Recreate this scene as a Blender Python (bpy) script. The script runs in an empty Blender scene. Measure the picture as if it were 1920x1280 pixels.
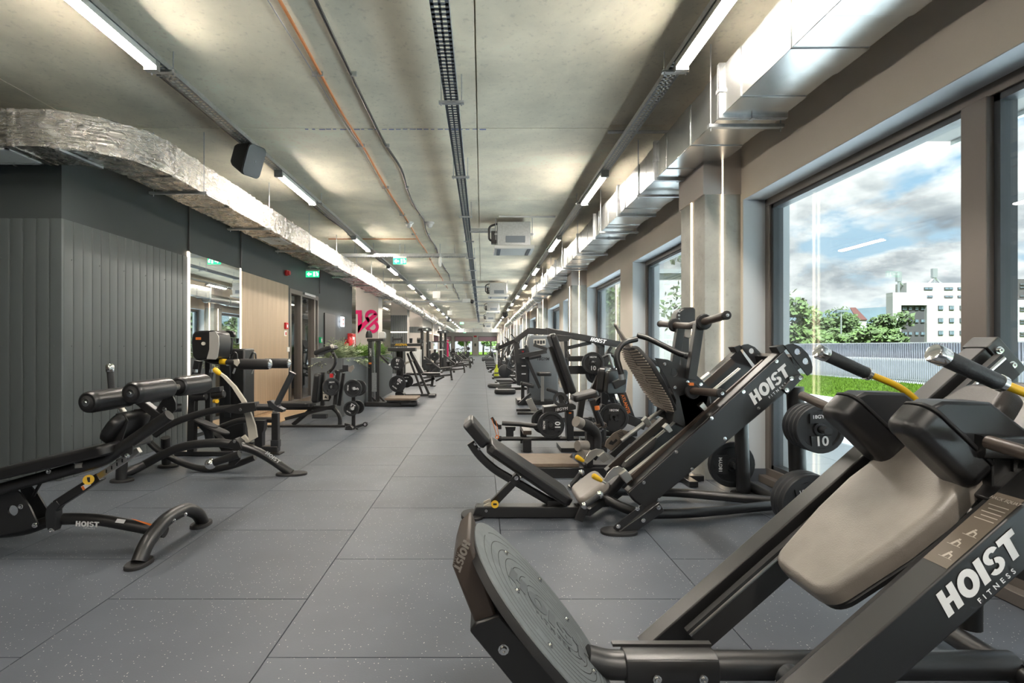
import bpy, bmesh, math, random
from mathutils import Vector as V, Matrix
RN = random.Random(11)
SC = bpy.context.scene
COL = SC.collection
# ------------------------------------------------------------------ camera, sky, sun, exposure
F, CX, CY, H = 994.0, 903.5, 650.0, 1.2626          # lens in pixels, vanishing point, eye height
cam = bpy.data.cameras.new('camera'); camo = bpy.data.objects.new('camera', cam); COL.objects.link(camo)
cam.sensor_width = 36.0; cam.lens = 36.0 * F / 1920.0
cam.shift_x = (960 - CX) / 1920.0; cam.shift_y = (CY - 640) / 1920.0
cam.clip_start = 0.05; cam.clip_end = 3000
camo.location = (0, 0, H); camo.rotation_euler = (math.pi / 2, 0, 0)
SC.camera = camo
SC.view_settings.view_transform = 'Standard'; SC.view_settings.look = 'None'
SC.view_settings.exposure = 1.13; SC.view_settings.gamma = 1.0; SC.view_settings.use_curve_mapping = False
LAMP = 100.0        # ceiling lamps
LED = 3.2          # light strips
SKY = 0.58
SUN = 12.5
SC.cycles.max_bounces = 10; SC.cycles.diffuse_bounces = 5; SC.cycles.glossy_bounces = 5
SC.cycles.transparent_max_bounces = 24; SC.cycles.sample_clamp_indirect = 6.0
SC.cycles.caustics_reflective = False; SC.cycles.caustics_refractive = False

world = bpy.data.worlds.new('sky'); SC.world = world; world.use_nodes = True
def build_sky(nt):
    N, L = nt.nodes, nt.links
    for n in list(N): N.remove(n)
    out = N.new('ShaderNodeOutputWorld'); bg = N.new('ShaderNodeBackground'); L.new(bg.outputs[0], out.inputs[0])
    bg.inputs[1].default_value = SKY
    tc = N.new('ShaderNodeTexCoord'); sep = N.new('ShaderNodeSeparateXYZ'); L.new(tc.outputs['Generated'], sep.inputs[0])
    def math_(op, a, b=None, c=None):
        m = N.new('ShaderNodeMath'); m.operation = op
        for i, v in enumerate((a, b, c)):
            if v is None: continue
            if isinstance(v, (int, float)): m.inputs[i].default_value = v
            else: L.new(v, m.inputs[i])
        return m.outputs[0]
    z = math_('MAXIMUM', sep.outputs[2], 0.0); zz = math_('ADD', z, 0.38)
    cx = math_('DIVIDE', sep.outputs[0], zz); cy = math_('DIVIDE', sep.outputs[1], zz)
    cmb = N.new('ShaderNodeCombineXYZ'); L.new(cx, cmb.inputs[0]); L.new(cy, cmb.inputs[1])
    def noise(scale, detail, rough, dist, off):
        mp = N.new('ShaderNodeMapping'); mp.inputs['Location'].default_value = off; L.new(cmb.outputs[0], mp.inputs[0])
        n = N.new('ShaderNodeTexNoise'); n.inputs['Scale'].default_value = scale; n.inputs['Detail'].default_value = detail
        n.inputs['Roughness'].default_value = rough; n.inputs['Distortion'].default_value = dist
        L.new(mp.outputs[0], n.inputs[0]); return n.outputs[0]
    def ramp(v, pts):
        r = N.new('ShaderNodeValToRGB'); e = r.color_ramp.elements
        while len(e) < len(pts): e.new(0.5)
        for i, (p, c) in enumerate(pts): e[i].position = p; e[i].color = (*c, 1)
        L.new(v, r.inputs[0]); return r.outputs[0]
    def mix(f, a, b):
        m = N.new('ShaderNodeMix'); m.data_type = 'RGBA'
        L.new(f, m.inputs[0]); L.new(a, m.inputs[6]); L.new(b, m.inputs[7]); return m.outputs[2]
    blue = ramp(z, [(0.0, (.66, .78, .86)), (0.22, (.42, .66, .88)), (0.7, (.16, .38, .72))])
    shape = noise(3.0, 9, .54, .15, (3.1, .4, 0))
    cover = ramp(shape, [(.375, (0, 0, 0)), (.455, (1, 1, 1))])
    shade = noise(4.4, 9, .56, .1, (3.25, .62, .4))
    cloud = ramp(shade, [(.32, (.34, .38, .43)), (.44, (.58, .62, .66)), (.53, (.92, .94, .96)), (.62, (1.25, 1.25, 1.25))])
    sky = mix(cover, blue, cloud)
    low = ramp(z, [(0.0, (1, 1, 1)), (.10, (0, 0, 0))])
    haze = N.new('ShaderNodeRGB'); haze.outputs[0].default_value = (.80, .85, .88, 1)
    hz = math_('MULTIPLY', low, .6)
    L.new(mix(hz, sky, haze.outputs[0]), bg.inputs[0])
build_sky(world.node_tree)
sun = bpy.data.lights.new('sun', 'SUN'); suno = bpy.data.objects.new('sun', sun); COL.objects.link(suno)
sun.energy = SUN; sun.angle = math.radians(6); sun.color = (.90, .96, 1)
suno.rotation_euler = V((.1, .55, -.82)).to_track_quat('-Z', 'Y').to_euler()     # from behind the viewer, along the facade

# ------------------------------------------------------------------ materials
def nodes(m):
    m.use_nodes = True; return m.node_tree.nodes, m.node_tree.links
def mat(name, col, rough=.5, metal=0., spec=.5, nscale=0, namt=0., bump=0., bscale=60, coat=0., rnd=0., stretch=None, ndet=5, bdist=.01):
    m = bpy.data.materials.new(name); N, L = nodes(m); p = N['Principled BSDF']
    p.inputs['Base Color'].default_value = (*col, 1); p.inputs['Roughness'].default_value = rough
    p.inputs['Metallic'].default_value = metal; p.inputs['Specular IOR Level'].default_value = spec
    p.inputs['Coat Weight'].default_value = coat
    m.diffuse_color = (*col, 1)
    tc = N.new('ShaderNodeTexCoord'); co = tc.outputs['Object']
    if stretch:
        mp = N.new('ShaderNodeMapping'); mp.inputs['Scale'].default_value = stretch; L.new(co, mp.inputs[0]); co = mp.outputs[0]
    src = None
    if namt:
        n = N.new('ShaderNodeTexNoise'); n.inputs['Scale'].default_value = nscale; n.inputs['Detail'].default_value = ndet; L.new(co, n.inputs[0])
        r = N.new('ShaderNodeMapRange'); r.inputs['From Min'].default_value = .25; r.inputs['From Max'].default_value = .75
        r.inputs['To Min'].default_value = 1 - namt; r.inputs['To Max'].default_value = 1 + namt; L.new(n.outputs[0], r.inputs[0]); src = r.outputs[0]
    if rnd:
        oi = N.new('ShaderNodeObjectInfo'); r2 = N.new('ShaderNodeMapRange'); r2.inputs['To Min'].default_value = 1 - rnd; r2.inputs['To Max'].default_value = 1 + rnd
        L.new(oi.outputs['Random'], r2.inputs[0])
        if src is None: src = r2.outputs[0]
        else:
            mm = N.new('ShaderNodeMath'); mm.operation = 'MULTIPLY'; L.new(src, mm.inputs[0]); L.new(r2.outputs[0], mm.inputs[1]); src = mm.outputs[0]
    if src is not None:
        vm = N.new('ShaderNodeVectorMath'); vm.operation = 'SCALE'; vm.inputs[0].default_value = col; L.new(src, vm.inputs['Scale']); L.new(vm.outputs[0], p.inputs['Base Color'])
    if bump:
        n = N.new('ShaderNodeTexNoise'); n.inputs['Scale'].default_value = bscale; n.inputs['Detail'].default_value = 3; L.new(co, n.inputs[0])
        b = N.new('ShaderNodeBump'); b.inputs['Strength'].default_value = bump; b.inputs['Distance'].default_value = bdist
        L.new(n.outputs[0], b.inputs['Height']); L.new(b.outputs[0], p.inputs['Normal'])
    return m
def emis(name, col, s):
    m = bpy.data.materials.new(name); N, L = nodes(m); p = N['Principled BSDF']; p.inputs['Base Color'].default_value = (*col, 1)
    p.inputs['Emission Color'].default_value = (*col, 1); p.inputs['Emission Strength'].default_value = s; return m
M = {}
M['black'] = mat('black_powder_coat', (.010, .010, .0105), .38, spec=.85, bump=.06, bscale=420, bdist=.002)
M['dkgrey'] = mat('dark_grey_metal', (.024, .026, .029), .4, spec=.5)
M['rubber'] = mat('black_rubber', (.018, .018, .019), .62)
M['plate'] = mat('weight_plate_rubber', (.022, .024, .027), .5, spec=.5)
M['vinyl'] = mat('black_vinyl', (.012, .012, .013), .36, spec=.7, bump=.10, bscale=160, bdist=.003)
M['tan_and_glare'] = mat('grained_vinyl_tan_and_glare', (.23, .205, .18), .40, spec=1., bump=.28, bscale=210, nscale=9, namt=.15, bdist=.003)  # black vinyl's lamp glare put into the base colour; also true tan parts
M['vinylbrown'] = mat('brown_black_vinyl', (.024, .020, .017), .45, spec=.5, bump=.2, bscale=200, bdist=.003)
M['greypad'] = mat('grey_rubber_tread', (.17, .19, .20), .6, bump=.1, bscale=120, nscale=18, namt=.12)
M['treadgrey'] = mat('grey_rubber_relief', (.12, .133, .143), .5)
M['brownbox'] = mat('dark_bronze_moulding', (.06, .045, .036), .40)
M['treadtan'] = mat('ribbed_rubber_tread', (.26, .22, .18), .6, bump=.2, bscale=160)
M['chrome'] = mat('chrome', (.78, .78, .78), .16, 1)
M['steel'] = mat('satin_stainless_steel', (.62, .60, .56), .33, 1)
M['ivory'] = mat('ivory_guard', (.62, .58, .50), .45)
M['yellow'] = mat('yellow_paint', (.86, .52, .02), .35, spec=.5)
M['orange'] = mat('orange_plastic', (.85, .22, .04), .5)
M['white'] = mat('white_print', (.93, .93, .93), .5)
M['grip'] = mat('rubber_grip', (.03, .033, .036), .5, bump=.35, bscale=90, bdist=.004)
M['concrete'] = mat('concrete_slab', (.90, .84, .67), .72, nscale=1.6, namt=.15, bump=.25, bscale=9, ndet=9, rnd=.04)
def mottle(m, lo=.72, sc=.55):
    """large cloudy staining of cast concrete"""
    N, L = m.node_tree.nodes, m.node_tree.links; p = N['Principled BSDF']; src = p.inputs['Base Color'].links[0].from_socket
    tc = N.new('ShaderNodeTexCoord'); n = N.new('ShaderNodeTexNoise'); n.inputs['Scale'].default_value = sc; n.inputs['Detail'].default_value = 8; n.inputs['Roughness'].default_value = .65; n.inputs['Distortion'].default_value = .6; L.new(tc.outputs['Object'], n.inputs[0])
    w = N.new('ShaderNodeTexNoise'); w.inputs['Scale'].default_value = 26; w.inputs['Detail'].default_value = 4; L.new(tc.outputs['Object'], w.inputs[0])
    r = N.new('ShaderNodeMapRange'); r.inputs['From Min'].default_value = .3; r.inputs['From Max'].default_value = .68; r.inputs['To Min'].default_value = lo; r.inputs['To Max'].default_value = 1.12; L.new(n.outputs[0], r.inputs[0])
    r2 = N.new('ShaderNodeMapRange'); r2.inputs['From Min'].default_value = .28; r2.inputs['From Max'].default_value = .42; r2.inputs['To Min'].default_value = .86; r2.inputs['To Max'].default_value = 1.; L.new(w.outputs[0], r2.inputs[0])
    mm = N.new('ShaderNodeMath'); mm.operation = 'MULTIPLY'; L.new(r.outputs[0], mm.inputs[0]); L.new(r2.outputs[0], mm.inputs[1])
    v = N.new('ShaderNodeVectorMath'); v.operation = 'SCALE'; L.new(src, v.inputs[0]); L.new(mm.outputs[0], v.inputs['Scale']); L.new(v.outputs[0], p.inputs['Base Color'])
mottle(M['concrete'], .84, .6)
M['silver'] = mat('silver_plastic', (.62, .60, .57), .3, .35)
M['conclight'] = mat('concrete_column', (.37, .37, .335), .78, nscale=3, namt=.16, bump=.3, bscale=16, ndet=9)
mottle(M['conclight'], .78, 1.6)
M['plaster'] = mat('warm_white_plaster', (.55, .50, .455), .8, nscale=2, namt=.04, bump=.06, bscale=80)
M['reveal'] = mat('white_reveal', (.58, .61, .63), .7, bump=.04, bscale=80)
M['darkwall'] = mat('dark_wall', (.10, .10, .10), .8)
M['rwall'] = mat('greige_wall_paint', (.64, .59, .51), .8, nscale=1.3, namt=.05, bump=.05, bscale=90)
M['anth'] = mat('anthracite_wall_paint', (.055, .066, .068), .62, nscale=1.2, namt=.08)
M['anthpanel'] = mat('anthracite_panel', (.095, .110, .112), .40, rnd=.06, nscale=2, namt=.05)
M['bronze'] = mat('window_frame_bronze', (.175, .155, .14), .45, metal=.3)
M['bluegrey'] = mat('window_gasket_grey', (.065, .073, .082), .4, metal=.3)
M['skirt'] = mat('grey_skirting', (.10, .115, .135), .5)
M['wood'] = mat('pale_oak_panel', (.50, .38, .26), .45, nscale=2.2, namt=.14, stretch=(7, 7, .5), rnd=.05, ndet=8)
M['woodfloor'] = mat('oak_floor', (.5, .36, .22), .4, nscale=2, namt=.2, stretch=(1, 6, 1))
M['mirror'] = mat('mirror_glass', (.86, .89, .88), .015, 1)
M['galv'] = mat('galvanised_sheet', (.62, .63, .62), .27, .95, nscale=5, namt=.10, bump=.05, bscale=5)
M['galvdull'] = mat('galvanised_steel', (.50, .52, .53), .4, .9, nscale=30, namt=.12)
M['tray'] = mat('galvanised_tray_grey', (.22, .25, .285), .5, .6)
M['copper'] = mat('orange_conduit', (.60, .23, .08), .5)
M['red'] = mat('red_plastic', (.62, .025, .03), .4)
M['magenta'] = mat('magenta_print', (.75, .008, .14), .55)
M['green'] = mat('green_sign', (.01, .42, .16), .5)
M['acwhite'] = mat('white_ac_plastic', (.70, .70, .67), .45)
M['planter'] = mat('grey_planter', (.135, .15, .16), .55)
M['leaf'] = mat('houseplant_leaf', (.17, .30, .06), .5, rnd=.3)
M['leafpale'] = mat('pale_leaf', (.34, .40, .25), .5, rnd=.3)
M['soil'] = mat('soil', (.03, .02, .015), .9)
M['brown'] = mat('brown_rubber_deck', (.20, .15, .11), .55, bump=.4, bscale=240, nscale=14, namt=.15)
M['card'] = mat('instruction_card', (.17, .14, .11), .45)
M['cardtext'] = mat('instruction_card_print', (.60, .55, .48), .5)
M['greyside'] = mat('grey_machine_shroud', (.15, .165, .175), .5)
M['lamp'] = emis('lamp_diffuser', (1, .91, .80), LAMP)
M['led'] = emis('led_strip', (1, .80, .58), LED)
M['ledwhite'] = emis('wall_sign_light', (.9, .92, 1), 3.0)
M['exitlit'] = emis('lit_green_sign', (.02, .55, .22), .8)
M['exitwhite'] = emis('lit_sign_white', (.95, 1, .95), 1.0)
# foil: wrinkled aluminium
def foil():
    m = mat('crinkled_foil', (.60, .575, .53), .3, 1); N, L = m.node_tree.nodes, m.node_tree.links; p = N['Principled BSDF']
    tc = N.new('ShaderNodeTexCoord')
    def nz(sc, scale, det, dist):
        mp = N.new('ShaderNodeMapping'); mp.inputs['Scale'].default_value = sc; L.new(tc.outputs['Object'], mp.inputs[0])
        n = N.new('ShaderNodeTexNoise'); n.inputs['Scale'].default_value = scale; n.inputs['Detail'].default_value = det; n.inputs['Roughness'].default_value = .65; n.inputs['Distortion'].default_value = dist; L.new(mp.outputs[0], n.inputs[0]); return n.outputs[0]
    lines = nz((1, 1, 8), 6, 5, .8); cr = nz((1, 1, 1.8), 9, 4, .6)
    ad = N.new('ShaderNodeMath'); ad.operation = 'ADD'; L.new(lines, ad.inputs[0]); L.new(cr, ad.inputs[1])
    b = N.new('ShaderNodeBump'); b.inputs['Strength'].default_value = 1.; b.inputs['Distance'].default_value = .022; L.new(ad.outputs[0], b.inputs['Height']); L.new(b.outputs[0], p.inputs['Normal'])
    r = N.new('ShaderNodeMapRange'); r.inputs['From Min'].default_value = .35; r.inputs['From Max'].default_value = .65; r.inputs['To Min'].default_value = .16; r.inputs['To Max'].default_value = .34; L.new(cr, r.inputs[0]); L.new(r.outputs[0], p.inputs['Roughness'])
    return m
M['foil'] = foil()
def speckle_floor():
    m = mat('speckled_rubber_tile', (.112, .127, .152), .48, spec=.45); N, L = m.node_tree.nodes, m.node_tree.links; p = N['Principled BSDF']
    tc = N.new('ShaderNodeTexCoord'); oi = N.new('ShaderNodeObjectInfo')
    ad = N.new('ShaderNodeVectorMath'); ad.operation = 'ADD'; L.new(tc.outputs['Object'], ad.inputs[0]); L.new(oi.outputs['Location'], ad.inputs[1])
    n = N.new('ShaderNodeTexNoise'); n.inputs['Scale'].default_value = 1.7; n.inputs['Detail'].default_value = 6; L.new(ad.outputs[0], n.inputs[0])
    r = N.new('ShaderNodeMapRange'); r.inputs['From Min'].default_value = .3; r.inputs['From Max'].default_value = .7; r.inputs['To Min'].default_value = .86; r.inputs['To Max'].default_value = 1.12; L.new(n.outputs[0], r.inputs[0])
    r2 = N.new('ShaderNodeMapRange'); r2.inputs['To Min'].default_value = .92; r2.inputs['To Max'].default_value = 1.08; L.new(oi.outputs['Random'], r2.inputs[0])
    mm = N.new('ShaderNodeMath'); mm.operation = 'MULTIPLY'; L.new(r.outputs[0], mm.inputs[0]); L.new(r2.outputs[0], mm.inputs[1])
    base = N.new('ShaderNodeVectorMath'); base.operation = 'SCALE'; base.inputs[0].default_value = (.097, .111, .134); L.new(mm.outputs[0], base.inputs['Scale'])
    v = N.new('ShaderNodeTexVoronoi'); v.inputs['Scale'].default_value = 72; L.new(ad.outputs[0], v.inputs[0])
    lt = N.new('ShaderNodeMath'); lt.operation = 'LESS_THAN'; lt.inputs[1].default_value = .15; L.new(v.outputs['Distance'], lt.inputs[0])
    n2 = N.new('ShaderNodeTexNoise'); n2.inputs['Scale'].default_value = 5; L.new(ad.outputs[0], n2.inputs[0])
    sp = N.new('ShaderNodeSeparateColor'); L.new(v.outputs['Color'], sp.inputs[0])
    th = N.new('ShaderNodeMath'); th.operation = 'MULTIPLY'; th.inputs[1].default_value = .60; L.new(n2.outputs[0], th.inputs[0])
    pick = N.new('ShaderNodeMath'); pick.operation = 'LESS_THAN'; L.new(sp.outputs[0], pick.inputs[0]); L.new(th.outputs[0], pick.inputs[1])
    ml = N.new('ShaderNodeMath'); ml.operation = 'MULTIPLY'; L.new(lt.outputs[0], ml.inputs[0]); L.new(pick.outputs[0], ml.inputs[1])
    mx = N.new('ShaderNodeMix'); mx.data_type = 'RGBA'; L.new(ml.outputs[0], mx.inputs[0]); L.new(base.outputs[0], mx.inputs[6]); mx.inputs[7].default_value = (.62, .61, .57, 1)
    L.new(mx.outputs[2], p.inputs['Base Color'])
    b = N.new('ShaderNodeBump'); b.inputs['Strength'].default_value = .12; b.inputs['Distance'].default_value = .003; n3 = N.new('ShaderNodeTexNoise'); n3.inputs['Scale'].default_value = 130; L.new(ad.outputs[0], n3.inputs[0]); L.new(n3.outputs[0], b.inputs['Height']); L.new(b.outputs[0], p.inputs['Normal'])
    return m
M['tile'] = speckle_floor()
def glass(name, tint):
    m = bpy.data.materials.new(name); N, L = nodes(m); N.remove(N['Principled BSDF']); o = N['Material Output']
    t = N.new('ShaderNodeBsdfTransparent'); t.inputs[0].default_value = (*tint, 1); g = N.new('ShaderNodeBsdfGlossy'); g.inputs['Roughness'].default_value = 0
    w = N.new('ShaderNodeLayerWeight'); w.inputs[0].default_value = .5; x = N.new('ShaderNodeMixShader')
    pw = N.new('ShaderNodeMath'); pw.operation = 'POWER'; pw.inputs[1].default_value = 5; L.new(w.outputs['Facing'], pw.inputs[0])
    f = N.new('ShaderNodeMath'); f.operation = 'MULTIPLY_ADD'; f.inputs[1].default_value = .9; f.inputs[2].default_value = .035; L.new(pw.outputs[0], f.inputs[0])
    L.new(f.outputs[0], x.inputs[0]); L.new(t.outputs[0], x.inputs[1]); L.new(g.outputs[0], x.inputs[2]); L.new(x.outputs[0], o.inputs[0]); return m
M['glass'] = glass('window_glass', (.97, .985, .98)); M['glassdark'] = glass('tinted_glass', (.45, .45, .44))
# outside
M['terrace'] = mat('pale_terrace_paving', (.76, .82, .87), .7, nscale=3, namt=.05, rnd=.04)
M['grass'] = mat('grass_turf', (.062, .112, .010), .9, spec=.08, nscale=5, namt=.35, bump=.8, bscale=40, bdist=.05, ndet=9)
M['slat'] = mat('pale_metal_slats', (.30, .30, .33), .5)
M['fencewall'] = mat('grey_corrugated_sheet', (.25, .25, .28), .5)
M['bwhite'] = mat('white_render', (.3, .295, .285), .8)
M['bgrey'] = mat('grey_render', (.04, .038, .038), .8)
M['bglass'] = mat('far_window_glass', (.10, .14, .16), .15)
M['treeleaf'] = mat('tree_leaf', (.05, .085, .018), .7, rnd=.25, nscale=1.2, namt=.5)
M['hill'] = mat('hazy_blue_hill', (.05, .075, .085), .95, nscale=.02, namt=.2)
M['roofred'] = mat('red_roof', (.065, .02, .014), .8)
M['trunk'] = mat('bark', (.06, .05, .04), .9)
M['curtain'] = mat('rose_blind', (.52, .30, .34), .7)

# ------------------------------------------------------------------ mesh building
def I(px, py, Y):
    """a point at depth Y along the hall"""
    return V(((px - CX) * Y / F, Y, H - (py - CY) * Y / F))
def G(px, py):
    return I(px, py, F * H / (py - CY))
def frame_of(d, up=None):
    d = d.normalized(); up = V(up) if up else (V((0, 0, 1)) if abs(d.z) < .95 else V((0, 1, 0)))
    s = d.cross(up)
    if s.length < 1e-6: s = d.cross(V((1, 0, 0)))
    s.normalize(); u = s.cross(d).normalized(); return d, s, u
def fillet(pts, r=.05, n=4):
    """round the corners of a polyline"""
    pts = [V(p) for p in pts]; out = [pts[0]]
    for i in range(1, len(pts) - 1):
        a, b, c = pts[i - 1], pts[i], pts[i + 1]; d1 = (a - b); d2 = (c - b)
        k = min(r, d1.length * .48, d2.length * .48); p = b + d1.normalized() * k; q = b + d2.normalized() * k
        for j in range(n + 1):
            t = j / n; out.append(p * (1 - t) ** 2 + b * 2 * t * (1 - t) + q * t * t)
    out.append(pts[-1]); return out
def spline(pts, n=6):
    pts = [V(p) for p in pts]; P = [pts[0] * 2 - pts[1]] + pts + [pts[-1] * 2 - pts[-2]]; out = []
    for i in range(1, len(P) - 2):
        a, b, c, d = P[i - 1:i + 3]
        for j in range(n):
            t = j / n
            out.append(.5 * ((2 * b) + (c - a) * t + (2 * a - 5 * b + 4 * c - d) * t * t + (3 * b - a - 3 * c + d) * t ** 3))
    out.append(pts[-1]); return out
def rrect(w, h, r, n=4):
    o = []
    for cx, cy, a0 in ((w / 2 - r, h / 2 - r, 0), (-w / 2 + r, h / 2 - r, 90), (-w / 2 + r, -h / 2 + r, 180), (w / 2 - r, -h / 2 + r, 270)):
        for i in range(n + 1):
            a = math.radians(a0 + 90 * i / n); o.append((cx + r * math.cos(a), cy + r * math.sin(a)))
    return o
def fil2(pts, rad, n=5):
    out = []; m = len(pts)
    for i in range(m):
        a, b, c = [V((*pts[(i + k) % m], 0)) for k in (-1, 0, 1)]; d1, d2 = (a - b), (c - b); ang = d1.angle(d2); k = min(rad / max(math.tan(ang / 2), .05), d1.length * .48, d2.length * .48)
        p, q = b + d1.normalized() * k, b + d2.normalized() * k
        for j in range(n + 1):
            t = j / n; v = p * (1 - t) ** 2 + b * 2 * t * (1 - t) + q * t * t; out.append((v.x, v.y))
    return out
def superell(w, h, e=2.5, n=40):
    o = []
    for i in range(n):
        a = 2 * math.pi * i / n; c, s = math.cos(a), math.sin(a)
        o.append((w / 2 * math.copysign(abs(c) ** (2 / e), c), h / 2 * math.copysign(abs(s) ** (2 / e), s)))
    return o
from mathutils.geometry import tessellate_polygon
def circ(c, r, n=16): return [(c[0] + r * math.cos(2 * math.pi * i / n), c[1] + r * math.sin(2 * math.pi * i / n)) for i in range(n)]
class MB:
    def __init__(s): s.b = bmesh.new()
    def ring(s, pts): return [s.b.verts.new(p) for p in pts]
    def loft(s, rings, caps=True, close=True):
        n = len(rings[0])
        for a, b in zip(rings, rings[1:]):
            for i in range(n if close else n - 1):
                j = (i + 1) % n
                try: s.b.faces.new((a[i], a[j], b[j], b[i]))
                except ValueError: pass
        if caps:
            s.b.faces.new(list(reversed(rings[0]))); s.b.faces.new(rings[-1])
    def box(s, lo, hi):
        x0, y0, z0 = lo; x1, y1, z1 = hi
        a = s.ring([(x0, y0, z0), (x1, y0, z0), (x1, y1, z0), (x0, y1, z0)]); b = s.ring([(x0, y0, z1), (x1, y0, z1), (x1, y1, z1), (x0, y1, z1)])
        s.loft([a, b]); return s
    def cbox(s, c, size):
        c = V(c); h = V(size) / 2; return s.box(c - h, c + h)
    def prism(s, pts, vec):
        pts = [V(p) for p in pts]; vec = V(vec)
        s.loft([s.ring(pts), s.ring([p + vec for p in pts])]); return s
    def pim(s, px, Y, t):
        """plate parallel to the picture's depth plane: outline at depth Y, thickness t away along the hall"""
        return s.prism([I(x, y, Y) for x, y in px], (0, t, 0))
    def holed(s, px, holes, Y, t):
        """like pim, with holes cut through"""
        loops = [[I(x, y, Y) for x, y in lp] for lp in [px] + holes]; flat = [p for lp in loops for p in lp]
        tris = tessellate_polygon([[V((p.x, p.z, 0)) for p in lp] for lp in loops])
        f = s.ring(flat); k = s.ring([p + V((0, t, 0)) for p in flat])
        for a, b, c in tris:
            for q in ((f[a], f[b], f[c]), (k[c], k[b], k[a])):
                try: s.b.faces.new(q)
                except ValueError: pass
        o = 0
        for lp in loops:
            n = len(lp)
            for i in range(n): s.b.faces.new((f[o + i], f[o + (i + 1) % n], k[o + (i + 1) % n], k[o + i]))
            o += n
        return s
    def bar(s, p, q, w, h, up=None):
        p, q = V(p), V(q); d, a, u = frame_of(q - p, up)
        o = [(-w / 2, -h / 2), (w / 2, -h / 2), (w / 2, h / 2), (-w / 2, h / 2)]
        s.loft([s.ring([c + a * x + u * y for x, y in o]) for c in (p, q)]); return s
    def cyl(s, p, q, r, n=14, r2=None):
        return s.lathe(p, q, [(0, r), (1, r if r2 is None else r2)], n)
    def lathe(s, p, q, prof, n=18):
        p, q = V(p), V(q); d, a, u = frame_of(q - p); Lg = (q - p).length; rings = []
        for t, r in prof:
            c = p + d * (t * Lg); r = max(r, 1e-4)
            rings.append(s.ring([c + a * (r * math.cos(2 * math.pi * i / n)) + u * (r * math.sin(2 * math.pi * i / n)) for i in range(n)]))
        s.loft(rings); return s
    def ringdisc(s, p, q, prof, n=24):
        """closed ring: profile (t, r) loops round, no caps"""
        p, q = V(p), V(q); d, a, u = frame_of(q - p); Lg = (q - p).length; rings = []
        for t, r in list(prof) + [prof[0]]:
            c = p + d * (t * Lg); rings.append((c, r))
        vs = [s.ring([c + a * (r * math.cos(2 * math.pi * i / n)) + u * (r * math.sin(2 * math.pi * i / n)) for i in range(n)]) for c, r in rings[:-1]]
        s.loft(vs + [vs[0]], caps=False); return s
    def tube(s, pts, r, n=10, sq=None, up=None):
        """tube along a polyline; sq=(w,h) makes it rectangular"""
        pts = [V(p) for p in pts]; rings = []; pu = None
        for i, p in enumerate(pts):
            d = (pts[min(i + 1, len(pts) - 1)] - pts[max(i - 1, 0)])
            if pu is None: d, a, u = frame_of(d, up)
            else:
                d = d.normalized(); a = d.cross(pu).normalized(); u = a.cross(d).normalized()
            pu = u
            if sq: rings.append(s.ring([p + a * x + u * y for x, y in rrect(sq[0], sq[1], min(sq) * .3, 2)]))
            else: rings.append(s.ring([p + a * (r * math.cos(2 * math.pi * k / n)) + u * (r * math.sin(2 * math.pi * k / n)) for k in range(n)]))
        s.loft(rings); return s
    def pad(s, out, o, a, b, t, r=.02, seg=3, back=True):
        """cushion: 2-D outline in the frame (o; a, b), thickness t towards a x b, edge radius r"""
        o, a, b = V(o), V(a).normalized(), V(b).normalized(); nn = a.cross(b).normalized(); n = len(out)
        nor = []
        for i in range(n):
            x0, y0 = out[i - 1]; x1, y1 = out[(i + 1) % n]; dx, dy = x1 - x0, y1 - y0; l = math.hypot(dx, dy) or 1; nor.append((dy / l, -dx / l))
        def rg(ins, z): return s.ring([o + a * (x - nx * ins) + b * (y - ny * ins) + nn * z for (x, y), (nx, ny) in zip(out, nor)])
        rs = [rg(r * .5, 0), rg(0, r * .5)] if back else [rg(0, 0)]
        for k in range(seg + 1):
            an = math.pi / 2 * k / seg; rs.append(rg(r * (1 - math.cos(an)), t - r + r * math.sin(an)))
        s.loft(rs); return s
    def ball(s, c, r, n=10, sc=(1, 1, 1)):
        m = Matrix.Translation(V(c)) @ Matrix.Diagonal((*sc, 1)); bmesh.ops.create_uvsphere(s.b, u_segments=n + 4, v_segments=n, radius=r, matrix=m); return s
    def mesh(s, name, mt, off=(0, 0, 0), ang=38):
        me = bpy.data.meshes.new(name); bmesh.ops.translate(s.b, verts=s.b.verts, vec=-V(off))
        bmesh.ops.recalc_face_normals(s.b, faces=s.b.faces); s.b.to_mesh(me); s.b.free()
        for p in me.polygons: p.use_smooth = True
        me.set_sharp_from_angle(angle=math.radians(ang)); me.materials.append(mt); return me
CUR = [None]
def origin(o):
    l = V((0, 0, 0))
    while o is not None: l += V(o.location); o = o.parent
    return l
def link(name, me, parent=None, loc=(0, 0, 0)):
    o = bpy.data.objects.new(name, me); COL.objects.link(o); o.location = loc
    if parent is not None: o.parent = parent
    return o
def put(mb, name, mt, parent=0, bev=0., label=None, kind=None):
    """link a built mesh as a part of the current thing (or of a given parent)"""
    par = CUR[0] if parent == 0 else parent
    off = origin(par) if par is not None else V((0, 0, 0))
    o = link(name, mb.mesh(name, M[mt] if isinstance(mt, str) else mt, off), par)
    if bev:
        md = o.modifiers.new('edge', 'BEVEL'); md.width = bev; md.segments = 2; md.limit_method = 'ANGLE'; md.angle_limit = math.radians(38)
    if mt in ('vinyl', 'tan_and_glare', 'vinylbrown'): wn = o.modifiers.new('normals', 'WEIGHTED_NORMAL'); wn.keep_sharp = True; wn.weight = 80
    if label: o['label'] = label
    if kind: o['kind'] = kind
    return o
def tag(o, label, cat, group=None, kind=None):
    if label: o['label'] = label
    if cat: o['category'] = cat
    if group: o['group'] = group
    if kind: o['kind'] = kind
    return o
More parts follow.
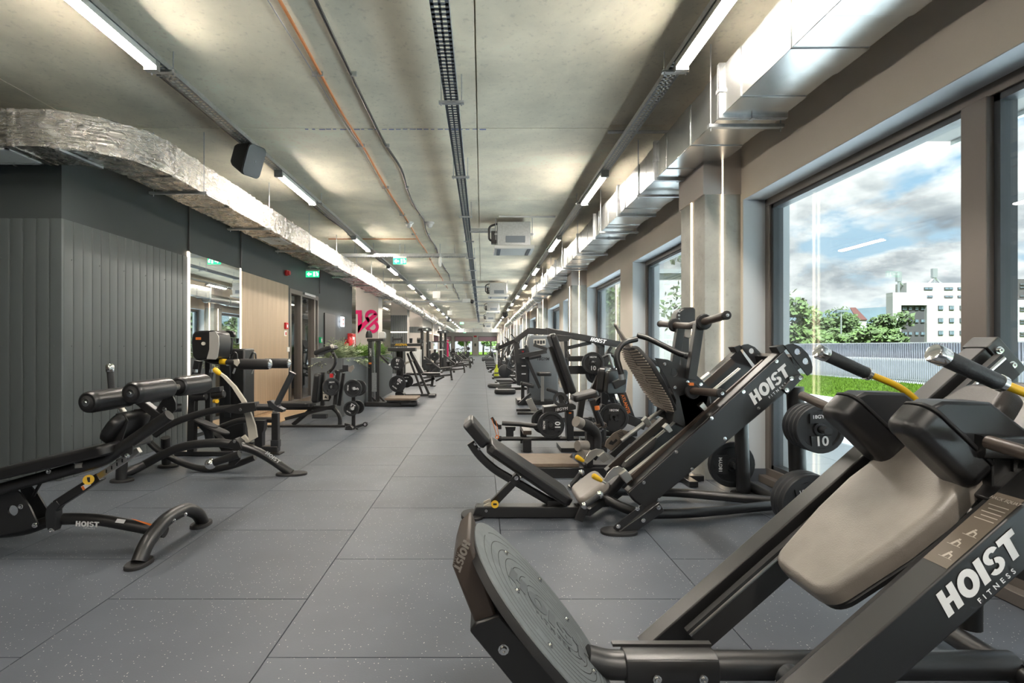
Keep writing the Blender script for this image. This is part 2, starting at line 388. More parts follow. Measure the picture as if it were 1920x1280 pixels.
def thing(name, label, cat, loc, group=None, kind=None):
    o = bpy.data.objects.new(name, None); COL.objects.link(o); o.location = loc; o.empty_display_size = .1
    tag(o, label, cat, group, kind); CUR[0] = o; return o
def solo(mb, name, mt, label, cat, group=None, loc=None, bev=0., kind=None):
    """a thing that is one mesh"""
    if loc is None:
        mb.b.verts.ensure_lookup_table(); c = V((0, 0, 0))
        for v in mb.b.verts: c += v.co
        loc = c / len(mb.b.verts); loc.z = min(v.co.z for v in mb.b.verts)
    o = link(name, mb.mesh(name, M[mt] if isinstance(mt, str) else mt, loc), None, loc)
    if bev:
        md = o.modifiers.new('edge', 'BEVEL'); md.width = bev; md.segments = 2; md.limit_method = 'ANGLE'; md.angle_limit = math.radians(38)
    return tag(o, label, cat, group, kind)
def struct(mb, name, mt, parent=None, bev=0.):
    o = put(mb, name, mt, parent, bev); o['kind'] = 'structure'; return o
def piece(name, me, parent, loc, rot=None):
    o = link(name, me, parent, V(loc) - origin(parent))
    if rot: o.rotation_euler = rot
    return o
def copy_tree(o, parent=None):
    c = o.copy(); COL.objects.link(c)
    if parent is not None: c.parent = parent
    for ch in [k for k in o.children]: copy_tree(ch, c)
    return c
_bolt = {}
def bolt(p, r=.012, axis=(0, -1, 0), mt='chrome', parent=0):
    key = (round(r, 4), mt)
    if key not in _bolt:
        b = MB(); b.lathe((0, 0, 0), (0, 0, 1), [(0, r), (r * .35, r), (r * .36, r * .72), (r * .9, r * .62), (r * .91, r * .3), (r * .6, r * .28)], 10); _bolt[key] = b.mesh('bolt', M[mt])
    par = CUR[0] if parent == 0 else parent
    o = link('bolt', _bolt[key], par, V(p) - origin(par)); o.rotation_euler = V(axis).to_track_quat('Z', 'Y').to_euler(); return o
# lettering
_txt = {}
def text_mesh(s, bold=0., shear=0., ext=.004, space=1.):
    k = (s, bold, shear, ext, space)
    if k not in _txt:
        cu = bpy.data.curves.new('lettering', 'FONT'); cu.body = s; cu.size = 1; cu.offset = bold; cu.shear = shear; cu.extrude = ext; cu.resolution_u = 3
        cu.align_x = 'CENTER'; cu.align_y = 'CENTER'; cu.space_character = space
        ob = bpy.data.objects.new('lettering', cu); COL.objects.link(ob)
        dg = bpy.context.evaluated_depsgraph_get(); me = bpy.data.meshes.new_from_object(ob.evaluated_get(dg)); me.name = 'lettering'
        bpy.data.objects.remove(ob); bpy.data.curves.remove(cu); _txt[k] = me
    return _txt[k]
def put_mesh_on(me, name, mt, o, x, y, size, parent=0, lift=.001):
    """place a flat mesh (drawn in XY) at o with its x and y along the given world axes"""
    par = CUR[0] if parent == 0 else parent
    x = V(x).normalized(); y = V(y); y = (y - x * y.dot(x)).normalized(); z = x.cross(y)
    me2 = me.copy(); me2.materials.clear(); me2.materials.append(M[mt])
    ob = link(name, me2, par)
    m = Matrix((x, y, z)).transposed().to_4x4() @ Matrix.Scale(size, 4)
    m.translation = V(o) + z * lift - origin(par); ob.matrix_local = m; return ob
def text(s, o, x, y, size, mt='white', parent=0, **k): return put_mesh_on(text_mesh(s, **k), 'lettering', mt, o, x, y, size, parent)
def hoist_mesh():
    """heavy slanted block letters, cap height 1, centred"""
    b = MB(); sh = .22
    def poly(pts, dx):
        pts = [(dx + x + sh * y, y, 0) for x, y in pts]; b.prism(pts, (0, 0, .012))
    def arc(dx, cx, cy, rx, ry, wx, wy, a0, a1, n):
        o, i = [], []
        for k in range(n + 1):
            a = math.radians(a0 + (a1 - a0) * k / n); o.append((cx + rx * math.cos(a), cy + ry * math.sin(a))); i.append((cx + (rx - wx) * math.cos(a), cy + (ry - wy) * math.sin(a)))
        for k in range(n): poly([o[k], o[k + 1], i[k + 1], i[k]], dx)
    x = 0.
    poly([(0, 0), (.3, 0), (.3, .40), (.5, .40), (.5, 0), (.8, 0), (.8, 1), (.5, 1), (.5, .62), (.3, .62), (.3, 1), (0, 1)], x); x += .88
    arc(x, .47, .5, .47, .52, .30, .26, 0, 360, 24); x += 1.0
    poly([(0, 0), (.32, 0), (.32, 1), (0, 1)], x); x += .40
    arc(x, .38, .71, .38, .30, .26, .19, 20, 262, 12); arc(x, .38, .28, .38, .30, .26, .19, -160, 82, 12); x += .80
    poly([(0, .76), (.25, .76), (.25, 0), (.56, 0), (.56, .76), (.82, .76), (.82, 1), (0, 1)], x); x += .82
    for v in b.b.verts: v.co.x -= (x + sh) / 2; v.co.y -= .5
    return b.mesh('hoist_lettering', M['white'])
HO = hoist_mesh()
def hoist(o, x, y, h, mt='white', parent=0, fit=True):
    put_mesh_on(HO, 'lettering', mt, o, x, y, h, parent)
    if fit:
        x = V(x).normalized(); y = V(y).normalized()
        text('FITNESS', V(o) - y * h * .82 + x * h * .15, x, y, h * .3, mt, parent, bold=.02, space=1.9)
# ================================================================== THE ROOM
XL, XR, CEIL, YE = -3.98, 2.46, 3.60, 80.0
HEAD = 2.65
# floor: slab with one-metre rubber tiles in running bond
fl = struct(MB().box((-13, -6, -.2), (3.1, YE, -.014)), 'floor', 'rubber')
tb = MB().box((-.4975, -.4975, -.014), (.4975, .4975, 0)); TILE = tb.mesh('floor_tile', M['tile'])
CUT = MB().box((-.4975, -.4975, -.014), (-.03, .4975, 0)).mesh('floor_tile', M['tile'])
cells = []
for c in range(-6, 4):
    x = .126 + c - .5
    off = .156 if (c % 2 == 0) else .656
    for r in range(0, 82): cells.append((x, r + off + .5 - 1))
inview = [p for p in cells if -4.6 < p[0] < 2.4 and 1.0 < p[1]]
inview.sort(key=lambda p: p[1]); near = set(inview[:290])
rest = MB()
for p in cells:
    if p[1] > YE - .6: continue
    if p[0] > 2.5:
        if p[1] < 30: piece('floor_tile', CUT, fl, (p[0], p[1], 0))
        else: rest.box((p[0] - .4975, p[1] - .4975, -.014), (p[0] - .03, p[1] + .4975, 0))
        continue
    if p in near: piece('floor_tile', TILE, fl, (p[0], p[1], 0))
    else: rest.box((p[0] - .4975, p[1] - .4975, -.014), (p[0] + .4975, p[1] + .4975, 0))
for p in [(x + .126 - .5, y + .5) for x in range(-13, 4) for y in range(-6, 0)]:
    rest.box((p[0] - .4975, p[1] - .4975, -.014), (min(p[0] + .4975, 2.6), p[1] + .4975, 0))
put(rest, 'floor_tile', 'tile', fl, kind='stuff')
# ceiling: precast planks
ce = struct(MB().box((-13, -6, CEIL + .05), (3.1, YE, CEIL + .4)), 'ceiling', 'concrete')
xs = [-13, -8.6, -4.2, -.05, 1.36, 2.62]
for a, b in zip(xs, xs[1:]):
    up = .03 if a == 1.36 else 0
    y = 5.67 - 2.8 * 4
    while y < YE:
        y1 = min(y + 2.8, YE)
        put(MB().box((a + .006, y + .007, CEIL + up), (b - .006, y1 - .007, CEIL + .06 + up)), 'ceiling_panel', 'concrete', ce); y += 2.8
cm = MB(); rc = random.Random(4)
for i in range(26):
    x = -1.9 + i * .075; cm.box((x, 5.685 + rc.uniform(0, .008), CEIL - .0012), (x + rc.uniform(.03, .075), 5.70 + rc.uniform(0, .012), CEIL + .001))
put(cm, 'chalk_mark', mat('blue_chalk', (.12, .16, .42), .9), ce, kind='stuff')
struct(MB().box((-13, 43.8, 3.36), (XR, 44.4, CEIL)), 'trim_1', 'plaster')
# outer walls out of sight and at the far end
struct(MB().box((-13.2, -6, 0), (-13, YE, CEIL)), 'wall_left', 'plaster')
struct(MB().box((-13.2, -6.2, -.2), (3.1, -6, CEIL + .4)), 'wall_back', 'darkwall')
EW = MB()
wins = [(-10.2, -4.6), (-4.15, -1.4), (-.55, 2.3)]
x = -13.
for a, b in wins:
    EW.box((x, YE, 0), (a, YE + .3, CEIL)); EW.box((a, YE, 2.85), (b, YE + .3, CEIL)); x = b
EW.box((x, YE, 0), (3.1, YE + .3, CEIL)); struct(EW, 'wall_front', 'plaster')
for k, (a, b) in enumerate(wins):
    w = thing('window_%d' % (20 + k), None, None, ((a + b) / 2, YE, 0), kind='structure')
    f = MB(); t = .09
    for (x0, x1, z0, z1) in ((a, b, 2.76, 2.85), (a, b, 0, .09), (a, a + t, .09, 2.76), (b - t, b, .09, 2.76), (a + (b - a) * .63, a + (b - a) * .63 + .2, .09, 2.76)): f.box((x0, YE + .08, z0), (x1, YE + .16, z1))
    put(f, 'frame', 'bronze', bev=0); put(MB().box((a + t, YE + .11, .09), (b - t, YE + .13, 2.76)), 'pane', 'glass')
    put(MB().box((a + t, YE + .05, 2.1), (b - t, YE + .07, 2.76)), 'blind', 'curtain')
tag(solo(MB().box((-1.22, YE - .06, 2.72), (-.78, YE - .02, 2.94)), 'wall_sign', 'red', 'small red sign above the far pier between the end windows', 'sign'), None, None)
solo(MB().cbox((-1.0, YE - .06, 1.55), (.28, .1, .42)), 'wall_box', 'black', 'small black box on the far pier between the end windows', 'box')

# right wall: bays of windows and concrete columns
def rwin(n, y0, y1, mull=()):
    w = thing('window_%d' % n, None, None, (2.7, (y0 + y1) / 2, 0), kind='structure')
    x0, x1 = 2.67, 2.76; f = MB(); t = .075
    f.box((x0, y0, HEAD - .07), (x1, y1, HEAD)); f.box((x0, y0, 0), (x1, y1, .13)); f.box((x0, y0, .13), (x1, y0 + t, HEAD - .07)); f.box((x0, y1 - t, .13), (x1, y1, HEAD - .07))
    for m in mull: f.box((x0 - .02, m - .075, .13), (x1, m + .075, HEAD - .07))
    put(f, 'frame', 'bronze', bev=.004)
    ed = sorted([y0 + t] + [y1 - t] + [v for m in mull for v in (m - .075, m + .075)])
    for a, b in zip(ed[::2], ed[1::2]):
        g = MB(); q = .035
        for lo, hi in (((a, .13), (b, .13 + q)), ((a, HEAD - .07 - q), (b, HEAD - .07)), ((a, .13), (a + q, HEAD - .07)), ((b - q, .13), (b, HEAD - .07))): g.box((x0 + .02, lo[0], lo[1]), (x1 + .02, hi[0], hi[1]))
        put(g, 'gasket', 'bluegrey'); put(MB().box((2.715, a + .01, .14), (2.721, b - .01, HEAD - .08)), 'pane', 'glass'); put(MB().box((2.737, a + .01, .14), (2.743, b - .01, HEAD - .08)), 'pane', 'glass')
    put(MB().box((2.60, y0, 0), (x0, y1, .065)), 'sill', 'bronze', bev=.004)
lint = MB().box((XR, -6, HEAD), (2.9, YE, CEIL + .05)); struct(lint, 'wall_right', 'rwall')
bays = [(-3.2, 5.0)]
y = 5.66
while y < 76:
    bays += [(y, y + 3.0), (y + 3.76, y + 6.76)]; y += 7.41
e = -6.
wn = 0
for i, (a, b) in enumerate(bays):
    o = struct(MB().box((XR, e, 0), (2.9, a, HEAD)), 'wall_right', 'rwall'); e = b
    rv = MB()                                   # bright reveals round the opening
    rv.box((XR + .004, b - .004, 0), (2.9, b + .02, HEAD)); rv.box((XR + .004, a - .02, 0), (2.9, a + .004, HEAD)); rv.box((XR + .003, a, HEAD - .004), (2.9, b, HEAD + .03))
    wn += 1; struct(rv, 'trim_%d' % (wn + 1), 'reveal')
    struct(MB().box((XR + .02, b - .02, 0), (2.67, b - .004, .118)), 'baseboard_right', 'skirt')
    rwin(wn, a, b, (2.86, -.4) if i == 0 else ())
struct(MB().box((XR, e, 0), (2.9, YE, HEAD)), 'wall_right', 'rwall')
cy0 = 5.04
k = 0
CONC = None
while cy0 < 78:
    k += 1
    if CONC is None:
        CONC = MB().box((2.12, 0, 0), (XR, .6, 2.71)).mesh('concrete_face', M['conclight']); TOPM = MB().box((2.10, -.012, 2.71), (XR, .612, CEIL)).mesh('plaster_head', M['plaster'])
        LEDF = MB().box((2.275, -.012, .02), (2.290, -.002, 3.15)).mesh('led_strip', M['led']); LEDS = MB().box((2.106, .292, .02), (2.116, .307, 3.15)).mesh('led_strip', M['led'])
    c = thing('trim_%d' % (30 + k), None, None, (0, cy0, 0), kind='structure')
    for nm, me in (('concrete_face', CONC), ('plaster_head', TOPM), ('led_strip', LEDF), ('led_strip', LEDS)): link(nm, me, c)
    cy0 += 7.41
# left block: anthracite walls, ribbed panels, mirror, oak panels, glazed door
BL = (-9.0, 16.25)
BT = 3.17
lb = MB().box((XL - .2, 5.02, 0), (XL, 10.97, BT)); lb.box((XL - .2, 12.9, 0), (XL, 16.25, BT)); lb.box((XL - .2, 10.97, 2.48), (XL, 12.9, BT)); lb.box((-9, 5.02, 0), (XL - .2, 5.22, BT)); lb.box((-9, 16.05, 0), (XL - .2, 16.25, BT)); lb.box((-9, 5.22, BT - .1), (XL - .2, 16.05, BT)); lb.box((-9.2, 5.02, 0), (-9, 16.25, BT))
wl = struct(lb, 'wall_left', 'anth')
def ribpanel():
    b = MB(); w = .125; p = [(0, 0), (.010, .016), (.030, .018), (w - .018, .018), (w - .006, .016), (w, 0), (w, -.002), (0, -.002)]
    b.prism([(x, -y, .004) for x, y in p], (0, 0, 2.471)); return b.mesh('wall_panel', M['anthpanel'])
RP = ribpanel(); x = XL + .018
for i in range(40): piece('wall_panel', RP, wl, (XL - .125 * (i + 1) + .018, 5.02, 0))
for i in range(17):
    o = piece('wall_panel', RP, wl, (XL, 5.02 + .125 * i - .0, 0), (0, 0, math.pi / 2))
sc = MB()
for i in range(0, 17, 3):
    for z in (2.1, 1.27, .5): sc.cyl((XL + .017, 5.12 + .125 * i, z), (XL + .024, 5.12 + .125 * i, z), .007, 6)
for i in range(0, 9, 4):
    for z in (2.1, 1.27, .5): sc.cyl((XL - .06 - .125 * i, 5.003, z), (XL - .06 - .125 * i, 4.996, z), .007, 6)
put(sc, 'screw', 'anthpanel', wl, kind='stuff')
solo(MB().box((XL, 7.2, .06), (XL + .02, 8.67, 2.54)), 'wall_mirror', 'mirror', 'tall frameless mirror on the dark left wall between light strips', 'mirror')
for yy, lab in ((7.165, 'glowing vertical light strip on the near edge of the wall mirror'), (8.715, 'glowing vertical light strip between mirror and pale oak panels')):
    solo(MB().box((XL, yy - .012, .03), (XL + .022, yy + .012, 2.55)), 'light_strip', 'led', lab, 'light strip', 'wall light strips')
op = MB(); 
OAK = MB().box((0, -.1045, .06), (.018, .1045, 2.515)).mesh('oak_panel', M['wood'])
for i in range(10): piece('oak_panel', OAK, wl, (XL, 8.85 + .2115 * i, 0))
struct(MB().box((XL, 5.16, 0), (XL + .012, 7.14, .06)), 'baseboard_left', 'skirt')
struct(MB().box((XL, 8.75, 0), (XL + .012, 10.97, .055)), 'baseboard_left', 'woodfloor')
for yy, lab in ((7.165, 'thin black cable pipe running down to the mirror edge'), (8.715, 'thin black cable pipe above the oak panel edge'), (12.95, 'black cable pipe beside the glazed door')):
    solo(MB().cyl((XL + .02, yy, 2.56), (XL + .02, yy, BT), .012, 8), 'cable_pipe', 'black', lab, 'pipe', 'black cable pipes on the left wall')
# glazed door with room behind it
d = thing('door_1', None, None, (XL, 11.9, 0), kind='structure')
f = MB()
for (y0, y1, z0, z1) in ((10.97, 12.9, 2.38, 2.48), (10.97, 11.06, 0, 2.38), (11.62, 11.72, .12, 2.38), (12.55, 12.66, .12, 2.38), (12.82, 12.9, 0, 2.38), (10.97, 12.9, 0, .12)): f.box((XL - .14, y0, z0), (XL + .01, y1, z1))
put(f, 'frame', 'bronze', bev=.004)
put(MB().box((XL - .07, 11.06, .12), (XL - .06, 11.62, 2.38)), 'pane', 'glass'); put(MB().box((XL - .07, 11.72, .12), (XL - .06, 12.55, 2.38)), 'pane', 'glass')
put(MB().box((XL - .1, 12.66, .12), (XL - .02, 12.82, 2.38)), 'jamb_panel', 'black')
put(MB().box((XL + .01, 11.75, 2.42), (XL + .06, 12.5, 2.47)), 'door_closer', 'galvdull')
struct(MB().box((-9, 5.22, 0), (XL - .2, 16.05, .012)), 'floor', 'woodfloor')
struct(MB().box((XL - .02, 8.2, .0), (XL + .62, 12.95, .012)), 'trim_70', 'woodfloor')
d = thing('door_2', None, None, (XL, 13.8, 0), kind='structure'); put(MB().box((XL + .002, 13.35, .01), (XL + .03, 14.3, 2.12)), 'leaf', 'black'); put(MB().tube([(XL + .03, 14.2, 1.05), (XL + .07, 14.2, 1.05), (XL + .07, 14.08, 1.05)], .009, 8), 'handle', 'galvdull')
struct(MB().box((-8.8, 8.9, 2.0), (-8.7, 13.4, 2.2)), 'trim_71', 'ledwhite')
# free-standing columns behind the planter
for i, (yc, lab) in enumerate(((18.0, 'a'), (25.0, 'b'), (31.4, 'c'), (38.0, 'd'), (52., 'e'))):
    c = thing('trim_%d' % (50 + i), None, None, (-3.9, yc, 0), kind='structure')
    put(MB().box((-4.28, yc, 0), (-3.52, yc + .74, CEIL)), 'column_shaft', 'plaster')
    if i in (1, 2):
        z1 = 2.75 if i == 1 else 2.45; z0 = .0 if i == 1 else 2.1
        for j in range(9): put(MB().box((-4.30 + j * .087, yc - .02, z0), (-4.30 + j * .087 + .075, yc, z1)), 'slat', 'anthpanel')
    if i == 1: put(MB().box((-4.30, yc - .045, 1.94), (-3.50, yc - .02, 1.975)), 'led_strip', 'led')
struct(MB().box((-3.72, 32.2, 2.22), (-3.58, 49, CEIL)), 'trim_80', 'plaster')
solo(MB().box((-3.63, 32.2, 2.19), (-3.59, 49, 2.22)), 'light_strip', 'led', 'long glowing light strip under the pale bulkhead beyond the columns', 'light strip', 'wall light strips')
# ================================================================== CEILING SERVICES
HZ = CEIL
# lamp rows
def lamp_mesh():
    b = MB(); n = 7; sec = [(.042 * math.cos(math.pi * i / n), -.027 * math.sin(math.pi * i / n)) for i in range(n + 1)]
    b.loft([b.ring([(x, y, z) for x, z in sec]) for y in (-.64, .64)]); return b.mesh('diffuser', M['lamp'])
LM = lamp_mesh()
LH = MB().box((-.046, -.66, 0), (.046, .66, .045)).mesh('housing', M['acwhite'])
LC = MB().box((-.048, -.025, -.03), (.048, .025, .05)).mesh('end_cap', M['galvdull'])
nth = ['nearest', 'second', 'third', 'fourth', 'fifth', 'sixth', 'seventh', 'eighth', 'ninth', 'tenth', 'eleventh', 'twelfth', 'thirteenth', 'fourteenth', 'fifteenth', 'sixteenth', 'seventeenth', 'eighteenth', 'nineteenth', 'twentieth', 'twenty-first', 'twenty-second']
for X, side, key in ((-2.53, 'row along the foil duct', 'left ceiling lamps'), (1.53, 'row along the square duct', 'right ceiling lamps')):
    for i in range(-2, 19):
        y = 3.4 + 3.87 * i
        lab = 'white ceiling lamp, %s in the %s' % (nth[i] if i >= 0 else ('first' if i == -1 else 'second') + ' behind the viewer', side)
        t = thing('ceiling_lamp', lab, 'lamp', (X, y, 3.405), key)
        for nm, me, dy in (('diffuser', LM, 0), ('housing', LH, 0), ('end_cap', LC, -.665), ('end_cap', LC, .665)): link(nm, me, t, (0, dy, 0))
for i in range(9):
    t = thing('ceiling_lamp', 'white ceiling lamp over the bay behind the pale columns, %s of its row' % nth[i], 'lamp', (-5.4, 17.0 + 4.2 * i, 3.405), 'bay ceiling lamps')
    for nm, me, dy in (('diffuser', LM, 0), ('housing', LH, 0), ('end_cap', LC, -.665), ('end_cap', LC, .665)): link(nm, me, t, (0, dy, 0))
    put(MB().cyl((-5.4, 17.0 + 4.2 * i, 3.44), (-5.4, 17.0 + 4.2 * i, CEIL), .006, 6), 'rod', 'galvdull')
# perforated trays
def tray(X, z, w, h, y0, y1, mt, label, pitch=.05, grp=None, hang=2.0, ph=.55):
    t = thing('cable_tray', label, 'cable tray', (X, y0, z), grp)
    b = MB()
    for s in (-1, 1):
        b.box((X + s * w / 2 - .002, y0, z), (X + s * w / 2 + .002, y1, z + h)); b.box((X + s * (w / 2 - .012) - .010, y0, z), (X + s * (w / 2 - .012) + .010, y1, z + .003))
    b.box((X - .008, y0, z), (X + .008, y1, z + .003)); put(b, 'side_rail', mt)
    b = MB(); y = y0
    while y < min(y1, y0 + 34): b.box((X - w / 2, y, z), (X + w / 2, y + pitch * .5, z + .003)); y += pitch
    if y1 > y0 + 34: b.box((X - w / 2, y0 + 34, z), (X + w / 2, y1, z + .002))
    put(b, 'rung', mt, kind='stuff')
    y = y0 + ph; hm = None
    while y < y1:
        if hm is None:
            b = MB().box((-w / 2 - .05, -.02, -.022), (w / 2 + .05, .02, -.002))
            for s in (-1, 1): b.cyl((s * (w / 2 + .03), 0, -.04), (s * (w / 2 + .03), 0, CEIL - z), .005, 6)
            hm = b.mesh('hanger', M['galvdull'])
        piece('hanger', hm, t, (X, y, z)); y += hang
tray(-2.53, 3.452, .11, .045, -5, 78, 'galvdull', 'long perforated steel tray carrying the lamps by the foil duct', hang=3.87, ph=9.2 - 3.87 * 1)
tray(1.53, 3.452, .11, .045, -5, 78, 'galvdull', 'long perforated steel tray carrying the lamps by the square duct', hang=3.87, ph=9.2 - 3.87 * 1)
tray(-.262, 3.37, .115, .06, -4, 46, 'tray', 'dark grey perforated cable tray along the middle of the ceiling', hang=2.0, ph=8.55 - 6)
def xtray(x0, x1, Y, z, lab):
    t = thing('cross_tray', lab, 'cable tray', ((x0 + x1) / 2, Y, z)); b = MB()
    b.box((x0, Y - .05, z), (x1, Y - .046, z + .075)); b.box((x0, Y + .046, z), (x1, Y + .05, z + .075))
    x = x0
    while x < x1: b.box((x, Y - .05, z), (min(x1, x + .03), Y + .05, z + .003)); x += .055
    put(b, 'channel', 'galvdull', kind='stuff')
    for x in (x0 + .3, (x0 + x1) / 2, x1 - .3): put(MB().cyl((x, Y, z), (x, Y, CEIL - .001), .005, 6), 'rod', 'galvdull')
xtray(-3.2, -.32, 12.1, 3.31, 'cross cable tray above the green exit sign, nearest of the cross trays')
xtray(-4.6, -.32, 17.6, 3.36, 'second cross cable tray running over the foil duct end')
xtray(-4.6, 1.4, 25., 3.36, 'third cross cable tray beyond the second ceiling unit')
# conduits
def wavy(X, y0, y1, z, amp, n):
    return spline([(X + RN.uniform(-amp, amp), y0 + (y1 - y0) * i / n, z + RN.uniform(-.006, .004)) for i in range(n + 1)], 4)
for nm, X, y1, amp, r, mt, lab in (('conduit_pipe', -1.37, 21, .018, .012, 'copper', 'orange conduit running along the concrete ceiling'),
        ('cable', -1.085, 26, .035, .014, 'black', 'black cable drooping along the ceiling beside the orange conduit'),
        ('cable', -2.74, 24, .03, .012, 'black', 'black cable beside the lamp tray near the foil duct'),
        ('wire_rope', -1.42, 12, .012, .005, 'galvdull', 'thin steel wire beside the orange conduit')):
    t = thing(nm, lab, 'cable' if nm == 'cable' else 'pipe', (X, 0, CEIL - .02))
    put(MB().tube(wavy(X, -4, y1, CEIL - .022, amp, int((y1 + 4) / .9)), r, 7), 'run', mt)
    y = 1.3; cm = MB().box((-.022, -.007, -.04), (.022, .007, -.003)).mesh('clip', M['galvdull'])
    while y < y1: piece('clip', cm, t, (X, y, CEIL)); y += 1.6
solo(MB().tube([(-3.3, 11.4, CEIL - .02), (-1.4, 11.4, CEIL - .02)], .010, 7), 'conduit_pipe', 'copper', 'orange conduit crossing the ceiling towards the foil duct', 'pipe')
for Y, lab in ((5.72, 'thin pipe crossing the ceiling between near square duct and lamps'),):
    solo(MB().tube([(1.36, Y, CEIL - .02), (2.45, Y, CEIL - .02)], .018, 8), 'pipe', 'galvdull', lab, 'pipe')
for (x, y, lab) in ((-1.37, 9.95, 'white smoke detector on the orange conduit'), (-.98, 9.95, 'white smoke detector beside the black ceiling cable'), (-1.35, 19.3, 'far white smoke detector on the orange conduit')):
    t = thing('smoke_detector', lab, 'detector', (x, y, CEIL - .09)); put(MB().lathe((x, y, CEIL - .003), (x, y, CEIL - .10), [(0, .075), (.35, .075), (.4, .06), (.8, .05), (1, .03)], 16), 'body', 'acwhite'); put(MB().lathe((x, y, CEIL - .003), (x, y, CEIL - .03), [(0, .09), (1, .085)], 16), 'base', 'acwhite')
# foil duct
def rect_sweep(path, w, z0, z1):
    b = MB(); rings = []
    for i, p in enumerate(path):
        d = V(path[min(i + 1, len(path) - 1)]) - V(path[max(i - 1, 0)]); d.z = 0; d.normalize(); s = V((d.y, -d.x, 0)) * w / 2; p = V(p)
        rings.append(b.ring([p - s + V((0, 0, z0)), p + s + V((0, 0, z0)), p + s + V((0, 0, z1)), p - s + V((0, 0, z1))]))
    b.loft(rings); return b
t = thing('foil_duct', 'foil-wrapped rectangular air duct curving round along the dark left wall', 'air duct', (-3.3, 8, 2.96))
from mathutils import noise as NZ
def foil_body():
    arc = [(-3.86 + .56 * math.sin(a), 5.27 - .56 * math.cos(a)) for a in [math.radians(4 * k) for k in range(23)]]
    pts = [(-9 + 5.14 * k / 20, 4.71) for k in range(20)] + [(-4.9 + 1.04 * k / 26, 4.71) for k in range(26)] + arc
    pts = sorted([p for p in pts[:46]], key=lambda p: p[0]) + arc; y = 5.30
    while y < 18.9: pts.append((-3.3, y)); y += .035 if y < 11 else .07
    b = MB(); rings = []; w, z0, z1 = .46, 2.96, 3.27; nw, nh = 14, 10
    sec = [(-w / 2 + w * i / nw, z0) for i in range(nw)] + [(w / 2, z0 + (z1 - z0) * i / nh) for i in range(nh)] + [(w / 2 - w * i / nw, z1) for i in range(nw)] + [(-w / 2, z1 - (z1 - z0) * i / nh) for i in range(nh)]
    for i, p in enumerate(pts):
        d = V((*pts[min(i + 1, len(pts) - 1)], 0)) - V((*pts[max(i - 1, 0)], 0)); d.normalize(); s = V((d.y, -d.x, 0)); ring = []
        for x, z in sec:
            q = V((p[0], p[1], 0)) + s * x + V((0, 0, z)); nn = s * (x / (w / 2)) ** 5 + V((0, 0, ((z - 3.115) / .155) ** 5))
            k = NZ.noise(q * 11) * .011 + abs(NZ.noise(q * 21 + V((3, 1, 7)))) * .015 + NZ.noise(q * 4.5) * .008
            ring.append(q + nn * k)
        rings.append(b.ring(ring))
    b.loft(rings); return b
put(foil_body(), 'duct_body', 'foil')
for p in bpy.data.objects['duct_body'].data.polygons: p.use_smooth = False
for y in (5.3, 6.45, 7.95, 9.45, 10.95, 12.45, 13.95, 15.45): put(MB().cbox((-3.3, y, 3.115), (.485, .05, .335)), 'taped_joint', 'foil', bev=.012)
put(MB().cbox((-3.98, 4.71, 3.115), (.07, .485, .335)), 'taped_joint', 'foil', bev=.012)
for y in (5.78, 7.55, 9.3, 11.05, 12.8, 14.55, 16.3, 18.):
    b = MB(); b.box((-3.62, y - .02, 2.925), (-2.99, y + .02, 2.95)); b.cyl((-3.03, y, 2.9), (-3.03, y, CEIL), .005, 6); b.cyl((-3.58, y, 2.9), (-3.58, y, CEIL), .005, 6); put(b, 'hanger', 'galvdull')
b = MB(); b.bar((-3.60, 4.50, 2.94), (-3.56, 4.97, 2.94), .03, .02); put(b, 'hanger', 'galvdull')
def grille(x0, x1, y0, y1, z):
    b = MB(); b.box((x0, y0, z - .012), (x1, y0 + .025, z)); b.box((x0, y1 - .025, z - .012), (x1, y1, z)); b.box((x0, y0, z - .012), (x0 + .025, y1, z)); b.box((x1 - .025, y0, z - .012), (x1, y1, z)); put(b, 'grille_frame', 'acwhite')
    b = MB(); n = 12
    for i in range(n): yy = y0 + .03 + (y1 - y0 - .06) * i / n; put(MB().bar((x0 + .02, yy, z - .008), (x1 - .02, yy, z - .008), .014, .002, (0, .5, .8)), 'grille_blade', 'acwhite')
grille(-4.75, -4.05, 4.52, 4.90, 2.958); grille(-3.47, -3.13, 8.2, 8.75, 2.958); grille(-3.47, -3.13, 12, 12.5, 2.958)
def rduct(X, z, r, y0, y1, mt, lab):
    t = thing('round_duct', lab, 'air duct', (X, (y0 + y1) / 2, z)); put(MB().cyl((X, y0, z), (X, y1, z), r, 20), 'duct_body', mt)
    y = y0 + .04; cm = MB().lathe((0, -.03, 0), (0, .03, 0), [(0, r), (.1, r + .012), (.9, r + .012), (1, r)], 20).mesh('collar', M['galvdull']); rm = MB().cyl((0, 0, r), (0, 0, CEIL - z - .002), .005, 6).mesh('rod', M['galvdull'])
    while y < y1: piece('collar', cm, t, (X, y, z)); y += 1.5
    y = y0 + .7
    while y < y1: piece('rod', rm, t, (X, y, z)); y += 3
rduct(-3.25, 3.08, .17, 18.9, 28.5, 'foil', 'round foil duct carrying on from the square foil duct')
rduct(-3.25, 3.02, .15, 29.2, 36, 'foil', 'second round foil duct beside the columns'); rduct(-3.25, 3.0, .15, 36.5, 43.5, 'foil', 'third round foil duct towards the ceiling beam'); rduct(-3.2, 3.05, .15, 46, 59, 'galv', 'far round duct beyond the ceiling beam over the left aisle')
rduct(2.03, 3.03, .17, 19.1, 34, 'galv', 'round steel duct carrying on from the square duct over the windows'); rduct(2.03, 3.0, .15, 35, 43.4, 'galv', 'far round steel duct over the windows before the beam')
b = MB(); 
t = thing('cross_duct', 'wide galvanised duct crossing the far end of the hall', 'air duct', (-1, 60, 3.1)); put(MB().box((-6, 60, 2.92), (2.3, 60.5, 3.34)), 'duct_body', 'galv')
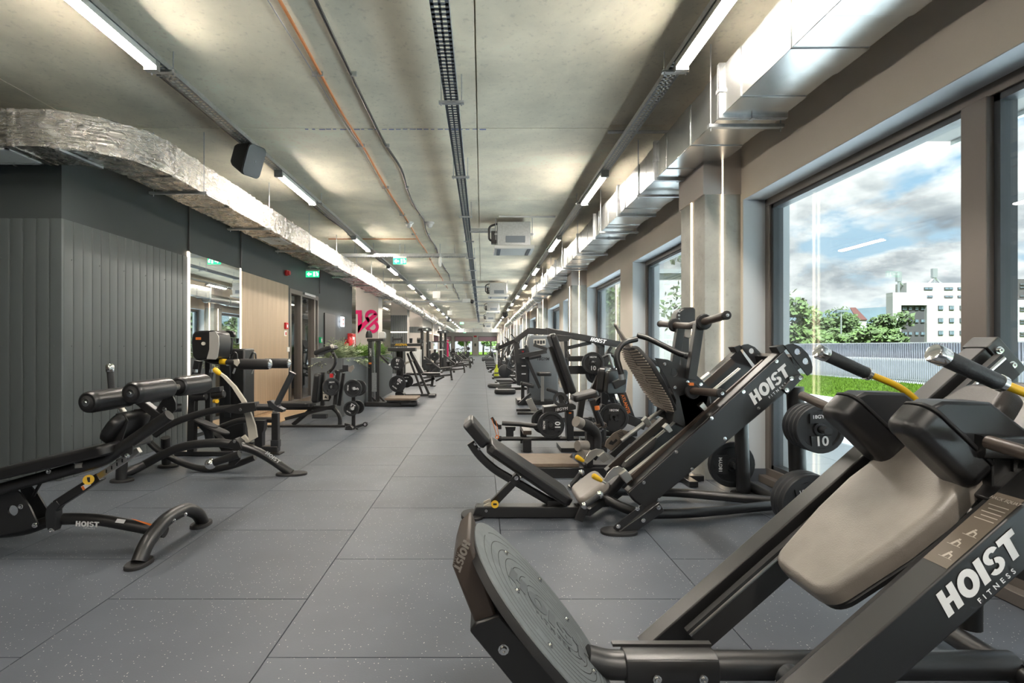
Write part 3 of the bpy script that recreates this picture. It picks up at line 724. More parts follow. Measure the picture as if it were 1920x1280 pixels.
for x in (-5, -3, -1, 1): put(MB().cyl((x + .5, 60.25, 3.34), (x + .5, 60.25, CEIL), .01, 6), 'rod', 'galvdull')
for i in range(9): put(MB().box((-6 + i * 1., 59.96, 2.90), (-5.95 + i * 1., 60.54, 3.36)), 'flange', 'galvdull')
# galvanised square duct on the right
t = thing('square_duct', 'shiny galvanised square air duct above the windows', 'air duct', (2.04, 8, 3.01))
X0, X1, Z0, Z1 = 1.81, 2.27, 3.01, 3.367
y = 1.0 - 6
secs = [4.0 + 1.5 * k for k in range(-6, 11)]
for y0 in secs[:-1]:                        # each sheet-metal length made of folded panels
    for j in range(5):
        a0, a1 = y0 + .3 * j + .003, y0 + .3 * (j + 1) - .003; o = .0035 * (1 if j % 2 else -1)
        put(MB().box((X0 + o, a0, Z0 + o), (X1 - o, a1, Z1)), 'duct_panel', 'galv', bev=.004)
put(MB().box((X0 + .006, secs[0], Z0 + .006), (X1 - .006, secs[-1], Z1 - .004)), 'duct_core', 'galvdull')
for y0 in secs:
    b = MB()
    for (x0, x1, z0, z1) in ((X0 - .028, X0, Z0 - .028, Z1 + .028), (X1, X1 + .028, Z0 - .028, Z1 + .028), (X0, X1, Z0 - .028, Z0), (X0, X1, Z1, Z1 + .028)):
        b.box((x0, y0 - .02, z0), (x1, y0 - .004, z1)); b.box((x0, y0 + .004, z0), (x1, y0 + .02, z1))
    put(b, 'flange', 'galvdull')
    put(MB().cbox((X0 - .018, y0, (Z0 + Z1) / 2), (.03, .06, .03)), 'clamp', 'galvdull'); put(MB().cbox(((X0 + X1) / 2, y0, Z0 - .018), (.03, .06, .03)), 'clamp', 'galvdull')
for y0 in [2.2, 4.1, 6.0, 7.9, 9.8, 11.7, 13.6, 15.5, 17.4]:
    b = MB(); b.box((X0 - .06, y0 - .02, Z0 - .055), (X1 + .06, y0 + .02, Z0 - .03)); put(b, 'hanger_rail', 'galvdull')
    put(MB().cyl((X0 - .04, y0, Z0 - .08), (X0 - .04, y0, CEIL), .005, 6), 'rod', 'galvdull'); put(MB().cyl((X1 + .04, y0, Z0 - .08), (X1 + .04, y0, CEIL), .005, 6), 'rod', 'galvdull')
# air-conditioning cassettes
for i, (Y, w) in enumerate(((9.55, nth[0]), (18.7, nth[1]), (27.2, nth[2]), (36, nth[3]), (50, nth[4]))):
    xc = .58
    t = thing('ceiling_cassette', 'white ceiling air-conditioning unit, %s of the row along the hall' % w, 'air conditioner', (xc, Y + .3, 3.0), 'ceiling air-conditioning units')
    put(MB().box((xc - .30, Y, 3.09), (xc + .30, Y + .6, 3.52)), 'casing', 'galvdull', bev=.01)
    put(MB().box((xc - .15, Y - .012, 3.14), (xc + .2, Y, 3.26)), 'casing_plate', 'tray')
    b = MB().box((xc - .36, Y - .06, 3.02), (xc + .36, Y + .66, 3.09)); put(b, 'fascia', 'acwhite', bev=.012)
    for q in (-.30, .24): put(MB().box((xc + q, Y - .02, 3.012), (xc + q + .06, Y + .62, 3.021)), 'air_slot', 'tray')
    for sx in (-.33, .33):
        for sy in (.05, .55): put(MB().cyl((xc + sx, Y + sy, 3.2), (xc + sx, Y + sy, CEIL), .006, 6).cbox((xc + sx * .95, Y + sy, 3.3), (.07, .05, .03)), 'hanger', 'galvdull')
    put(MB().box((xc - .80, Y + .1, 3.36), (xc - .34, Y + .2, 3.42)), 'pipe_tray', 'galvdull'); put(MB().cbox((xc - .36, Y + .12, 3.25), (.1, .14, .22)), 'valve_box', 'black'); put(MB().tube(fillet([(xc - .33, Y + .1, 3.18), (xc - .45, Y + .1, 3.2), (xc - .45, Y + .1, 3.45), (xc - .3, Y + .1, 3.5)], .06), .02, 8), 'hose', 'black')
solo(MB().tube([(.3, 9.4, 3.575), (1.3, 9.4, 3.57)], .018, 8), 'drain_pipe', 'acwhite', 'thin white drain pipe along the ceiling above the nearest cassette', 'pipe')
# loudspeakers
def speaker(c, d, lab, s=1.):
    c = V(c); d, a, u = frame_of(V(d)); t = thing('speaker', lab, 'speaker', c)
    b = MB(); out = rrect(.24 * s, .34 * s, .05 * s, 4); b.loft([b.ring([c + a * x * k + u * y * k + d * q for x, y in out]) for q, k in ((-.14 * s, .62), (-.10 * s, .74), (.10 * s, 1), (.125 * s, 1))]); put(b, 'cabinet', 'rubber')
    b = MB(); o2 = rrect(.225 * s, .325 * s, .045 * s, 4); b.loft([b.ring([c + a * x + u * y + d * q for x, y in o2]) for q in (.126 * s, .135 * s)]); put(b, 'front_mesh', 'black'); put(MB().cbox(c + d * .137 * s, (.02, .01, .012)), 'badge', 'galvdull')
    b = MB(); p = V((c.x, c.y, 3.45)); b.tube(fillet([c - d * .1 + u * .15 * s, c + u * .22 * s, p], .04), .012, 8); put(b, 'bracket', 'black'); return t
speaker((-2.575, 5.8, 3.32), (.92, -.45, -.42), 'black loudspeaker hanging under the lamp tray by the foil duct'); speaker((1.45, 32.5, 3.25), (-.6, -.8, -.3), 'far black loudspeaker hanging under the right lamp row'); speaker((-2.45, 38, 3.25), (.6, -.8, -.3), 'far black loudspeaker hanging under the left lamp row')
# signs
def exit_sign(c, lab, w=.30, h=.14, axis=(1, 0, 0), rod=True):
    c = V(c); a = V(axis); n = a.cross(V((0, 0, 1))); t = thing('exit_sign', lab, 'sign', c)
    b = MB(); b.prism([c - a * w / 2 - V((0, 0, h / 2)), c + a * w / 2 - V((0, 0, h / 2)), c + a * w / 2 + V((0, 0, h / 2)), c - a * w / 2 + V((0, 0, h / 2))], -n * .012); put(b, 'panel', 'exitlit')
    o = c + n * .004
    def q(pts): put(MB().prism([o + a * (x * w) + V((0, 0, y * h)) for x, y in pts], n * .002), 'pictogram', 'exitwhite')
    q([(-.42, 0), (-.24, .34), (-.24, .12), (-.06, .12), (-.06, -.12), (-.24, -.12), (-.24, -.34)])
    q([(.08, -.36), (.2, -.36), (.2, .36), (.08, .36)]); q([(.24, -.3), (.34, -.05), (.28, .12), (.42, .22), (.46, -.02), (.40, -.3), (.34, -.3), (.36, -.08)]); q([(.28, .22), (.36, .22), (.36, .38), (.28, .38)])
    put(MB().prism([c - a * w / 2 + V((0, 0, h / 2)), c + a * w / 2 + V((0, 0, h / 2)), c + a * w / 2 + V((0, 0, h / 2 + .045)), c - a * w / 2 + V((0, 0, h / 2 + .045))], -n * .05), 'housing', 'acwhite')
    if rod: put(MB().cyl(c + V((0, 0, h / 2)) - n * .02, V((c.x, c.y, CEIL)) - n * .02, .006, 6), 'rod', 'galvdull')
exit_sign((-1.86, 12.0, 3.20), 'green exit sign with running figure hanging under the nearest cross tray')
exit_sign((-3.82, 11.95, 2.90), 'green exit sign sticking out from the dark wall above the glazed door', axis=(1, 0, 0), rod=False)
exit_sign((-1.6, 42.5, 3.15), 'small far green exit sign just before the ceiling beam'); exit_sign((-2.0, 62, 2.95), 'tiny green exit sign near the end windows')
for c, lab in (((-1.67, 19.5, 3.18), 'white hanging sign panel under the ceiling, nearer of two'), ((-1.85, 30.5, 3.22), 'white hanging sign panel under the ceiling, farther of two')):
    t = thing('hanging_sign', lab, 'sign', c); put(MB().cbox(c, (.27, .03, .26)), 'panel', 'acwhite'); put(MB().cyl((c[0], c[1], c[2]), (c[0], c[1], CEIL), .006, 6), 'rod', 'galvdull')
t = thing('ceiling_camera', 'white dome camera hanging by the middle cable tray', 'camera', (-.6, 23, 3.2)); put(MB().box((-.85, 22.9, 3.2), (-.5, 23.1, 3.34)), 'mount', 'acwhite'); put(MB().ball((-.42, 22.95, 3.22), .09), 'lens_dome', 'black'); put(MB().cyl((-.68, 23, 3.34), (-.68, 23, CEIL), .01, 6), 'rod', 'galvdull')
t = thing('sensor', 'small white sensor hanging under the nearest cross tray', 'sensor', (-.95, 12.05, 3.1)); put(MB().lathe((-.95, 12.05, 3.30), (-.95, 12.05, 3.08), [(0, .035), (.5, .04), (.9, .03), (1, .01)], 12), 'body', 'acwhite'); put(MB().cyl((-.95, 12.05, 3.30), (-.95, 12.05, CEIL), .008, 6), 'stem', 'galvdull')
# things on the left wall
t = thing('alarm_sounder', 'red round alarm sounder on the dark wall above the oak panels', 'alarm', (XL, 10.75, 2.76)); put(MB().lathe((XL, 10.75, 2.76), (XL + .09, 10.75, 2.76), [(0, .06), (.5, .06), (.6, .05), (1, .045)], 16), 'body', 'red')
t = thing('fire_call_point', 'red fire call point on the oak panels beside the glazed door', 'call point', (XL + .018, 10.68, 1.62)); put(MB().box((XL + .018, 10.62, 1.62), (XL + .06, 10.76, 1.75)), 'body', 'red', bev=.008); put(MB().box((XL + .06, 10.66, 1.65), (XL + .062, 10.72, 1.71)), 'face', 'white'); put(MB().box((XL + .018, 10.63, 1.48), (XL + .022, 10.75, 1.59)), 'notice', 'white'); put(MB().box((XL + .022, 10.68, 1.50), (XL + .0235, 10.74, 1.56)), 'notice_mark', 'red')
t = thing('light_switch', 'white light switch on the oak panels beside the glazed door', 'switch', (XL + .018, 10.8, 1.18)); put(MB().box((XL + .018, 10.76, 1.16), (XL + .03, 10.9, 1.26)), 'plate', 'acwhite', bev=.003); put(MB().box((XL + .03, 10.78, 1.175), (XL + .034, 10.83, 1.245)), 'rocker', 'white'); put(MB().box((XL + .03, 10.84, 1.175), (XL + .034, 10.885, 1.245)), 'rocker', 'white')
t = thing('door_release', 'green door release box on the anthracite wall', 'call point', (XL, 13.0, 1.36)); put(MB().box((XL, 12.96, 1.36), (XL + .05, 13.07, 1.5)), 'body', 'green', bev=.006); put(MB().box((XL + .05, 12.98, 1.385), (XL + .052, 13.05, 1.46)), 'face', 'white')
t = thing('lit_wall_sign', 'glowing white sign with a red mark on the anthracite wall', 'sign', (XL, 14.75, 1.85)); put(MB().box((XL + .06, 14.72, 1.83), (XL + .085, 15.02, 2.10)), 'panel', 'ledwhite'); put(MB().box((XL, 14.84, 1.95), (XL + .06, 14.88, 1.99)), 'arm', 'galvdull'); put(MB().box((XL + .085, 14.83, 1.88), (XL + .088, 14.98, 2.05)), 'mark', 'red'); put(MB().box((XL + .088, 14.87, 1.92), (XL + .0895, 14.94, 2.01)), 'mark', 'white')
for i, (y, h, r, lab) in enumerate(((15.0, .46, .075, 'smaller red fire extinguisher on the wall behind the planter'), (15.45, .62, .095, 'larger red fire extinguisher on the wall behind the planter'))):
    x = XL + .13; z = .95; t = thing('fire_extinguisher', lab, 'fire extinguisher', (x, y, z)); put(MB().lathe((x, y, z), (x, y, z + h), [(0, r * .9), (.04, r), (.8, r), (.9, r * .7), (.95, r * .35), (1, r * .3)], 16), 'body', 'red'); put(MB().lathe((x, y, z - .02), (x, y, z + h * .55), [(0, .001), (.01, r * 1.02), (.98, r * 1.02), (1, r)], 16), 'label_band', 'white'); put(MB().box((x - .02, y - .03, z + h), (x + .09, y + .03, z + h + .06)), 'valve_head', 'red'); put(MB().box((XL, y - .03, z + h * .6), (x - r * .9, y + .03, z + h * .7)), 'wall_hook', 'galvdull')
t = thing('hose_cabinet', 'red fire hose cabinet with a white pictogram beside the extinguishers', 'cabinet', (XL, 15.95, 1.05)); put(MB().box((XL, 15.7, 1.0), (XL + .12, 16.22, 1.66)), 'body', 'red', bev=.006); put(MB().box((XL + .12, 15.84, 1.2), (XL + .123, 16.1, 1.56)), 'pictogram', 'white'); put(MB().box((XL + .123, 15.9, 1.32), (XL + .125, 16.02, 1.48)), 'mark', 'red')
# the big red emblem on the column: a 1 joined to an 8 with a slash
t = thing('wall_emblem', 'large magenta number emblem 18 on the pale column', 'emblem', (-3.9, 17.985, 2.1))
def EP(x, y): return I(x, y, 17.992)
def epoly(p): put(MB().prism([EP(*q) for q in p], (0, -.006, 0)), 'emblem_stroke', 'magenta')
epoly([(667, 581.5), (678.5, 581.5), (678.5, 611), (673, 623), (671, 622), (671, 588.5), (667, 588.5)])
epoly([(671, 625), (671, 611), (678.5, 606), (703, 586), (708, 591), (690, 606)] )
def earc(cx, cy, r0, r1, a0, a1, n=14):
    for k in range(n):
        a, c = math.radians(a0 + (a1 - a0) * k / n), math.radians(a0 + (a1 - a0) * (k + 1) / n)
        epoly([(cx + r1 * math.cos(a), cy + r1 * math.sin(a)), (cx + r1 * math.cos(c), cy + r1 * math.sin(c)), (cx + r0 * math.cos(c), cy + r0 * math.sin(c)), (cx + r0 * math.cos(a), cy + r0 * math.sin(a))])
earc(696.3, 592.5, 6, 12, 140, 345); epoly([(684.8, 594), (690.6, 594), (694, 600), (690, 605.5)])
epoly([(685, 615.5), (708, 594), (709, 600), (692, 616), (689.5, 619.5)]); earc(698.5, 612.5, 6, 12, -60, 150)
# ================================================================== OUTSIDE
def leafball(b, c, r, n, s, rnd, sc=(1, 1, .9)):
    c = V(c)
    for i in range(n):
        d = V((rnd.gauss(0, 1), rnd.gauss(0, 1), rnd.gauss(0, 1))).normalized() * (rnd.random() ** .35)
        p = c + V((d.x * r * sc[0], d.y * r * sc[1], d.z * r * sc[2])); a = V((rnd.uniform(-1, 1), rnd.uniform(-1, 1), rnd.uniform(-1, 1))).normalized(); u = a.orthogonal().normalized(); k = s * rnd.uniform(.6, 1.3)
        b.b.faces.new([b.b.verts.new(p + a * k), b.b.verts.new(p + u * k * .6), b.b.verts.new(p - a * k), b.b.verts.new(p - u * k * .6)])
def tree(c, h, r, lab, n=2200, s=.25, seed=1, grp='trees outside the windows', mt='treeleaf'):
    rnd = random.Random(seed); c = V(c); t = thing('tree', lab, 'tree', c, grp)
    b = MB(); b.tube([c, c + V((.1, 0, h * .35)), c + V((0, .1, h * .7))], r * .07, 7); put(b, 'trunk', 'trunk')
    b = MB()
    for k in range(9):
        o = V((rnd.uniform(-.6, .6) * r, rnd.uniform(-.6, .6) * r, h * rnd.uniform(.35, .9))); leafball(b, c + o, r * rnd.uniform(.4, .6), n // 9, s, rnd)
    put(b, 'crown', mt)
struct(MB().box((2.9, -60, -.3), (8.8, 200, -.02)), 'floor', 'terrace')
pv = MB(); PVM = MB().box((0, 0, -.03), (.972, .972, 0)).mesh('paving_slab', M['terrace'])
for i in range(6):
    for j in range(60):
        if 8 < j < 36: piece('paving_slab', PVM, bpy.data.objects['floor.001'], (2.95 + i * .98, -8 + j * .98, 0))
        else: pv.box((2.95 + i * .98, -8 + j * .98, -.03), (2.95 + i * .98 + .972, -8 + j * .98 + .972, 0))
put(pv, 'paving_slab', 'terrace', bpy.data.objects['floor.001'], kind='stuff')
g = MB().box((8.8, -60, -.4), (14.58, 36, .02)); solo(g, 'lawn', 'grass', 'bright green lawn strip between terrace and slatted fence', 'lawn', kind='stuff')
gb = MB(); rg = random.Random(3)
for i in range(26000):
    x = rg.uniform(8.8, 14.4); y = rg.uniform(5, 26); p = V((x, y, .02)); hh = rg.uniform(.03, .09); a = rg.uniform(0, 6.28); dx = V((math.cos(a), math.sin(a), 0)) * .012
    gb.b.faces.new([gb.b.verts.new(p - dx), gb.b.verts.new(p + dx), gb.b.verts.new(p + V((rg.uniform(-.03, .03), rg.uniform(-.03, .03), hh)))])
solo(gb, 'grass', 'grass', 'short grass blades on the lawn', 'grass', kind='stuff')
struct(MB().box((14.6, -100, -.3), (18, 36, -.02)), 'ground', 'terrace'); struct(MB().box((8.8, 36, -.3), (18, 200, -.02)), 'ground', 'grass'); struct(MB().box((18, -100, -1.2), (1500, 1500, -.6)), 'ground', 'grass')
t = thing('slatted_fence', 'pale grey fence of upright metal slats beyond the lawn', 'fence', (14.6, 15, 0))
b = MB()
for i in range(400): y = 2 + i * .085; b.box((14.6, y, 0), (14.63, y + .035, .86))
put(b, 'slat', 'slat', kind='stuff')
b = MB(); b.box((14.63, 2, .78), (14.67, 36, .84)); b.box((14.63, 2, .08), (14.67, 36, .14)); put(b, 'rail', 'slat')
t = thing('corrugated_wall', 'ribbed grey sheet wall behind the slatted fence', 'wall', (17, 15, 0)); b = MB(); b.box((17.06, 2, -.6), (17.12, 36.4, 1.40))
for i in range(312): y = 2 + i * .11; b.box((17.0, y, .80), (17.06, y + .06, 1.40))
put(b, 'ribbed_sheet', 'fencewall', kind='stuff'); put(MB().box((16.8, 2, .68), (17.0, 36.4, .80)), 'ledge', 'bwhite'); put(MB().box((16.96, 2, 1.40), (17.14, 36.4, 1.44)), 'coping', 'bwhite')
t = thing('roof_canopy', 'pale roof overhang outside above the near window', 'canopy', (3.7, 1, 3.2)); put(MB().box((2.9, -6, 3.2), (4.42, 5.0, 3.45)), 'soffit', mat('grey_soffit', (.22, .22, .21), .8)); put(MB().box((4.42, -6, 3.16), (4.47, 5.0, 3.5)), 'fascia', 'galvdull')
struct(MB().box((2.9, -6, HEAD), (2.98, YE, 4.2)), 'wall_outside', 'reveal')
# hotel block
t = thing('apartment_block', 'white hotel block with grey corner and roof masts beyond the fence', 'building', (88, 92, -1))
def BW(px0, px1, py0, py1, Y, dep, nm, mt): 
    p, q = I(px0, py1, Y), I(px1, py0, Y); return put(MB().box((p.x, Y, p.z), (q.x, Y + dep, q.z)), nm, mt)
BW(1738, 2080, 562, 660, 90, 4, 'wall', 'bwhite'); BW(1690, 1738, 572, 660, 90.6, 1.5, 'grey_wall', 'bgrey'); BW(1674, 1690, 548, 660, 90, 1.5, 'frame_wall', 'bwhite'); BW(1690, 1738, 548, 572, 90.0, 1.5, 'frame_wall', 'bwhite'); BW(1700, 2080, 530, 562, 91.7, 2.5, 'upper_storey', 'bwhite'); BW(1868, 2080, 523, 562, 91.2, 3, 'upper_storey', 'bgrey')
def win(px, py, w, h, Y): 
    p, q = I(px - w / 2, py + h / 2, Y), I(px + w / 2, py - h / 2, Y)
    f = put(MB().box((p.x, Y - .12, p.z), (q.x, Y - .02, q.z)), 'window', 'bgrey'); w_ = (q.x - p.x)
    for k in (0, 1): put(MB().box((p.x + w_ * (.06 + .48 * k), Y - .16, p.z + .1), (p.x + w_ * (.46 + .48 * k), Y - .1, q.z - .1)), 'pane', 'bglass', f)
for py in (577, 600.5, 624):
    for px in (1763, 1783.5, 1803.5): win(px, py, 9, 8.5, 90)
    for px, w in ((1695, 9), (1706, 6), (1718, 6), (1731, 11)): win(px, py + 1, w, 7, 90.6)
    for px in (1879, 1898, 1918): win(px, py, 13, 3, 90); win(px, py + 5, 13, 3, 90)
for px in (1883, 1900, 1916): win(px, 533, 9, 3, 91.2); win(px, 539, 9, 3, 91.2); win(px, 555, 9, 3, 91.2)
for px in (1740, 1778, 1803): win(px, 541, 16, 5, 91.7); win(px, 556, 16, 4, 91.7)
for px, py0, py1, legs in ((1685, 513, 548, ((1707, 545),)), (1751.5, 506, 560, ((1735, 538), (1776, 540)))):
    b = MB(); b.cyl(I(px, py1, 92.5), I(px, py0, 92.5), .18, 6)
    for l in legs: b.cyl(I(px, py0 + 14, 92.5), I(l[0], l[1], 92.5), .16, 6)
    b.cbox(I(px, py0 + 6, 92.5), (.8, .5, 1.6)); put(b, 'mast', 'galvdull')
# hills, trees, roofs, lamp post
hb = MB(); pts = []
for i in range(60):
    x = 150 + i * 22; pts.append((x, 10 + 14 * math.sin(i * .13 + .4) + 5 * math.sin(i * .4)))
for k in range(3):
    pass
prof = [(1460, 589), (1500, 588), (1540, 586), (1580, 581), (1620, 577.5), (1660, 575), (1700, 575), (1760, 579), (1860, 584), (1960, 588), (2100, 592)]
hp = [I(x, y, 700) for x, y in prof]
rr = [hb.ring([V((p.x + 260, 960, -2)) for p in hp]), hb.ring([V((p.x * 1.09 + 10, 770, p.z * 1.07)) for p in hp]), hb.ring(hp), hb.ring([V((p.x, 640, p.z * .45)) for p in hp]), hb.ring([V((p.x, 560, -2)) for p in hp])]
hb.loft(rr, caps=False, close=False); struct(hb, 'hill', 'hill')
def at(px, Y, z=-1.): return V(((px - CX) * Y / F, Y, z))
for i, (px, Y, top, r, lab) in enumerate(((1490, 50, 562, 2.6, 'tall loose green tree at the far jamb of the near window'), (1522, 64, 592, 2.4, 'bushy green tree just right of the tall tree by the far jamb'), (1552, 112, 604, 3.6, 'low round tree behind the glass light reflections'),
        (1585, 76, 586, 3.4, 'rounded dark tree by the lamp post'), (1637, 84, 590, 3.6, 'broad green tree right of the red roof'), (1664, 70, 590, 2.6, 'green tree against the white frame of the hotel block'), (1652, 56, 615, 2.3, 'pale low tree in front of the hotel block'),
        (1546, 43, 622, 1.4, 'low pale bush above the ribbed wall near the jamb'), (1570, 58, 614, 1.7, 'low pale bush beside the lamp post foot'))):
    z = H + (CY - top) * Y / F; tree(at(px, Y), z + 1, r, lab, 1600, .34, 20 + i)
for i, (X, Y, h, r, lab) in enumerate(((10.3, 23.0, 6.8, 2.6, 'tall leafy tree close outside the second window'), (6.9, 26.5, 3.6, 1.7, 'low leafy tree close outside the second window'), (7.5, 33, 5.2, 2.2, 'leafy tree outside the third window'), (6.2, 44, 6, 2.2, 'leafy tree farther along the facade'), (6.4, 64, 6, 2.4, 'leafy tree far along the facade'))):
    tree((X, Y, 0), h, r, lab, 3600, .13, 50 + i)
for i in range(7): tree((-13 + i * 3.3, 89 + (i % 2) * 5, -.5), 7, 2.1, 'sunlit green tree outside the end windows, %s from the dark left side' % nth[i].replace('nearest', 'first'), 1500, .3, 80 + i, 'trees outside the end windows', 'leaf')
struct(MB().box((-40, YE + .3, -.5), (40, 140, -.1)), 'ground', 'grass')
t = thing('house', 'white house with a flat extension outside the third window', 'building', (12, 40, 0)); put(MB().box((9.7, 38, 0), (20, 60, 6.5)), 'wall', 'bwhite'); put(MB().box((10.2, 37.9, 2.8), (11.6, 38.0, 4.6)), 'window', 'bglass'); put(MB().box((9.4, 37.7, 6.5), (20.3, 60.3, 6.8)), 'roof', 'galvdull')
t = thing('house', 'small house with a red pitched roof between far trees', 'building', at(1617, 130, 0)); p = at(1606, 130, 7.8); q = at(1626, 130, 7.8)
put(MB().prism([p, q, q + V((0, 4, 3.2)), p + V((1.2, 4, 3.2))], (0, 0, .2)), 'roof', 'roofred'); put(MB().box((p.x, 130.2, -1), (q.x, 138, 7.8)), 'wall', 'bwhite')
t = thing('shed', 'long low shed with a pale blue roof beyond the ribbed wall', 'building', at(1640, 92, 0)); p = at(1592, 92, 3.6); q = at(1655, 92, 3.6); put(MB().prism([p, q, q + V((0, 6, 2)), p + V((0, 6, 1.2))], (0, 0, .2)), 'roof', 'slat'); put(MB().box((p.x, 92.3, -1), (q.x, 98, 3.6)), 'wall', 'bwhite')
t = thing('lamp_post', 'tall slim street lamp post outside by the trees', 'lamp post', at(1577, 45, -.6)); b = MB(); b.cyl(at(1577, 45, -.6), at(1577, 45, 4.3), .06, 8); put(b, 'pole', 'galvdull'); p = at(1577, 45, 4.3); put(MB().cbox(p, (.9, .3, .16)), 'lamp_head', 'tray')
# ================================================================== WEIGHT PLATES
def plate(c, axis, R, th, label, face='10', up=(0, 0, 1), grp=None, name='weight_plate', words='18GYM', fresh=True, tilt=0.):
    """rubber disc whose printed face looks along axis; c is the middle of that face"""
    c = V(c); d, a, u = frame_of(V(axis), up); t = thing(name, label, 'weight plate', c, grp); b0 = c - d * th
    if tilt: m = Matrix.Rotation(tilt, 3, d); a = m @ a; u = m @ u
    put(MB().ringdisc(b0, c, [(0, .027), (0, R * .95), (.12, R), (.88, R), (1, R * .97), (1, R * .80), (.62, R * .76), (.62, R * .30), (1, R * .27), (1, .027)], 30), 'disc', 'plate')
    put(MB().ringdisc(b0 + d * th * .3, c + d * .002, [(0, .026), (0, .036), (1, .036), (1, .026)], 16), 'hub', 'dkgrey')
    if fresh:
        w = R * .42; hgt = R * .78
        for s in (-1, 1): put(MB().prism([c + a * (x * w) + u * y - d * th * .36 for x, y in ((-1, s * .04), (1, s * .04), (.95, s * hgt), (-.95, s * hgt))], d * th * .35), 'web', 'plate')
        if face: text(face, c - u * R * .5, -a, u, R * .55, 'white', bold=.025)
        if words: text(words, c + u * R * .52, -a, u, R * .21, 'white', bold=.02)
    return t
def pegstack(post, axis, R, n, th, lab_first, lab_rest, face, grp, gap=.004, up=(0, 0, 1), tilt=0., words='18GYM'):
    """plates threaded on a peg; the printed one first"""
    d = V(axis).normalized()
    for i in range(n):
        plate(V(post) - d * (i * (th + gap)), d, R, th, lab_first if i == 0 else lab_rest % nth[i], face, up, grp, fresh=(i == 0), tilt=tilt, words=words)
def oval_foot(c, lx, ly, rot=0., name='foot_pad', mt='rubber', z=.022, bolt_=False):
    c = V(c); co, si = math.cos(rot), math.sin(rot); o = superell(lx, ly, 2.3, 24)
    b = MB(); b.loft([b.ring([(c.x + k * (x * co - y * si), c.y + k * (x * si + y * co), zz) for x, y in o]) for k, zz in ((1, 0), (1, z * .75), (.95, z))]); put(b, name, mt)

# ================================================================== HACK SQUAT (right foreground)
HS = thing('hack_squat', 'black hack squat machine with glare-painted back pad and shoulder pads by the big window', 'gym machine', (1.3, 1.9, 0))
rl = V((.750, 0, .661)).normalized(); rn = V((-.661, 0, .750)).normalized()
def HL(x, dn=0., Y=0.):
    """on the rail line at X=x, dn above it"""
    p = V((x, Y, .8816 * x - .559)); return p + rn * dn
def rail_poly(Y, x0, x1, dep=.146):
    p0, p1 = HL(x0, 0, Y), HL(x1, 0, Y); q1 = p1 - rn * dep; return [p0, p1, q1, V((p0.x + .215, Y, p0.z))]
for Y, x1, nm in ((1.52, 2.4, 'near'), (2.17, 2.09, 'far')):
    put(MB().prism(rail_poly(Y, .66, x1), (0, .095, 0)), 'rail', 'black', bev=.006)
    a = HL(x1 - .02, .012, Y - .012); put(MB().prism([HL(x1 - .03, .005, Y - .01), HL(x1 + .02, .005, Y - .01), HL(x1 + .02, .005, Y - .01) - rn * .175, HL(x1 - .03, .005, Y - .01) - rn * .175], (0, .115, 0)), 'end_plate', 'black', bev=.004)
    for k in (.04, .12): bolt(HL(x1 - .01, .005, Y - .012) - rn * k, .016)
for Y in (1.645, 2.135):
    put(MB().cyl(HL(.80, -.05, Y), HL(2.06, -.05, Y), .017, 12), 'guide_rod', 'steel'); b = MB(); b.bar(HL(.80, -.085, Y), HL(2.06, -.085, Y), .03, .11, rn); put(b, 'rod_channel', 'rubber')
put(MB().bar((2.12, 1.55, .42), (2.02, 2.2, .42), .06, .06), 'rear_cross_member', 'black')
o = rl * 1.0
hoist(HL(1.385, -.062, 1.519), rl, rn, .074); 
# instruction card on the near rail's upper face
ca, cb_ = HL(1.36, .001, 1.525), HL(1.56, .001, 1.525)
put(MB().prism([HL(1.34, .0005, 1.527), HL(1.565, .0005, 1.527), HL(1.565, .0005, 1.609), HL(1.34, .0005, 1.609)], rn * .0008), 'instruction_card', 'card')
text('HACK SQUAT', HL(1.548, .0018, 1.567), V((0, -1, 0)), rl, .0145, 'cardtext', bold=.02, shear=.2)
for i in range(5): put(MB().prism([HL(1.528 - .011 * i, .0016, 1.537), HL(1.530 - .011 * i, .0016, 1.537), HL(1.530 - .011 * i, .0016, 1.598 - .01 * (i % 2)), HL(1.528 - .011 * i, .0016, 1.598 - .01 * (i % 2))], rn * .0003), 'print_line', 'cardtext')
for i in range(3):
    c = HL(1.445 - .036 * i, .0016, 1.560 + .012 * (i % 2)); q = Matrix((V((0, -1, 0)), rl, rn)).transposed()
    for poly in ([(-.022, -.014), (.022, -.014), (.022, -.0125), (-.022, -.0125)], [(-.012, -.012), (-.004, -.012), (.002, .003), (-.006, .003)], [(-.006, .003), (.012, -.002), (.012, .003), (-.004, .009)], [(-.002, .008), (.005, .008), (.005, .014), (-.002, .014)], [(.010, -.012), (.014, -.012), (.014, .002), (.010, .002)]):
        put(MB().prism([c + q @ V((x, y, 0)) for x, y in poly], rn * .0003), 'pictogram', 'cardtext')
# base
put(MB().tube(fillet([(.385, 1.95, .115), (.46, 1.95, .094), (.60, 1.95, .092), (1.95, 1.95, .092)], .06, 4), .05, 16), 'base_beam', 'black')
put(MB().tube([(.52, 1.95, .092), (.855, 1.95, .092)], 0, sq=(.108, .106)), 'beam_sleeve', 'black', bev=.004)
put(MB().box((.49, 1.985, .140), (.86, 2.01, .150)), 'sleeve_plate', 'black')
for x in (.625, .79, 1.06): bolt((x, 1.892, .078), .016)
put(MB().tube([(1.95, 1.35, .07), (1.95, 2.5, .07)], .042, 14), 'rear_cross_tube', 'black'); put(MB().lathe((1.09, 1.89, .085), (1.14, 1.66, .085), [(0, .05), (.15, .05), (.2, .032), (1, .032)], 16), 'pivot_tube', 'dkgrey')
for y in (1.38, 2.46): oval_foot((1.95, y, 0), .16, .12)
bolt((1.94, 1.908, .05), .015)
put(MB().tube([(1.95, 1.9, .07), (2.3, 1.9, .12)], 0, sq=(.1, .1)), 'rear_beam', 'black')
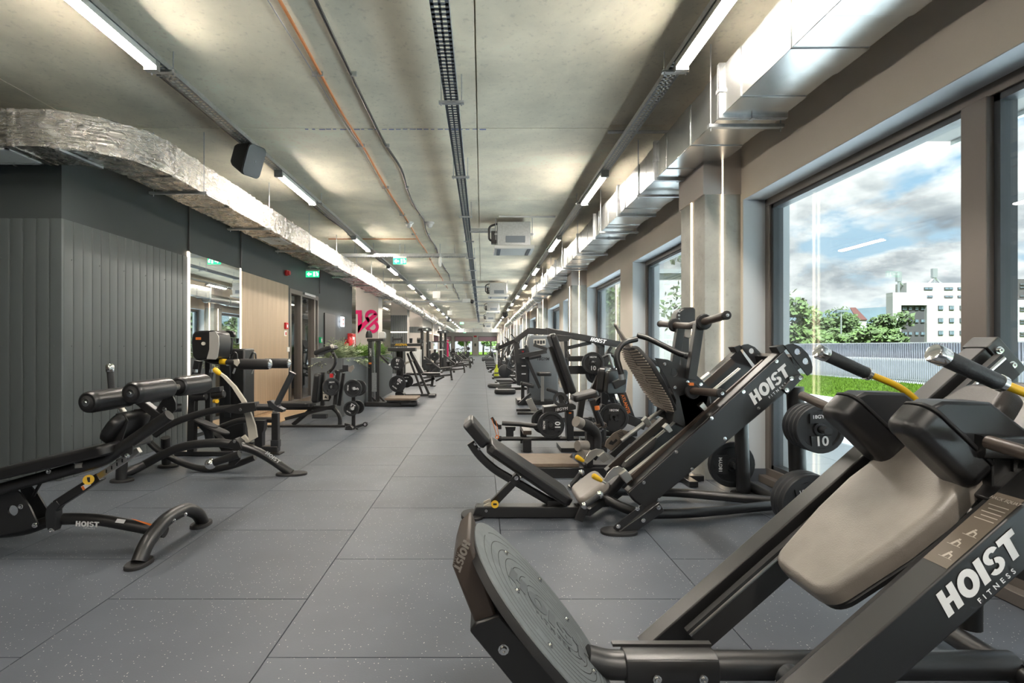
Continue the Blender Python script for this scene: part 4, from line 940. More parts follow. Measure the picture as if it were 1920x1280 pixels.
put(MB().tube([(2.02, 2.2, .1), (2.02, 2.2, 1.16)], .045, 14), 'rear_post', 'black'); put(MB().tube([(2.12, 1.55, .1), (2.12, 1.55, 1.2)], .045, 14), 'rear_post', 'black')
# foot plate
pd = V((.66, 0, -.75)).normalized(); pn = V((.75, 0, .66)).normalized(); pc = V((.222, 1.90, .322))
fo = [(y, x) for x, y in superell(.70, .75, 2.35, 56)]
put(MB().pad([(x, y) for x, y in superell(.75, .70, 2.35, 56)], pc - pn * .034, pd, (0, 1, 0), .028, .004, 2), 'foot_plate', 'rubber'); put(MB().pad([(x, y) for x, y in superell(.745, .695, 2.35, 56)], pc - pn * .007, pd, (0, 1, 0), .007, .003, 2), 'tread_mat', 'greypad')
b = MB(); 
for k in range(1, 9):
    sx, sy = .73 - .062 * k, .68 - .062 * k; n = 60; A = superell(sx, sy, 2.3, n); B = superell(sx - .006, sy - .006, 2.3, n); off = V((.0, 0, 0)) + pd * (.008 * k)
    f = lambda q, h: pc + off + pd * q[0] + V((0, q[1], 0)) + pn * h
    ra = b.ring([f(q, .0006) for q in A]); rb = b.ring([f(q, .0006) for q in B])
    for i in range(n):
        if (i + 7 * k) % 30 in (3, 4): continue
        j = (i + 1) % n; b.b.faces.new((ra[i], ra[j], rb[j], rb[i]))
put(b, 'tread_groove', 'rubber', kind='stuff')
put_mesh_on(HO, 'tread_lettering', 'treadgrey', pc + pd * .03 + V((0, -.01, 0)), pd, V((0, 1, 0)), .11, lift=.0008); text('FITNESS', pc + pd * .03 + V((0, -.10, 0)), pd, V((0, 1, 0)), .036, 'treadgrey', bold=.01, space=1.5, ext=.02, )
for x, y in ((-.20, .13), (-.16, -.12), (.16, .16), (.25, -.06), (-.02, -.26), (.02, .27)): bolt(pc + pd * x + V((0, y, 0)), .011, pn)
put(MB().pim([(848, 1063), (857, 1030), (880, 1008), (934, 1158), (905, 1174), (890, 1170)], 1.74, .30), 'plate_bracket', 'brownbox', bev=.012)
hoist(I(866, 1042, 1.739), I(862, 1068, 1.7) - I(882, 1012, 1.7), V((.9, 0, .25)), .026, 'tan_and_glare')
put(MB().pim([(880, 1184), (892, 1166), (936, 1152), (1060, 1290), (1030, 1310), (985, 1312)], 1.73, .32), 'plate_arm', 'black', bev=.008); bolt(I(944, 1216, 1.729), .018)
oval_foot((.30, 1.89, 0), .22, .5)
# sled: back pad, head pad, shoulder pads
def rail_pad(out, xc, Yc, dn, t, nm, mt='tan_and_glare', r=.03): return put(MB().pad(out, HL(xc, dn, Yc), rl, V((0, -1, 0)) if False else (0, 1, 0), -t if False else t, r, 4), nm, mt)
# rl x Y = (-.661,0,.75): outward
L_ = .86
bo = fil2([(-.335, -.150), (-.05, -.203), (.12, -.214), (.345, -.185), (.345, .185), (.12, .214), (-.05, .203), (-.335, .150)], .085, 6)
def smooth_out(p, n=3):
    P = p; out = []
    m = len(P)
    for i in range(m):
        a, b_, c, d = [V((*P[(i + k) % m], 0)) for k in (-1, 0, 1, 2)]
        for j in range(n):
            t = j / n; q = .5 * ((2 * b_) + (c - a) * t + (2 * a - 5 * b_ + 4 * c - d) * t * t + (3 * b_ - a - 3 * c + d) * t ** 3); out.append((q.x, q.y))
    return out
rail_pad(bo, 1.372, 1.885, -.055, .085, 'back_pad'); put(MB().pad([(x * .97, y * .95) for x, y in bo], HL(1.372, -.075, 1.885), rl, (0, 1, 0), .02, .004, 1), 'pad_backing', 'black')  # pad is black vinyl; its tan is painted lamp glare
ho = fil2([(-.15, -.12), (-.08, -.14), (.05, -.14), (.165, -.10), (.165, .10), (.05, .14), (-.08, .14), (-.15, .12)], .09, 6)
rail_pad([(x * .86, y * .86) for x, y in ho], 1.75, 1.88, .0, .085, 'head_pad', 'vinylbrown', r=.033)
put(MB().prism([HL(1.30, -.075, 1.74), HL(1.98, -.075, 1.74), HL(1.98, -.14, 1.74), HL(1.30, -.14, 1.74)], (0, .30, 0)), 'sled_plate', 'black', bev=.006)
put(MB().prism([HL(1.55, -.02, 1.63), HL(1.75, -.02, 1.63), HL(1.75, -.13, 1.63), HL(1.55, -.13, 1.63)], (0, .52, 0)), 'sled_carriage', 'black', bev=.006)
sd = (V((1.358, 0, 1.052)) - V((1.575, 0, .845))).normalized()          # shoulder pads stand off the sled along this
sp = V((-sd.z, 0, sd.x)) * -1                                          # towards the head
for Yc, lab in ((1.725, None), (2.065, None)):
    base = V((1.585, Yc, .832)); 
    out = rrect(.305, .136, .05, 5)
    o = base + sd * .15 + sp * .065
    put(MB().pad(out, o, sd, V((0, -1, 0)) if sd.cross(V((0, -1, 0))).dot(sp) < 0 else V((0, 1, 0)), .115, .04, 4), 'shoulder_pad', 'vinyl')
    q = base + sd * .15 + sp * .052
    a2 = V((0, -1, 0)) if sd.cross(V((0, -1, 0))).dot(sp) > 0 else V((0, 1, 0))
    put(MB().pad([(x * 1.0, y * 1.02) for x, y in out], q, sd, a2, .012, .004, 1), 'pad_piping', 'rubber')
    put(MB().prism([base + sd * x + sp * y + V((0, .055, 0)) for x, y in ((-.03, .05), (.29, .05), (.27, .10), (.16, .20), (-.03, .22))], (0, -.11, 0)), 'pad_bracket', 'dkgrey', bev=.01)
put(MB().tube([(1.53, 2.22, .975), (1.53, 2.53, 1.03)], .021, 14), 'weight_horn', 'brownbox'); put(MB().tube([(1.53, 1.6, .975), (1.53, 1.35, .95)], .021, 14), 'weight_horn', 'brownbox')
put(MB().tube([(1.55, 1.66, .952), (2.05, 1.66, .935)], 0, sq=(.06, .072)), 'sled_arm', 'black'); bolt((1.675, 1.628, .948), .018); bolt((1.81, 1.628, .94), .018)
put(MB().box((1.60, 1.66, .74), (1.72, 1.74, .93)), 'sled_side_plate', 'black', bev=.004); put(MB().box((1.655, 1.650, .80), (1.667, 1.66, .915)), 'side_plate_rib', 'black')
for Yh in (2.15, 1.60):
    g0, g1, g2 = V((1.358, Yh, 1.247)), V((1.562, Yh, 1.154)), V((1.70, Yh, 1.10))
    put(MB().tube(fillet([g1 + (g0 - g1) * .1, g2, V((1.79, Yh, 1.02)), V((1.84, Yh, .96))], .09, 6), .0135, 14), 'handle_bar', 'yellow')
    put(MB().lathe(g1, g0, [(0, .021), (.02, .024), (.8, .026), (.82, .024)], 16), 'grip', 'grip')
    put(MB().lathe(g1 + (g0 - g1) * .8, g0, [(0, .027), (.1, .029), (.8, .03), (.95, .027), (1, .018)], 18), 'grip_end_cap', 'chrome'); put(MB().lathe(g1 + (g1 - g0) * .06, g1 + (g0 - g1) * .03, [(0, .018), (.1, .025), (.9, .026), (1, .02)], 16), 'grip_collar', 'chrome')
put(MB().tube([I(1728, 995, 2.25), I(1772, 1022, 2.25)], .013, 10), 'stop_bar', 'yellow'); put(MB().tube([I(1790, 912, 2.3), I(1850, 930, 2.3)], .006, 8), 'stop_cable', 'yellow')

# ================================================================== LEG PRESS (middle right)
LP = thing('leg_press', 'black angled leg press with tan ribbed footplate and reclined seat facing the aisle', 'gym machine', (1.4, 4.0, 0))
YN, DY = 3.66, .62
PP = [(1177, 923), (1189, 940), (1212, 957), (1508, 708), (1470, 654)]
for dy, flip in ((0, 0), (DY, .088)):
    pts = [I(x, y, YN) for x, y in PP]
    put(MB().prism([p + V((0, dy + .012, 0)) for p in pts], (0, .088, 0)), 'rail', 'black', bev=.004)
    e = [(1179, 923), (1191, 938), (1212, 953), (1502, 709), (1468, 660)]
    if dy == 0:
        put(MB().prism([I(x, y, YN) + V((0, -.004, 0)) for x, y in e], (0, .014, 0)), 'side_panel', 'black', bev=.003)
        for x, y in ((1207, 904), (1268, 847), (1297, 879), (1394, 734), (1422, 765), (1456, 677), (1236, 936), (1359, 822), (1334, 784), (1484, 709)): bolt(I(x, y, YN - .005), .0125)
    cap = [(1470, 648.5), (1477, 645), (1486, 644), (1500.6, 650.5), (1512.8, 662.7), (1519, 675), (1522, 688), (1521, 698), (1513, 704)]
    h = MB(); h.holed([(x, y) for x, y in cap], [circ((1494, 659), 6.2), circ((1509.5, 677), 6.2)], YN, .014)
    for v in h.b.verts: v.co.y += dy - .01
    put(h, 'end_cap', 'dkgrey')
    h = MB(); h.pim([(1455, 650), (1470, 646), (1478, 652), (1463, 664)], YN, .1)
    for v in h.b.verts: v.co.y += dy
    put(h, 'top_bracket', 'black', bev=.004)
LS = (I(1500, 690, YN) - I(1205, 945, YN)).normalized(); LNn = V((-LS.z, 0, LS.x))
hoist(I(1443, 720, YN - .0045), LS, LNn, .084)
put(MB().pim([(1467, 729), (1473, 722), (1490, 704), (1502, 702), (1508, 707), (1476, 740)], YN - .02, .016), 'post_bracket', 'black', bev=.003)
for x, y in ((1484, 709), (1501, 708), (1475, 731)): bolt(I(x, y, YN - .021), .015)
put(MB().prism([I(1500, 670, YN) + V((0, .1, 0)), I(1508, 664, YN) + V((0, .1, 0)), I(1518, 690, YN) + V((0, .1, 0)), I(1508, 698, YN) + V((0, .1, 0))], (0, .53, 0)), 'top_cross_member', 'black')
# guide rods
for y, p, q, r in ((3.84, (1178, 891), (1352, 755), .018), (4.20, (1165, 826), (1330, 700), .018), (3.97, (1172, 866), (1385, 690), .006), (4.0, (1176, 866), (1388, 691), .006)):
    put(MB().cyl(I(*p, y), I(*q, y), r, 12), 'guide_rod', 'steel')
for dy in (3.775, 4.255): put(MB().bar(I(1183, 915, YN) + V((0, dy - YN, 0)), I(1450, 680, YN) + V((0, dy - YN, 0)), .02, .05, LNn), 'rail_lip', 'brownbox')
put(MB().pim([(1170, 880), (1182, 862), (1235, 820), (1228, 842), (1185, 878)], 3.93, .12), 'sled_bumper', 'rubber', bev=.02)
# card and guard beside the far rail
put(MB().pim([(1134, 837), (1137, 826), (1150, 812), (1164, 805), (1173, 807), (1181, 812), (1146, 845)], 4.26, .012), 'instruction_card', 'card', bev=.002)
for k in range(5): put(MB().pim([(1158 + k * 1.2, 812 + 3 * k), (1168 + k, 809 + 2.4 * k), (1168.4 + k, 810 + 2.4 * k), (1158.4 + k * 1.2, 813 + 3 * k)], 4.255, .004), 'print_line', 'rubber')
put(MB().pim([(1141, 832), (1146, 825), (1150, 828), (1155, 822), (1158, 826), (1149, 834)], 4.255, .004), 'pictogram', 'rubber')
put(MB().pim([(1143, 851), (1181, 815), (1192, 821), (1153, 858)], 4.22, .06), 'rail_guard', 'black', bev=.004)
for y, pts, kn, blk in ((3.74, [(1129, 905), (1139, 887), (1150, 876), (1160, 873.5), (1171, 879), (1182, 890), (1187, 901), (1177, 892), (1164, 888), (1152, 893), (1141, 902)], ((1136, 905.5), (1110, 890)), [(1162, 890), (1175, 881), (1187, 897), (1175, 907)]),
                        (4.18, [(1094, 864), (1105, 846), (1118, 841), (1131, 843), (1141, 853), (1146, 861), (1132, 852), (1120, 853), (1110, 862), (1100, 870)], ((1101, 868), (1079, 855)), [(1122, 856), (1133, 847), (1143, 860), (1131, 868)])):
    put(MB().pim(pts, y, .008), 'brake_plate', 'steel', bev=.002); put(MB().pim(blk, y - .03, .09), 'brake_block', 'steel', bev=.003)
    p, q = I(*kn[0], y - .01), I(*kn[1], y - .02); put(MB().cyl(p, p + (q - p) * .4, .008, 10), 'lever_rod', 'steel'); put(MB().lathe(p + (q - p) * .3, q, [(0, .012), (.3, .017), (.75, .021), (.92, .017), (1, .006)], 14), 'lever_knob', 'yellow')
for c, y in (((1252, 803), 3.82), ((1318, 762), 3.80), ((1212, 790), 4.2)): put(MB().pim([(c[0] - 7, c[1] - 1), (c[0] + 1, c[1] - 9), (c[0] + 10, c[1] + 4), (c[0] + 3, c[1] + 9)], y - .03, .06), 'rod_clamp', 'steel', bev=.004)
# sled and foot plate
A, B = V((1.115, 4.01, 1.262)), V((1.405, 4.01, .775)); td = (B - A).normalized(); tn = td.cross(V((0, 1, 0))).normalized(); tn = -tn if tn.x > 0 else tn
tc_ = (A + B) / 2; tl = (B - A).length
to = fil2([(-tl / 2, -.17), (-tl / 2 + .12, -.295), (0, -.305), (tl / 2, -.19), (tl / 2, .19), (0, .305), (-tl / 2 + .12, .295), (-tl / 2, .17)], .12, 6)
yv = V((0, 1, 0)) if td.cross(V((0, 1, 0))).dot(tn) > 0 else V((0, -1, 0))
put(MB().pad(to, tc_ - tn * .02, td, yv, .034, .01, 2), 'foot_plate', 'rubber')
b = MB()
for k in range(24):
    s = -tl / 2 + .03 + k * (tl - .06) / 23; w = .29 * (1 - max(0, (abs(s / (tl / 2)) - .45)) ** 1.6 * .9)
    for sg in (-1, 1):
        p = tc_ + td * s + tn * .016; b.bar(p + V((0, sg * .012, 0)), p + V((0, sg * w, 0)) + td * -.012, .011, .008, tn)
put(b, 'tread_rib', 'treadtan', kind='stuff')
put_mesh_on(HO, 'tread_lettering', 'treadtan', tc_ + td * .07 + tn * .016, td, yv, .1, lift=.003)
put(MB().prism([A + td * x + yv * y for x, y in ((-.19, -.03), (-.215, 0), (-.19, .03), (.03, .075), (.03, -.075))], tn * .012), 'handle_plate', 'tan_and_glare', bev=.003, label='narrow tan plate above the footplate')
put(MB().ringdisc(A + td * -.175 + tn * .012, A + td * -.175 + tn * .014, [(0, .014), (0, .02), (1, .02), (1, .014)], 16), 'plate_mark', 'rubber')
for y in (3.82, 4.19): 
    h = MB(); h.holed([(1228, 670.6), (1252, 674), (1275, 684), (1301, 699), (1316, 712), (1332, 729), (1322, 765), (1285, 800), (1262, 790), (1268, 750), (1245, 700)], [circ((1263, 698), 8)], 3.82, .012)
    for v in h.b.verts: v.co.y += y - 3.82
    put(h, 'sled_side_plate', 'black')
for x, y in ((1246, 682), (1289, 716), (1314, 720), (1265.5, 726)): bolt(I(x, y, 3.818), .012)
put(MB().prism([I(1270, 740, 3.82), I(1330, 725, 3.82), I(1335, 760, 3.82), I(1285, 805, 3.82)], (0, .38, 0)), 'sled_carriage', 'black', bev=.01)
put(MB().tube(fillet([(1.16, 3.97, 1.32), (1.06, 3.95, 1.30), (.99, 3.93, 1.21), (1.035, 3.92, 1.045)], .12, 7), .021, 14), 'assist_handle', 'black'); put(MB().cyl((1.03, 3.92, 1.06), (1.038, 3.92, 1.02), .024, 14), 'handle_end', 'galvdull')
put(MB().tube(fillet([(1.18, 4.03, 1.35), (1.25, 4.0, 1.33), (1.47, 3.9, 1.205), (1.55, 3.86, 1.19)], .1, 6), .021, 12), 'assist_bar', 'black'); put(MB().ball((1.49, 3.85, 1.195), .024), 'bar_joint', 'dkgrey')
put(MB().tube([(1.55, 3.36, 1.462), (1.55, 3.70, 1.437), (1.56, 3.98, 1.418), (1.55, 4.26, 1.437), (1.55, 4.6, 1.462)], .026, 14), 'weight_horn', 'brownbox')
for y in (3.70, 4.255): put(MB().lathe((1.55, y - .012, 1.437), (1.55, y + .012, 1.437), [(0, .048), (.3, .056), (.7, .056), (1, .048)], 20), 'horn_collar', 'rubber')
for y in (3.36, 4.60): put(MB().lathe((1.55, y - .012, 1.462), (1.55, y + .01, 1.462), [(0, .02), (.2, .029), (1, .029)], 16), 'horn_end', 'rubber')
bolt((1.55, 3.347, 1.462), .011)
for y, x0 in ((3.75, 1.525), (4.22, 1.57)): put(MB().bar((x0 + .01, y, 1.43), (x0 - .05, y, 1.03), .062, .062, (1, 0, 0)), 'horn_post', 'black', bev=.005)
put(MB().tube([(1.49, 3.85, .945), (1.49, 3.3, .974)], .026, 14), 'weight_horn', 'brownbox'); put(MB().lathe((1.49, 3.735, .95), (1.49, 3.76, .95), [(0, .05), (.3, .056), (1, .05)], 20), 'horn_collar', 'rubber'); put(MB().lathe((1.49, 3.29, .974), (1.49, 3.31, .974), [(0, .02), (.2, .029), (1, .029)], 16), 'horn_end', 'rubber'); bolt((1.49, 3.287, .974), .011)
put(MB().cbox((1.475, 3.74, 1.0), (.03, .03, .02)), 'collar_label', 'orange')
# back rest, head rest, seat
A, B = I(921, 832, 3.82), I(1077, 938, 3.82); pd2 = (B - A).normalized(); n2 = pd2.cross(V((0, 1, 0))).normalized(); L2 = (B - A).length; mid = (A + B) / 2; mid.y = 4.01
put(MB().pad(rrect(L2, .40, .05), mid - n2 * .062, pd2, (0, 1, 0), .062, .018, 4), 'back_rest', 'vinyl'); put(MB().pad(rrect(L2 * .97, .37, .05), mid - n2 * .075, pd2, (0, 1, 0), .013, .003, 1), 'pad_backing', 'rubber')
A, B = I(883, 784, 3.86), I(921, 829, 3.86); d3 = (B - A).normalized(); n3 = d3.cross(V((0, 1, 0))).normalized(); mid = (A + B) / 2; mid.y = 4.01
put(MB().pad(rrect((B - A).length, .32, .04), mid - n3 * .085, d3, (0, 1, 0), .085, .025, 4), 'head_rest', 'vinyl')
A, B = I(1082, 940, 3.82), I(1136, 899, 3.82); d4 = (B - A).normalized(); n4 = d4.cross(V((0, 1, 0))).normalized(); n4 = n4 if n4.z > 0 else -n4; mid = (A + B) / 2; mid.y = 4.01; ys = V((0, 1, 0)) if d4.cross(V((0, 1, 0))).z > 0 else V((0, -1, 0))
put(MB().pad(rrect((B - A).length, .40, .07), mid - n4 * .08, d4, ys, .08, .035, 4), 'seat', 'tan_and_glare')  # beige of the seat is lamp reflection put into its colour
put(MB().tube(fillet([I(882, 829, 3.98), I(897, 852, 3.98), I(925, 879, 3.98), I(1040, 945, 3.98), I(1075, 960, 3.98)], .1, 6), 0, sq=(.05, .06)), 'back_frame', 'black')
for x, y in ((891, 832), (898, 841)): bolt(I(x, y, 3.94), .012)
put(MB().pim([(1026, 938), (1055, 939), (1054, 953), (1044, 960), (1036, 960), (1026, 950)], 3.94, .08), 'hinge_bracket', 'black', bev=.004); bolt(I(1044, 956, 3.938), .016)
put(MB().bar(I(970, 896, 3.96), I(925, 943, 3.96), .05, .055), 'recline_strut', 'black', bev=.005); put(MB().pim([(955, 900), (968, 888), (975, 895), (975, 905), (964, 910)], 3.925, .07), 'strut_bracket', 'black', bev=.003); bolt(I(968, 896, 3.922), .016)
put(MB().pim([(905, 955), (907, 947), (918, 942), (926, 950), (920, 962), (911, 964), (906, 961)], 3.915, .012), 'strut_plate', 'ivory', bev=.002); bolt(I(911.5, 956.5, 3.912), .016); put(MB().pim([(905, 948), (907, 940), (918, 935), (926, 943), (920, 955)], 4.0, .012), 'strut_plate', 'ivory', bev=.002)
put(MB().lathe(I(928, 945, 3.93), I(928, 945, 3.88), [(0, .012), (.4, .014), (.45, .028), (1, .028)], 18), 'pull_knob', 'yellow'); put(MB().cbox(I(928, 945, 3.878), (.026, .004, .012)), 'knob_mark', 'rubber')
put(MB().prism([(-.02 + I(898, 0, 3.95).x, 3.9, .085), (.745, 3.9, .085), (.745, 3.9, .004), (I(893, 0, 3.95).x - .03, 3.9, .004)], (0, .1, 0)), 'base_beam', 'black', bev=.006)
oval_foot((I(886, 0, 3.95).x, 3.95, 0), .17, .24)
put(MB().tube(fillet([(.70, 3.95, .05), (.80, 3.95, .06), (.95, 3.95, .19), (1.05, 3.95, .30)], .12, 6), 0, sq=(.09, .085)), 'riser', 'black', bev=.003)
put(MB().tube(fillet([(.88, 3.93, .16), (1.0, 3.88, .10), (1.15, 3.83, .055), (1.5, 3.86, .05), (2.3, 4.06, .055)], .25, 6), .036, 14), 'base_tube', 'black'); put(MB().tube(fillet([(.9, 4.1, .16), (1.2, 4.35, .075), (1.55, 4.40, .06), (2.3, 4.15, .055)], .25, 6), .036, 14), 'base_tube', 'black')
for p, q, y in (((1096, 948), (1125, 927), 3.70), ((1069, 913), (1090, 886), 4.28)):
    put(MB().lathe(I(*p, y), I(*q, y), [(0, .02), (1, .02)], 12), 'seat_handle', 'grip')
    for e in (p, q): put(MB().ball(I(*e, y), .026, 8, (1, .8, 1)), 'handle_end', 'chrome')
put(MB().tube([I(1096, 950, 3.72), I(1085, 975, 3.72)], 0, sq=(.03, .06)), 'handle_tail', 'rubber'); put(MB().bar(I(1100, 960, 3.72), I(1135, 935, 3.95), .05, .05), 'handle_arm', 'black')
# front legs under each rail
for dy in (0, .66):
    s = V((0, dy, 0)); put(MB().bar(I(1161, 1001, 3.60) + s, I(1236, 947, 3.66) + s, .075, .075), 'front_leg', 'black', bev=.005)
    put(MB().pim([(1150, 990), (1154, 984), (1204, 946), (1210, 952), (1160, 998)], 3.58 + dy, .012), 'leg_plate', 'black'); put(MB().pim([(1203, 974), (1234, 948), (1243, 955), (1210, 984)], 3.60 + dy, .012), 'leg_plate', 'black')
    if dy == 0:
        for x, y in ((1159, 986), (1195, 953), (1206, 975), (1235, 951)): bolt(I(x, y, 3.575), .015)
    oval_foot(V((.93, 3.60, 0)) + s, .25, .16)
# rear posts with storage pegs
for y, x in ((3.75, 2.215), (4.52, 2.20)):
    put(MB().tube([(x + .03, y, .03), (x, y, .98)], .056, 18), 'rear_post', 'black'); sgn = -1 if y < 4 else 1
    oval_foot((x + .03, y, 0), .2, .2)
    for z in (.745, .24): put(MB().cyl((x - .03, y, z), (x - .09 if sgn < 0 else x - .02, y + sgn * (.50 if z > .5 else .43), z), .024, 12), 'storage_peg', 'dkgrey')
put(MB().tube([(2.33, 3.45, .055), (2.33, 4.75, .055)], .04, 14), 'rear_cross_tube', 'black')
for y in (3.5, 4.7): oval_foot((2.36, y, 0), .13, .24)
bolt((2.29, 4.03, .06), .016, (-1, 0, 0))
pegstack((2.125, 3.32, .745), (-.05, -1, 0), .152, 4, .042, 'ten kilo black plate marked 10 hanging on the peg in front of the window', 'plain black plate, %s of the stack behind the plate marked 10 by the window', '10', 'plates on the leg press upper peg', tilt=.06)
pegstack((2.13, 3.40, .24), (-.05, -1, 0), .2, 3, .05, 'large black plate on the low peg half hidden by the hack squat rail', 'large black plate, %s in the low stack half hidden by the hack squat rail', '20', 'plates on the leg press lower peg', tilt=.3)
plate((2.185, 4.62, .235), (0, -1, 0), .2, .05, 'large black plate marked 20 standing low behind the leg press', '20', grp=None, tilt=1.57)

# ================================================================== DECLINE BENCH (left foreground)
DB = thing('decline_bench', 'black reclined ab bench with foam ankle rollers reaching in from the left', 'exercise bench', (-2.5, 3.4, 0))
put(MB().tube(fillet([(-1.98, 3.06, .02), (-1.98, 3.12, .10), (-1.98, 3.30, .185), (-1.98, 3.55, .185), (-1.98, 3.70, .10), (-1.98, 3.76, .02)], .1, 5), .043, 16), 'foot_arch', 'black')
for y in (3.07, 3.75): oval_foot((-1.985, y, 0), .12, .19)
for y in (3.33, 3.46): bolt((-1.937, y, .172), .013, (1, -.3, -.2))
put(MB().tube(spline([(-3.3, 3.4, .06), (-2.95, 3.4, .09), (-2.73, 3.4, .155), (-2.48, 3.4, .155), (-2.26, 3.4, .12), (-2.03, 3.4, .075)], 5), .037, 14), 'base_tube', 'black')
hoist(I(164, 982, 3.362), V((1, 0, -.04)), V((0, -.25, 1)), .038)
put(MB().prism([I(220, 972, 3.36), I(236, 974, 3.36), I(232, 981, 3.36), I(216, 979, 3.36)], (0, -.002, 0)), 'sticker', 'white'); put(MB().prism([I(246, 972, 3.36), I(256, 974, 3.36), I(305, 988, 3.36), I(298, 991, 3.36)], (0, -.002, 0)), 'sticker', 'orange')
h = MB(); h.holed([(-45, 1000), (-30, 940), (-5, 915), (17, 909), (38, 925), (55, 950), (70, 982), (66, 988), (0, 1004)], [circ((24, 957), 10)], 3.30, .012); put(h, 'side_plate', 'black')
put(MB().pim([(36, 912), (50, 905), (70, 925), (88, 955), (86, 975), (60, 985)], 3.46, .012), 'side_plate', 'black')
for x, y in ((17, 913), (40, 949), (66, 984)): bolt(I(x, y, 3.298), .016)
put(MB().pim([(84, 962), (87, 950), (95, 942), (106, 938), (113, 947), (104, 958), (105, 985), (100, 997), (90, 997), (85, 985)], 3.33, .06), 'pivot_bracket', 'dkgrey', bev=.006); bolt(I(97, 994, 3.327), .016)
put(MB().bar(I(108, 944, 3.36), I(190, 892, 3.36), .055, .055), 'telescopic_arm', 'black', bev=.006)
A, B = I(186, 893, 3.35), I(262, 843, 3.35); put(MB().bar(A, B, .03, .038), 'slotted_bar', 'steel', bev=.003)
for k in range(5): p = A + (B - A) * (.22 + .13 * k); put(MB().cbox(p + V((0, -.0152, 0)), (.008, .003, .022)), 'slot', 'rubber')
put(MB().lathe(I(166, 899, 3.34), I(166, 899, 3.27), [(0, .012), (.5, .014), (.55, .03), (1, .03)], 18), 'pull_knob', 'yellow'); put(MB().cbox(I(166, 899, 3.268), (.016, .004, .03)), 'knob_mark', 'rubber')
put(MB().prism([I(152, 912, 3.33), I(168, 902, 3.33), I(171, 909, 3.33), I(156, 919, 3.33)], (0, -.002, 0)), 'sticker', 'white'); put(MB().prism([I(152, 913, 3.327), I(156, 910, 3.327), I(160, 917, 3.327), I(156, 919, 3.327)], (0, -.001, 0)), 'sticker_mark', 'orange')
for y in (3.26, 3.54): put(MB().tube(fillet([I(-70, 936, y), I(198, 862, y), I(225, 842, y), I(318, 778, y)], .15, 6), .036, 14), 'bench_rail', 'black')
put(MB().bar(I(150, 872, 3.22), I(150, 872, 3.58), .05, .03), 'rail_tie', 'black')
bolt(I(92, 883, 3.222), .016); bolt(I(142, 866, 3.222), .012)
A, B = I(-90, 898, 3.16), I(196, 832, 3.16); d5 = (B - A).normalized(); n5 = d5.cross(V((0, 1, 0))).normalized(); n5 = n5 if n5.z > 0 else -n5; mid = (A + B) / 2; mid.y = 3.40; ys = V((0, 1, 0)) if d5.cross(V((0, 1, 0))).z > 0 else V((0, -1, 0))
put(MB().pad(rrect((B - A).length, .48, .06), mid - n5 * .07, d5, ys, .07, .022, 4), 'back_pad', 'vinyl')
A, B = I(176, 826, 3.26), I(214, 772, 3.26); d6 = (B - A).normalized(); mid = (A + B) / 2; mid.y = 3.42; ys = V((0, 1, 0)) if d6.cross(V((0, 1, 0))).x > 0 else V((0, -1, 0))
n6 = d6.cross(ys).normalized(); put(MB().pad(rrect((B - A).length, .34, .08), mid, d6, ys, .075, .03, 4), 'knee_pad', 'vinyl')
h = MB(); h.pim([(204, 838), (217, 775), (232, 776), (240, 790), (225, 835)], 3.30, .012); put(h, 'knee_bracket', 'black')
for x, y in ((223, 788), (214, 814)): bolt(I(x, y, 3.298), .012)
put(MB().pim([(214, 845), (246, 820), (249, 838), (247, 850), (240, 858), (228, 856)], 3.24, .012), 'hinge_plate', 'black', bev=.002); bolt(I(239, 854, 3.238), .016)
def foam(p, q, r, capd=-1):
    p, q = V(p), V(q); put(MB().lathe(p, q, [(0, r * .8), (.03, r * .95), (.10, r), (.92, r), (.98, r * .93), (1, r * .7)], 22), 'foam_roller', 'vinyl'); d = (p - q).normalized()
    put(MB().lathe(p - d * .005, p + d * .010, [(0, r * .62), (.4, r * .60), (1, r * .2)], 18), 'roller_cap', 'rubber'); put(MB().lathe(p + d * .004, p + d * .016, [(0, r * .36), (.5, r * .35), (.55, r * .15), (1, r * .12)], 14), 'cap_screw', 'chrome')
foam((-2.065, 3.12, .99), (-2.045, 3.46, .995), .068); foam((-2.04, 3.56, .995), (-2.02, 3.86, 1.0), .068); foam((-2.325, 3.12, .935), (-2.30, 3.46, .94), .066); foam((-2.285, 3.56, .94), (-2.27, 3.86, .945), .066)
put(MB().cyl((-2.05, 3.4, .993), (-2.03, 3.6, .996), .018, 10), 'roller_axle', 'steel'); put(MB().cyl((-2.31, 3.4, .938), (-2.28, 3.6, .942), .018, 10), 'roller_axle', 'steel')
put(MB().pim([(292, 768), (300, 755), (314, 735), (322, 738), (330, 755), (330, 768), (318, 779), (304, 778)], 3.46, .012), 'roller_bracket', 'black', bev=.003); put(MB().pim([(292, 768), (300, 755), (314, 735), (322, 738), (330, 755), (330, 768), (318, 779), (304, 778)], 3.55, .012), 'roller_bracket', 'black', bev=.003); bolt(I(309, 767, 3.458), .016)
put(MB().cyl(I(312, 766, 3.5), I(340, 764, 3.55), .028, 16), 'roller_boss', 'dkgrey'); put(MB().bar((-2.3, 3.5, .94), (-2.12, 3.5, .80), .05, .05), 'roller_arm', 'black', bev=.004)
put(MB().tube([I(210, 738, 3.75), I(206, 690, 3.75)], .021, 12), 'grab_handle', 'grip'); put(MB().lathe(I(206.5, 697, 3.75), I(206, 682, 3.75), [(0, .024), (.3, .027), (.8, .027), (1, .018)], 16), 'handle_cap', 'chrome'); put(MB().tube([I(210, 738, 3.75), I(250, 800, 3.5)], .018, 10), 'handle_stem', 'steel')
put(MB().tube([I(90, 880, 3.42), I(62, 930, 3.42)], .010, 8), 'gas_strut', 'black')
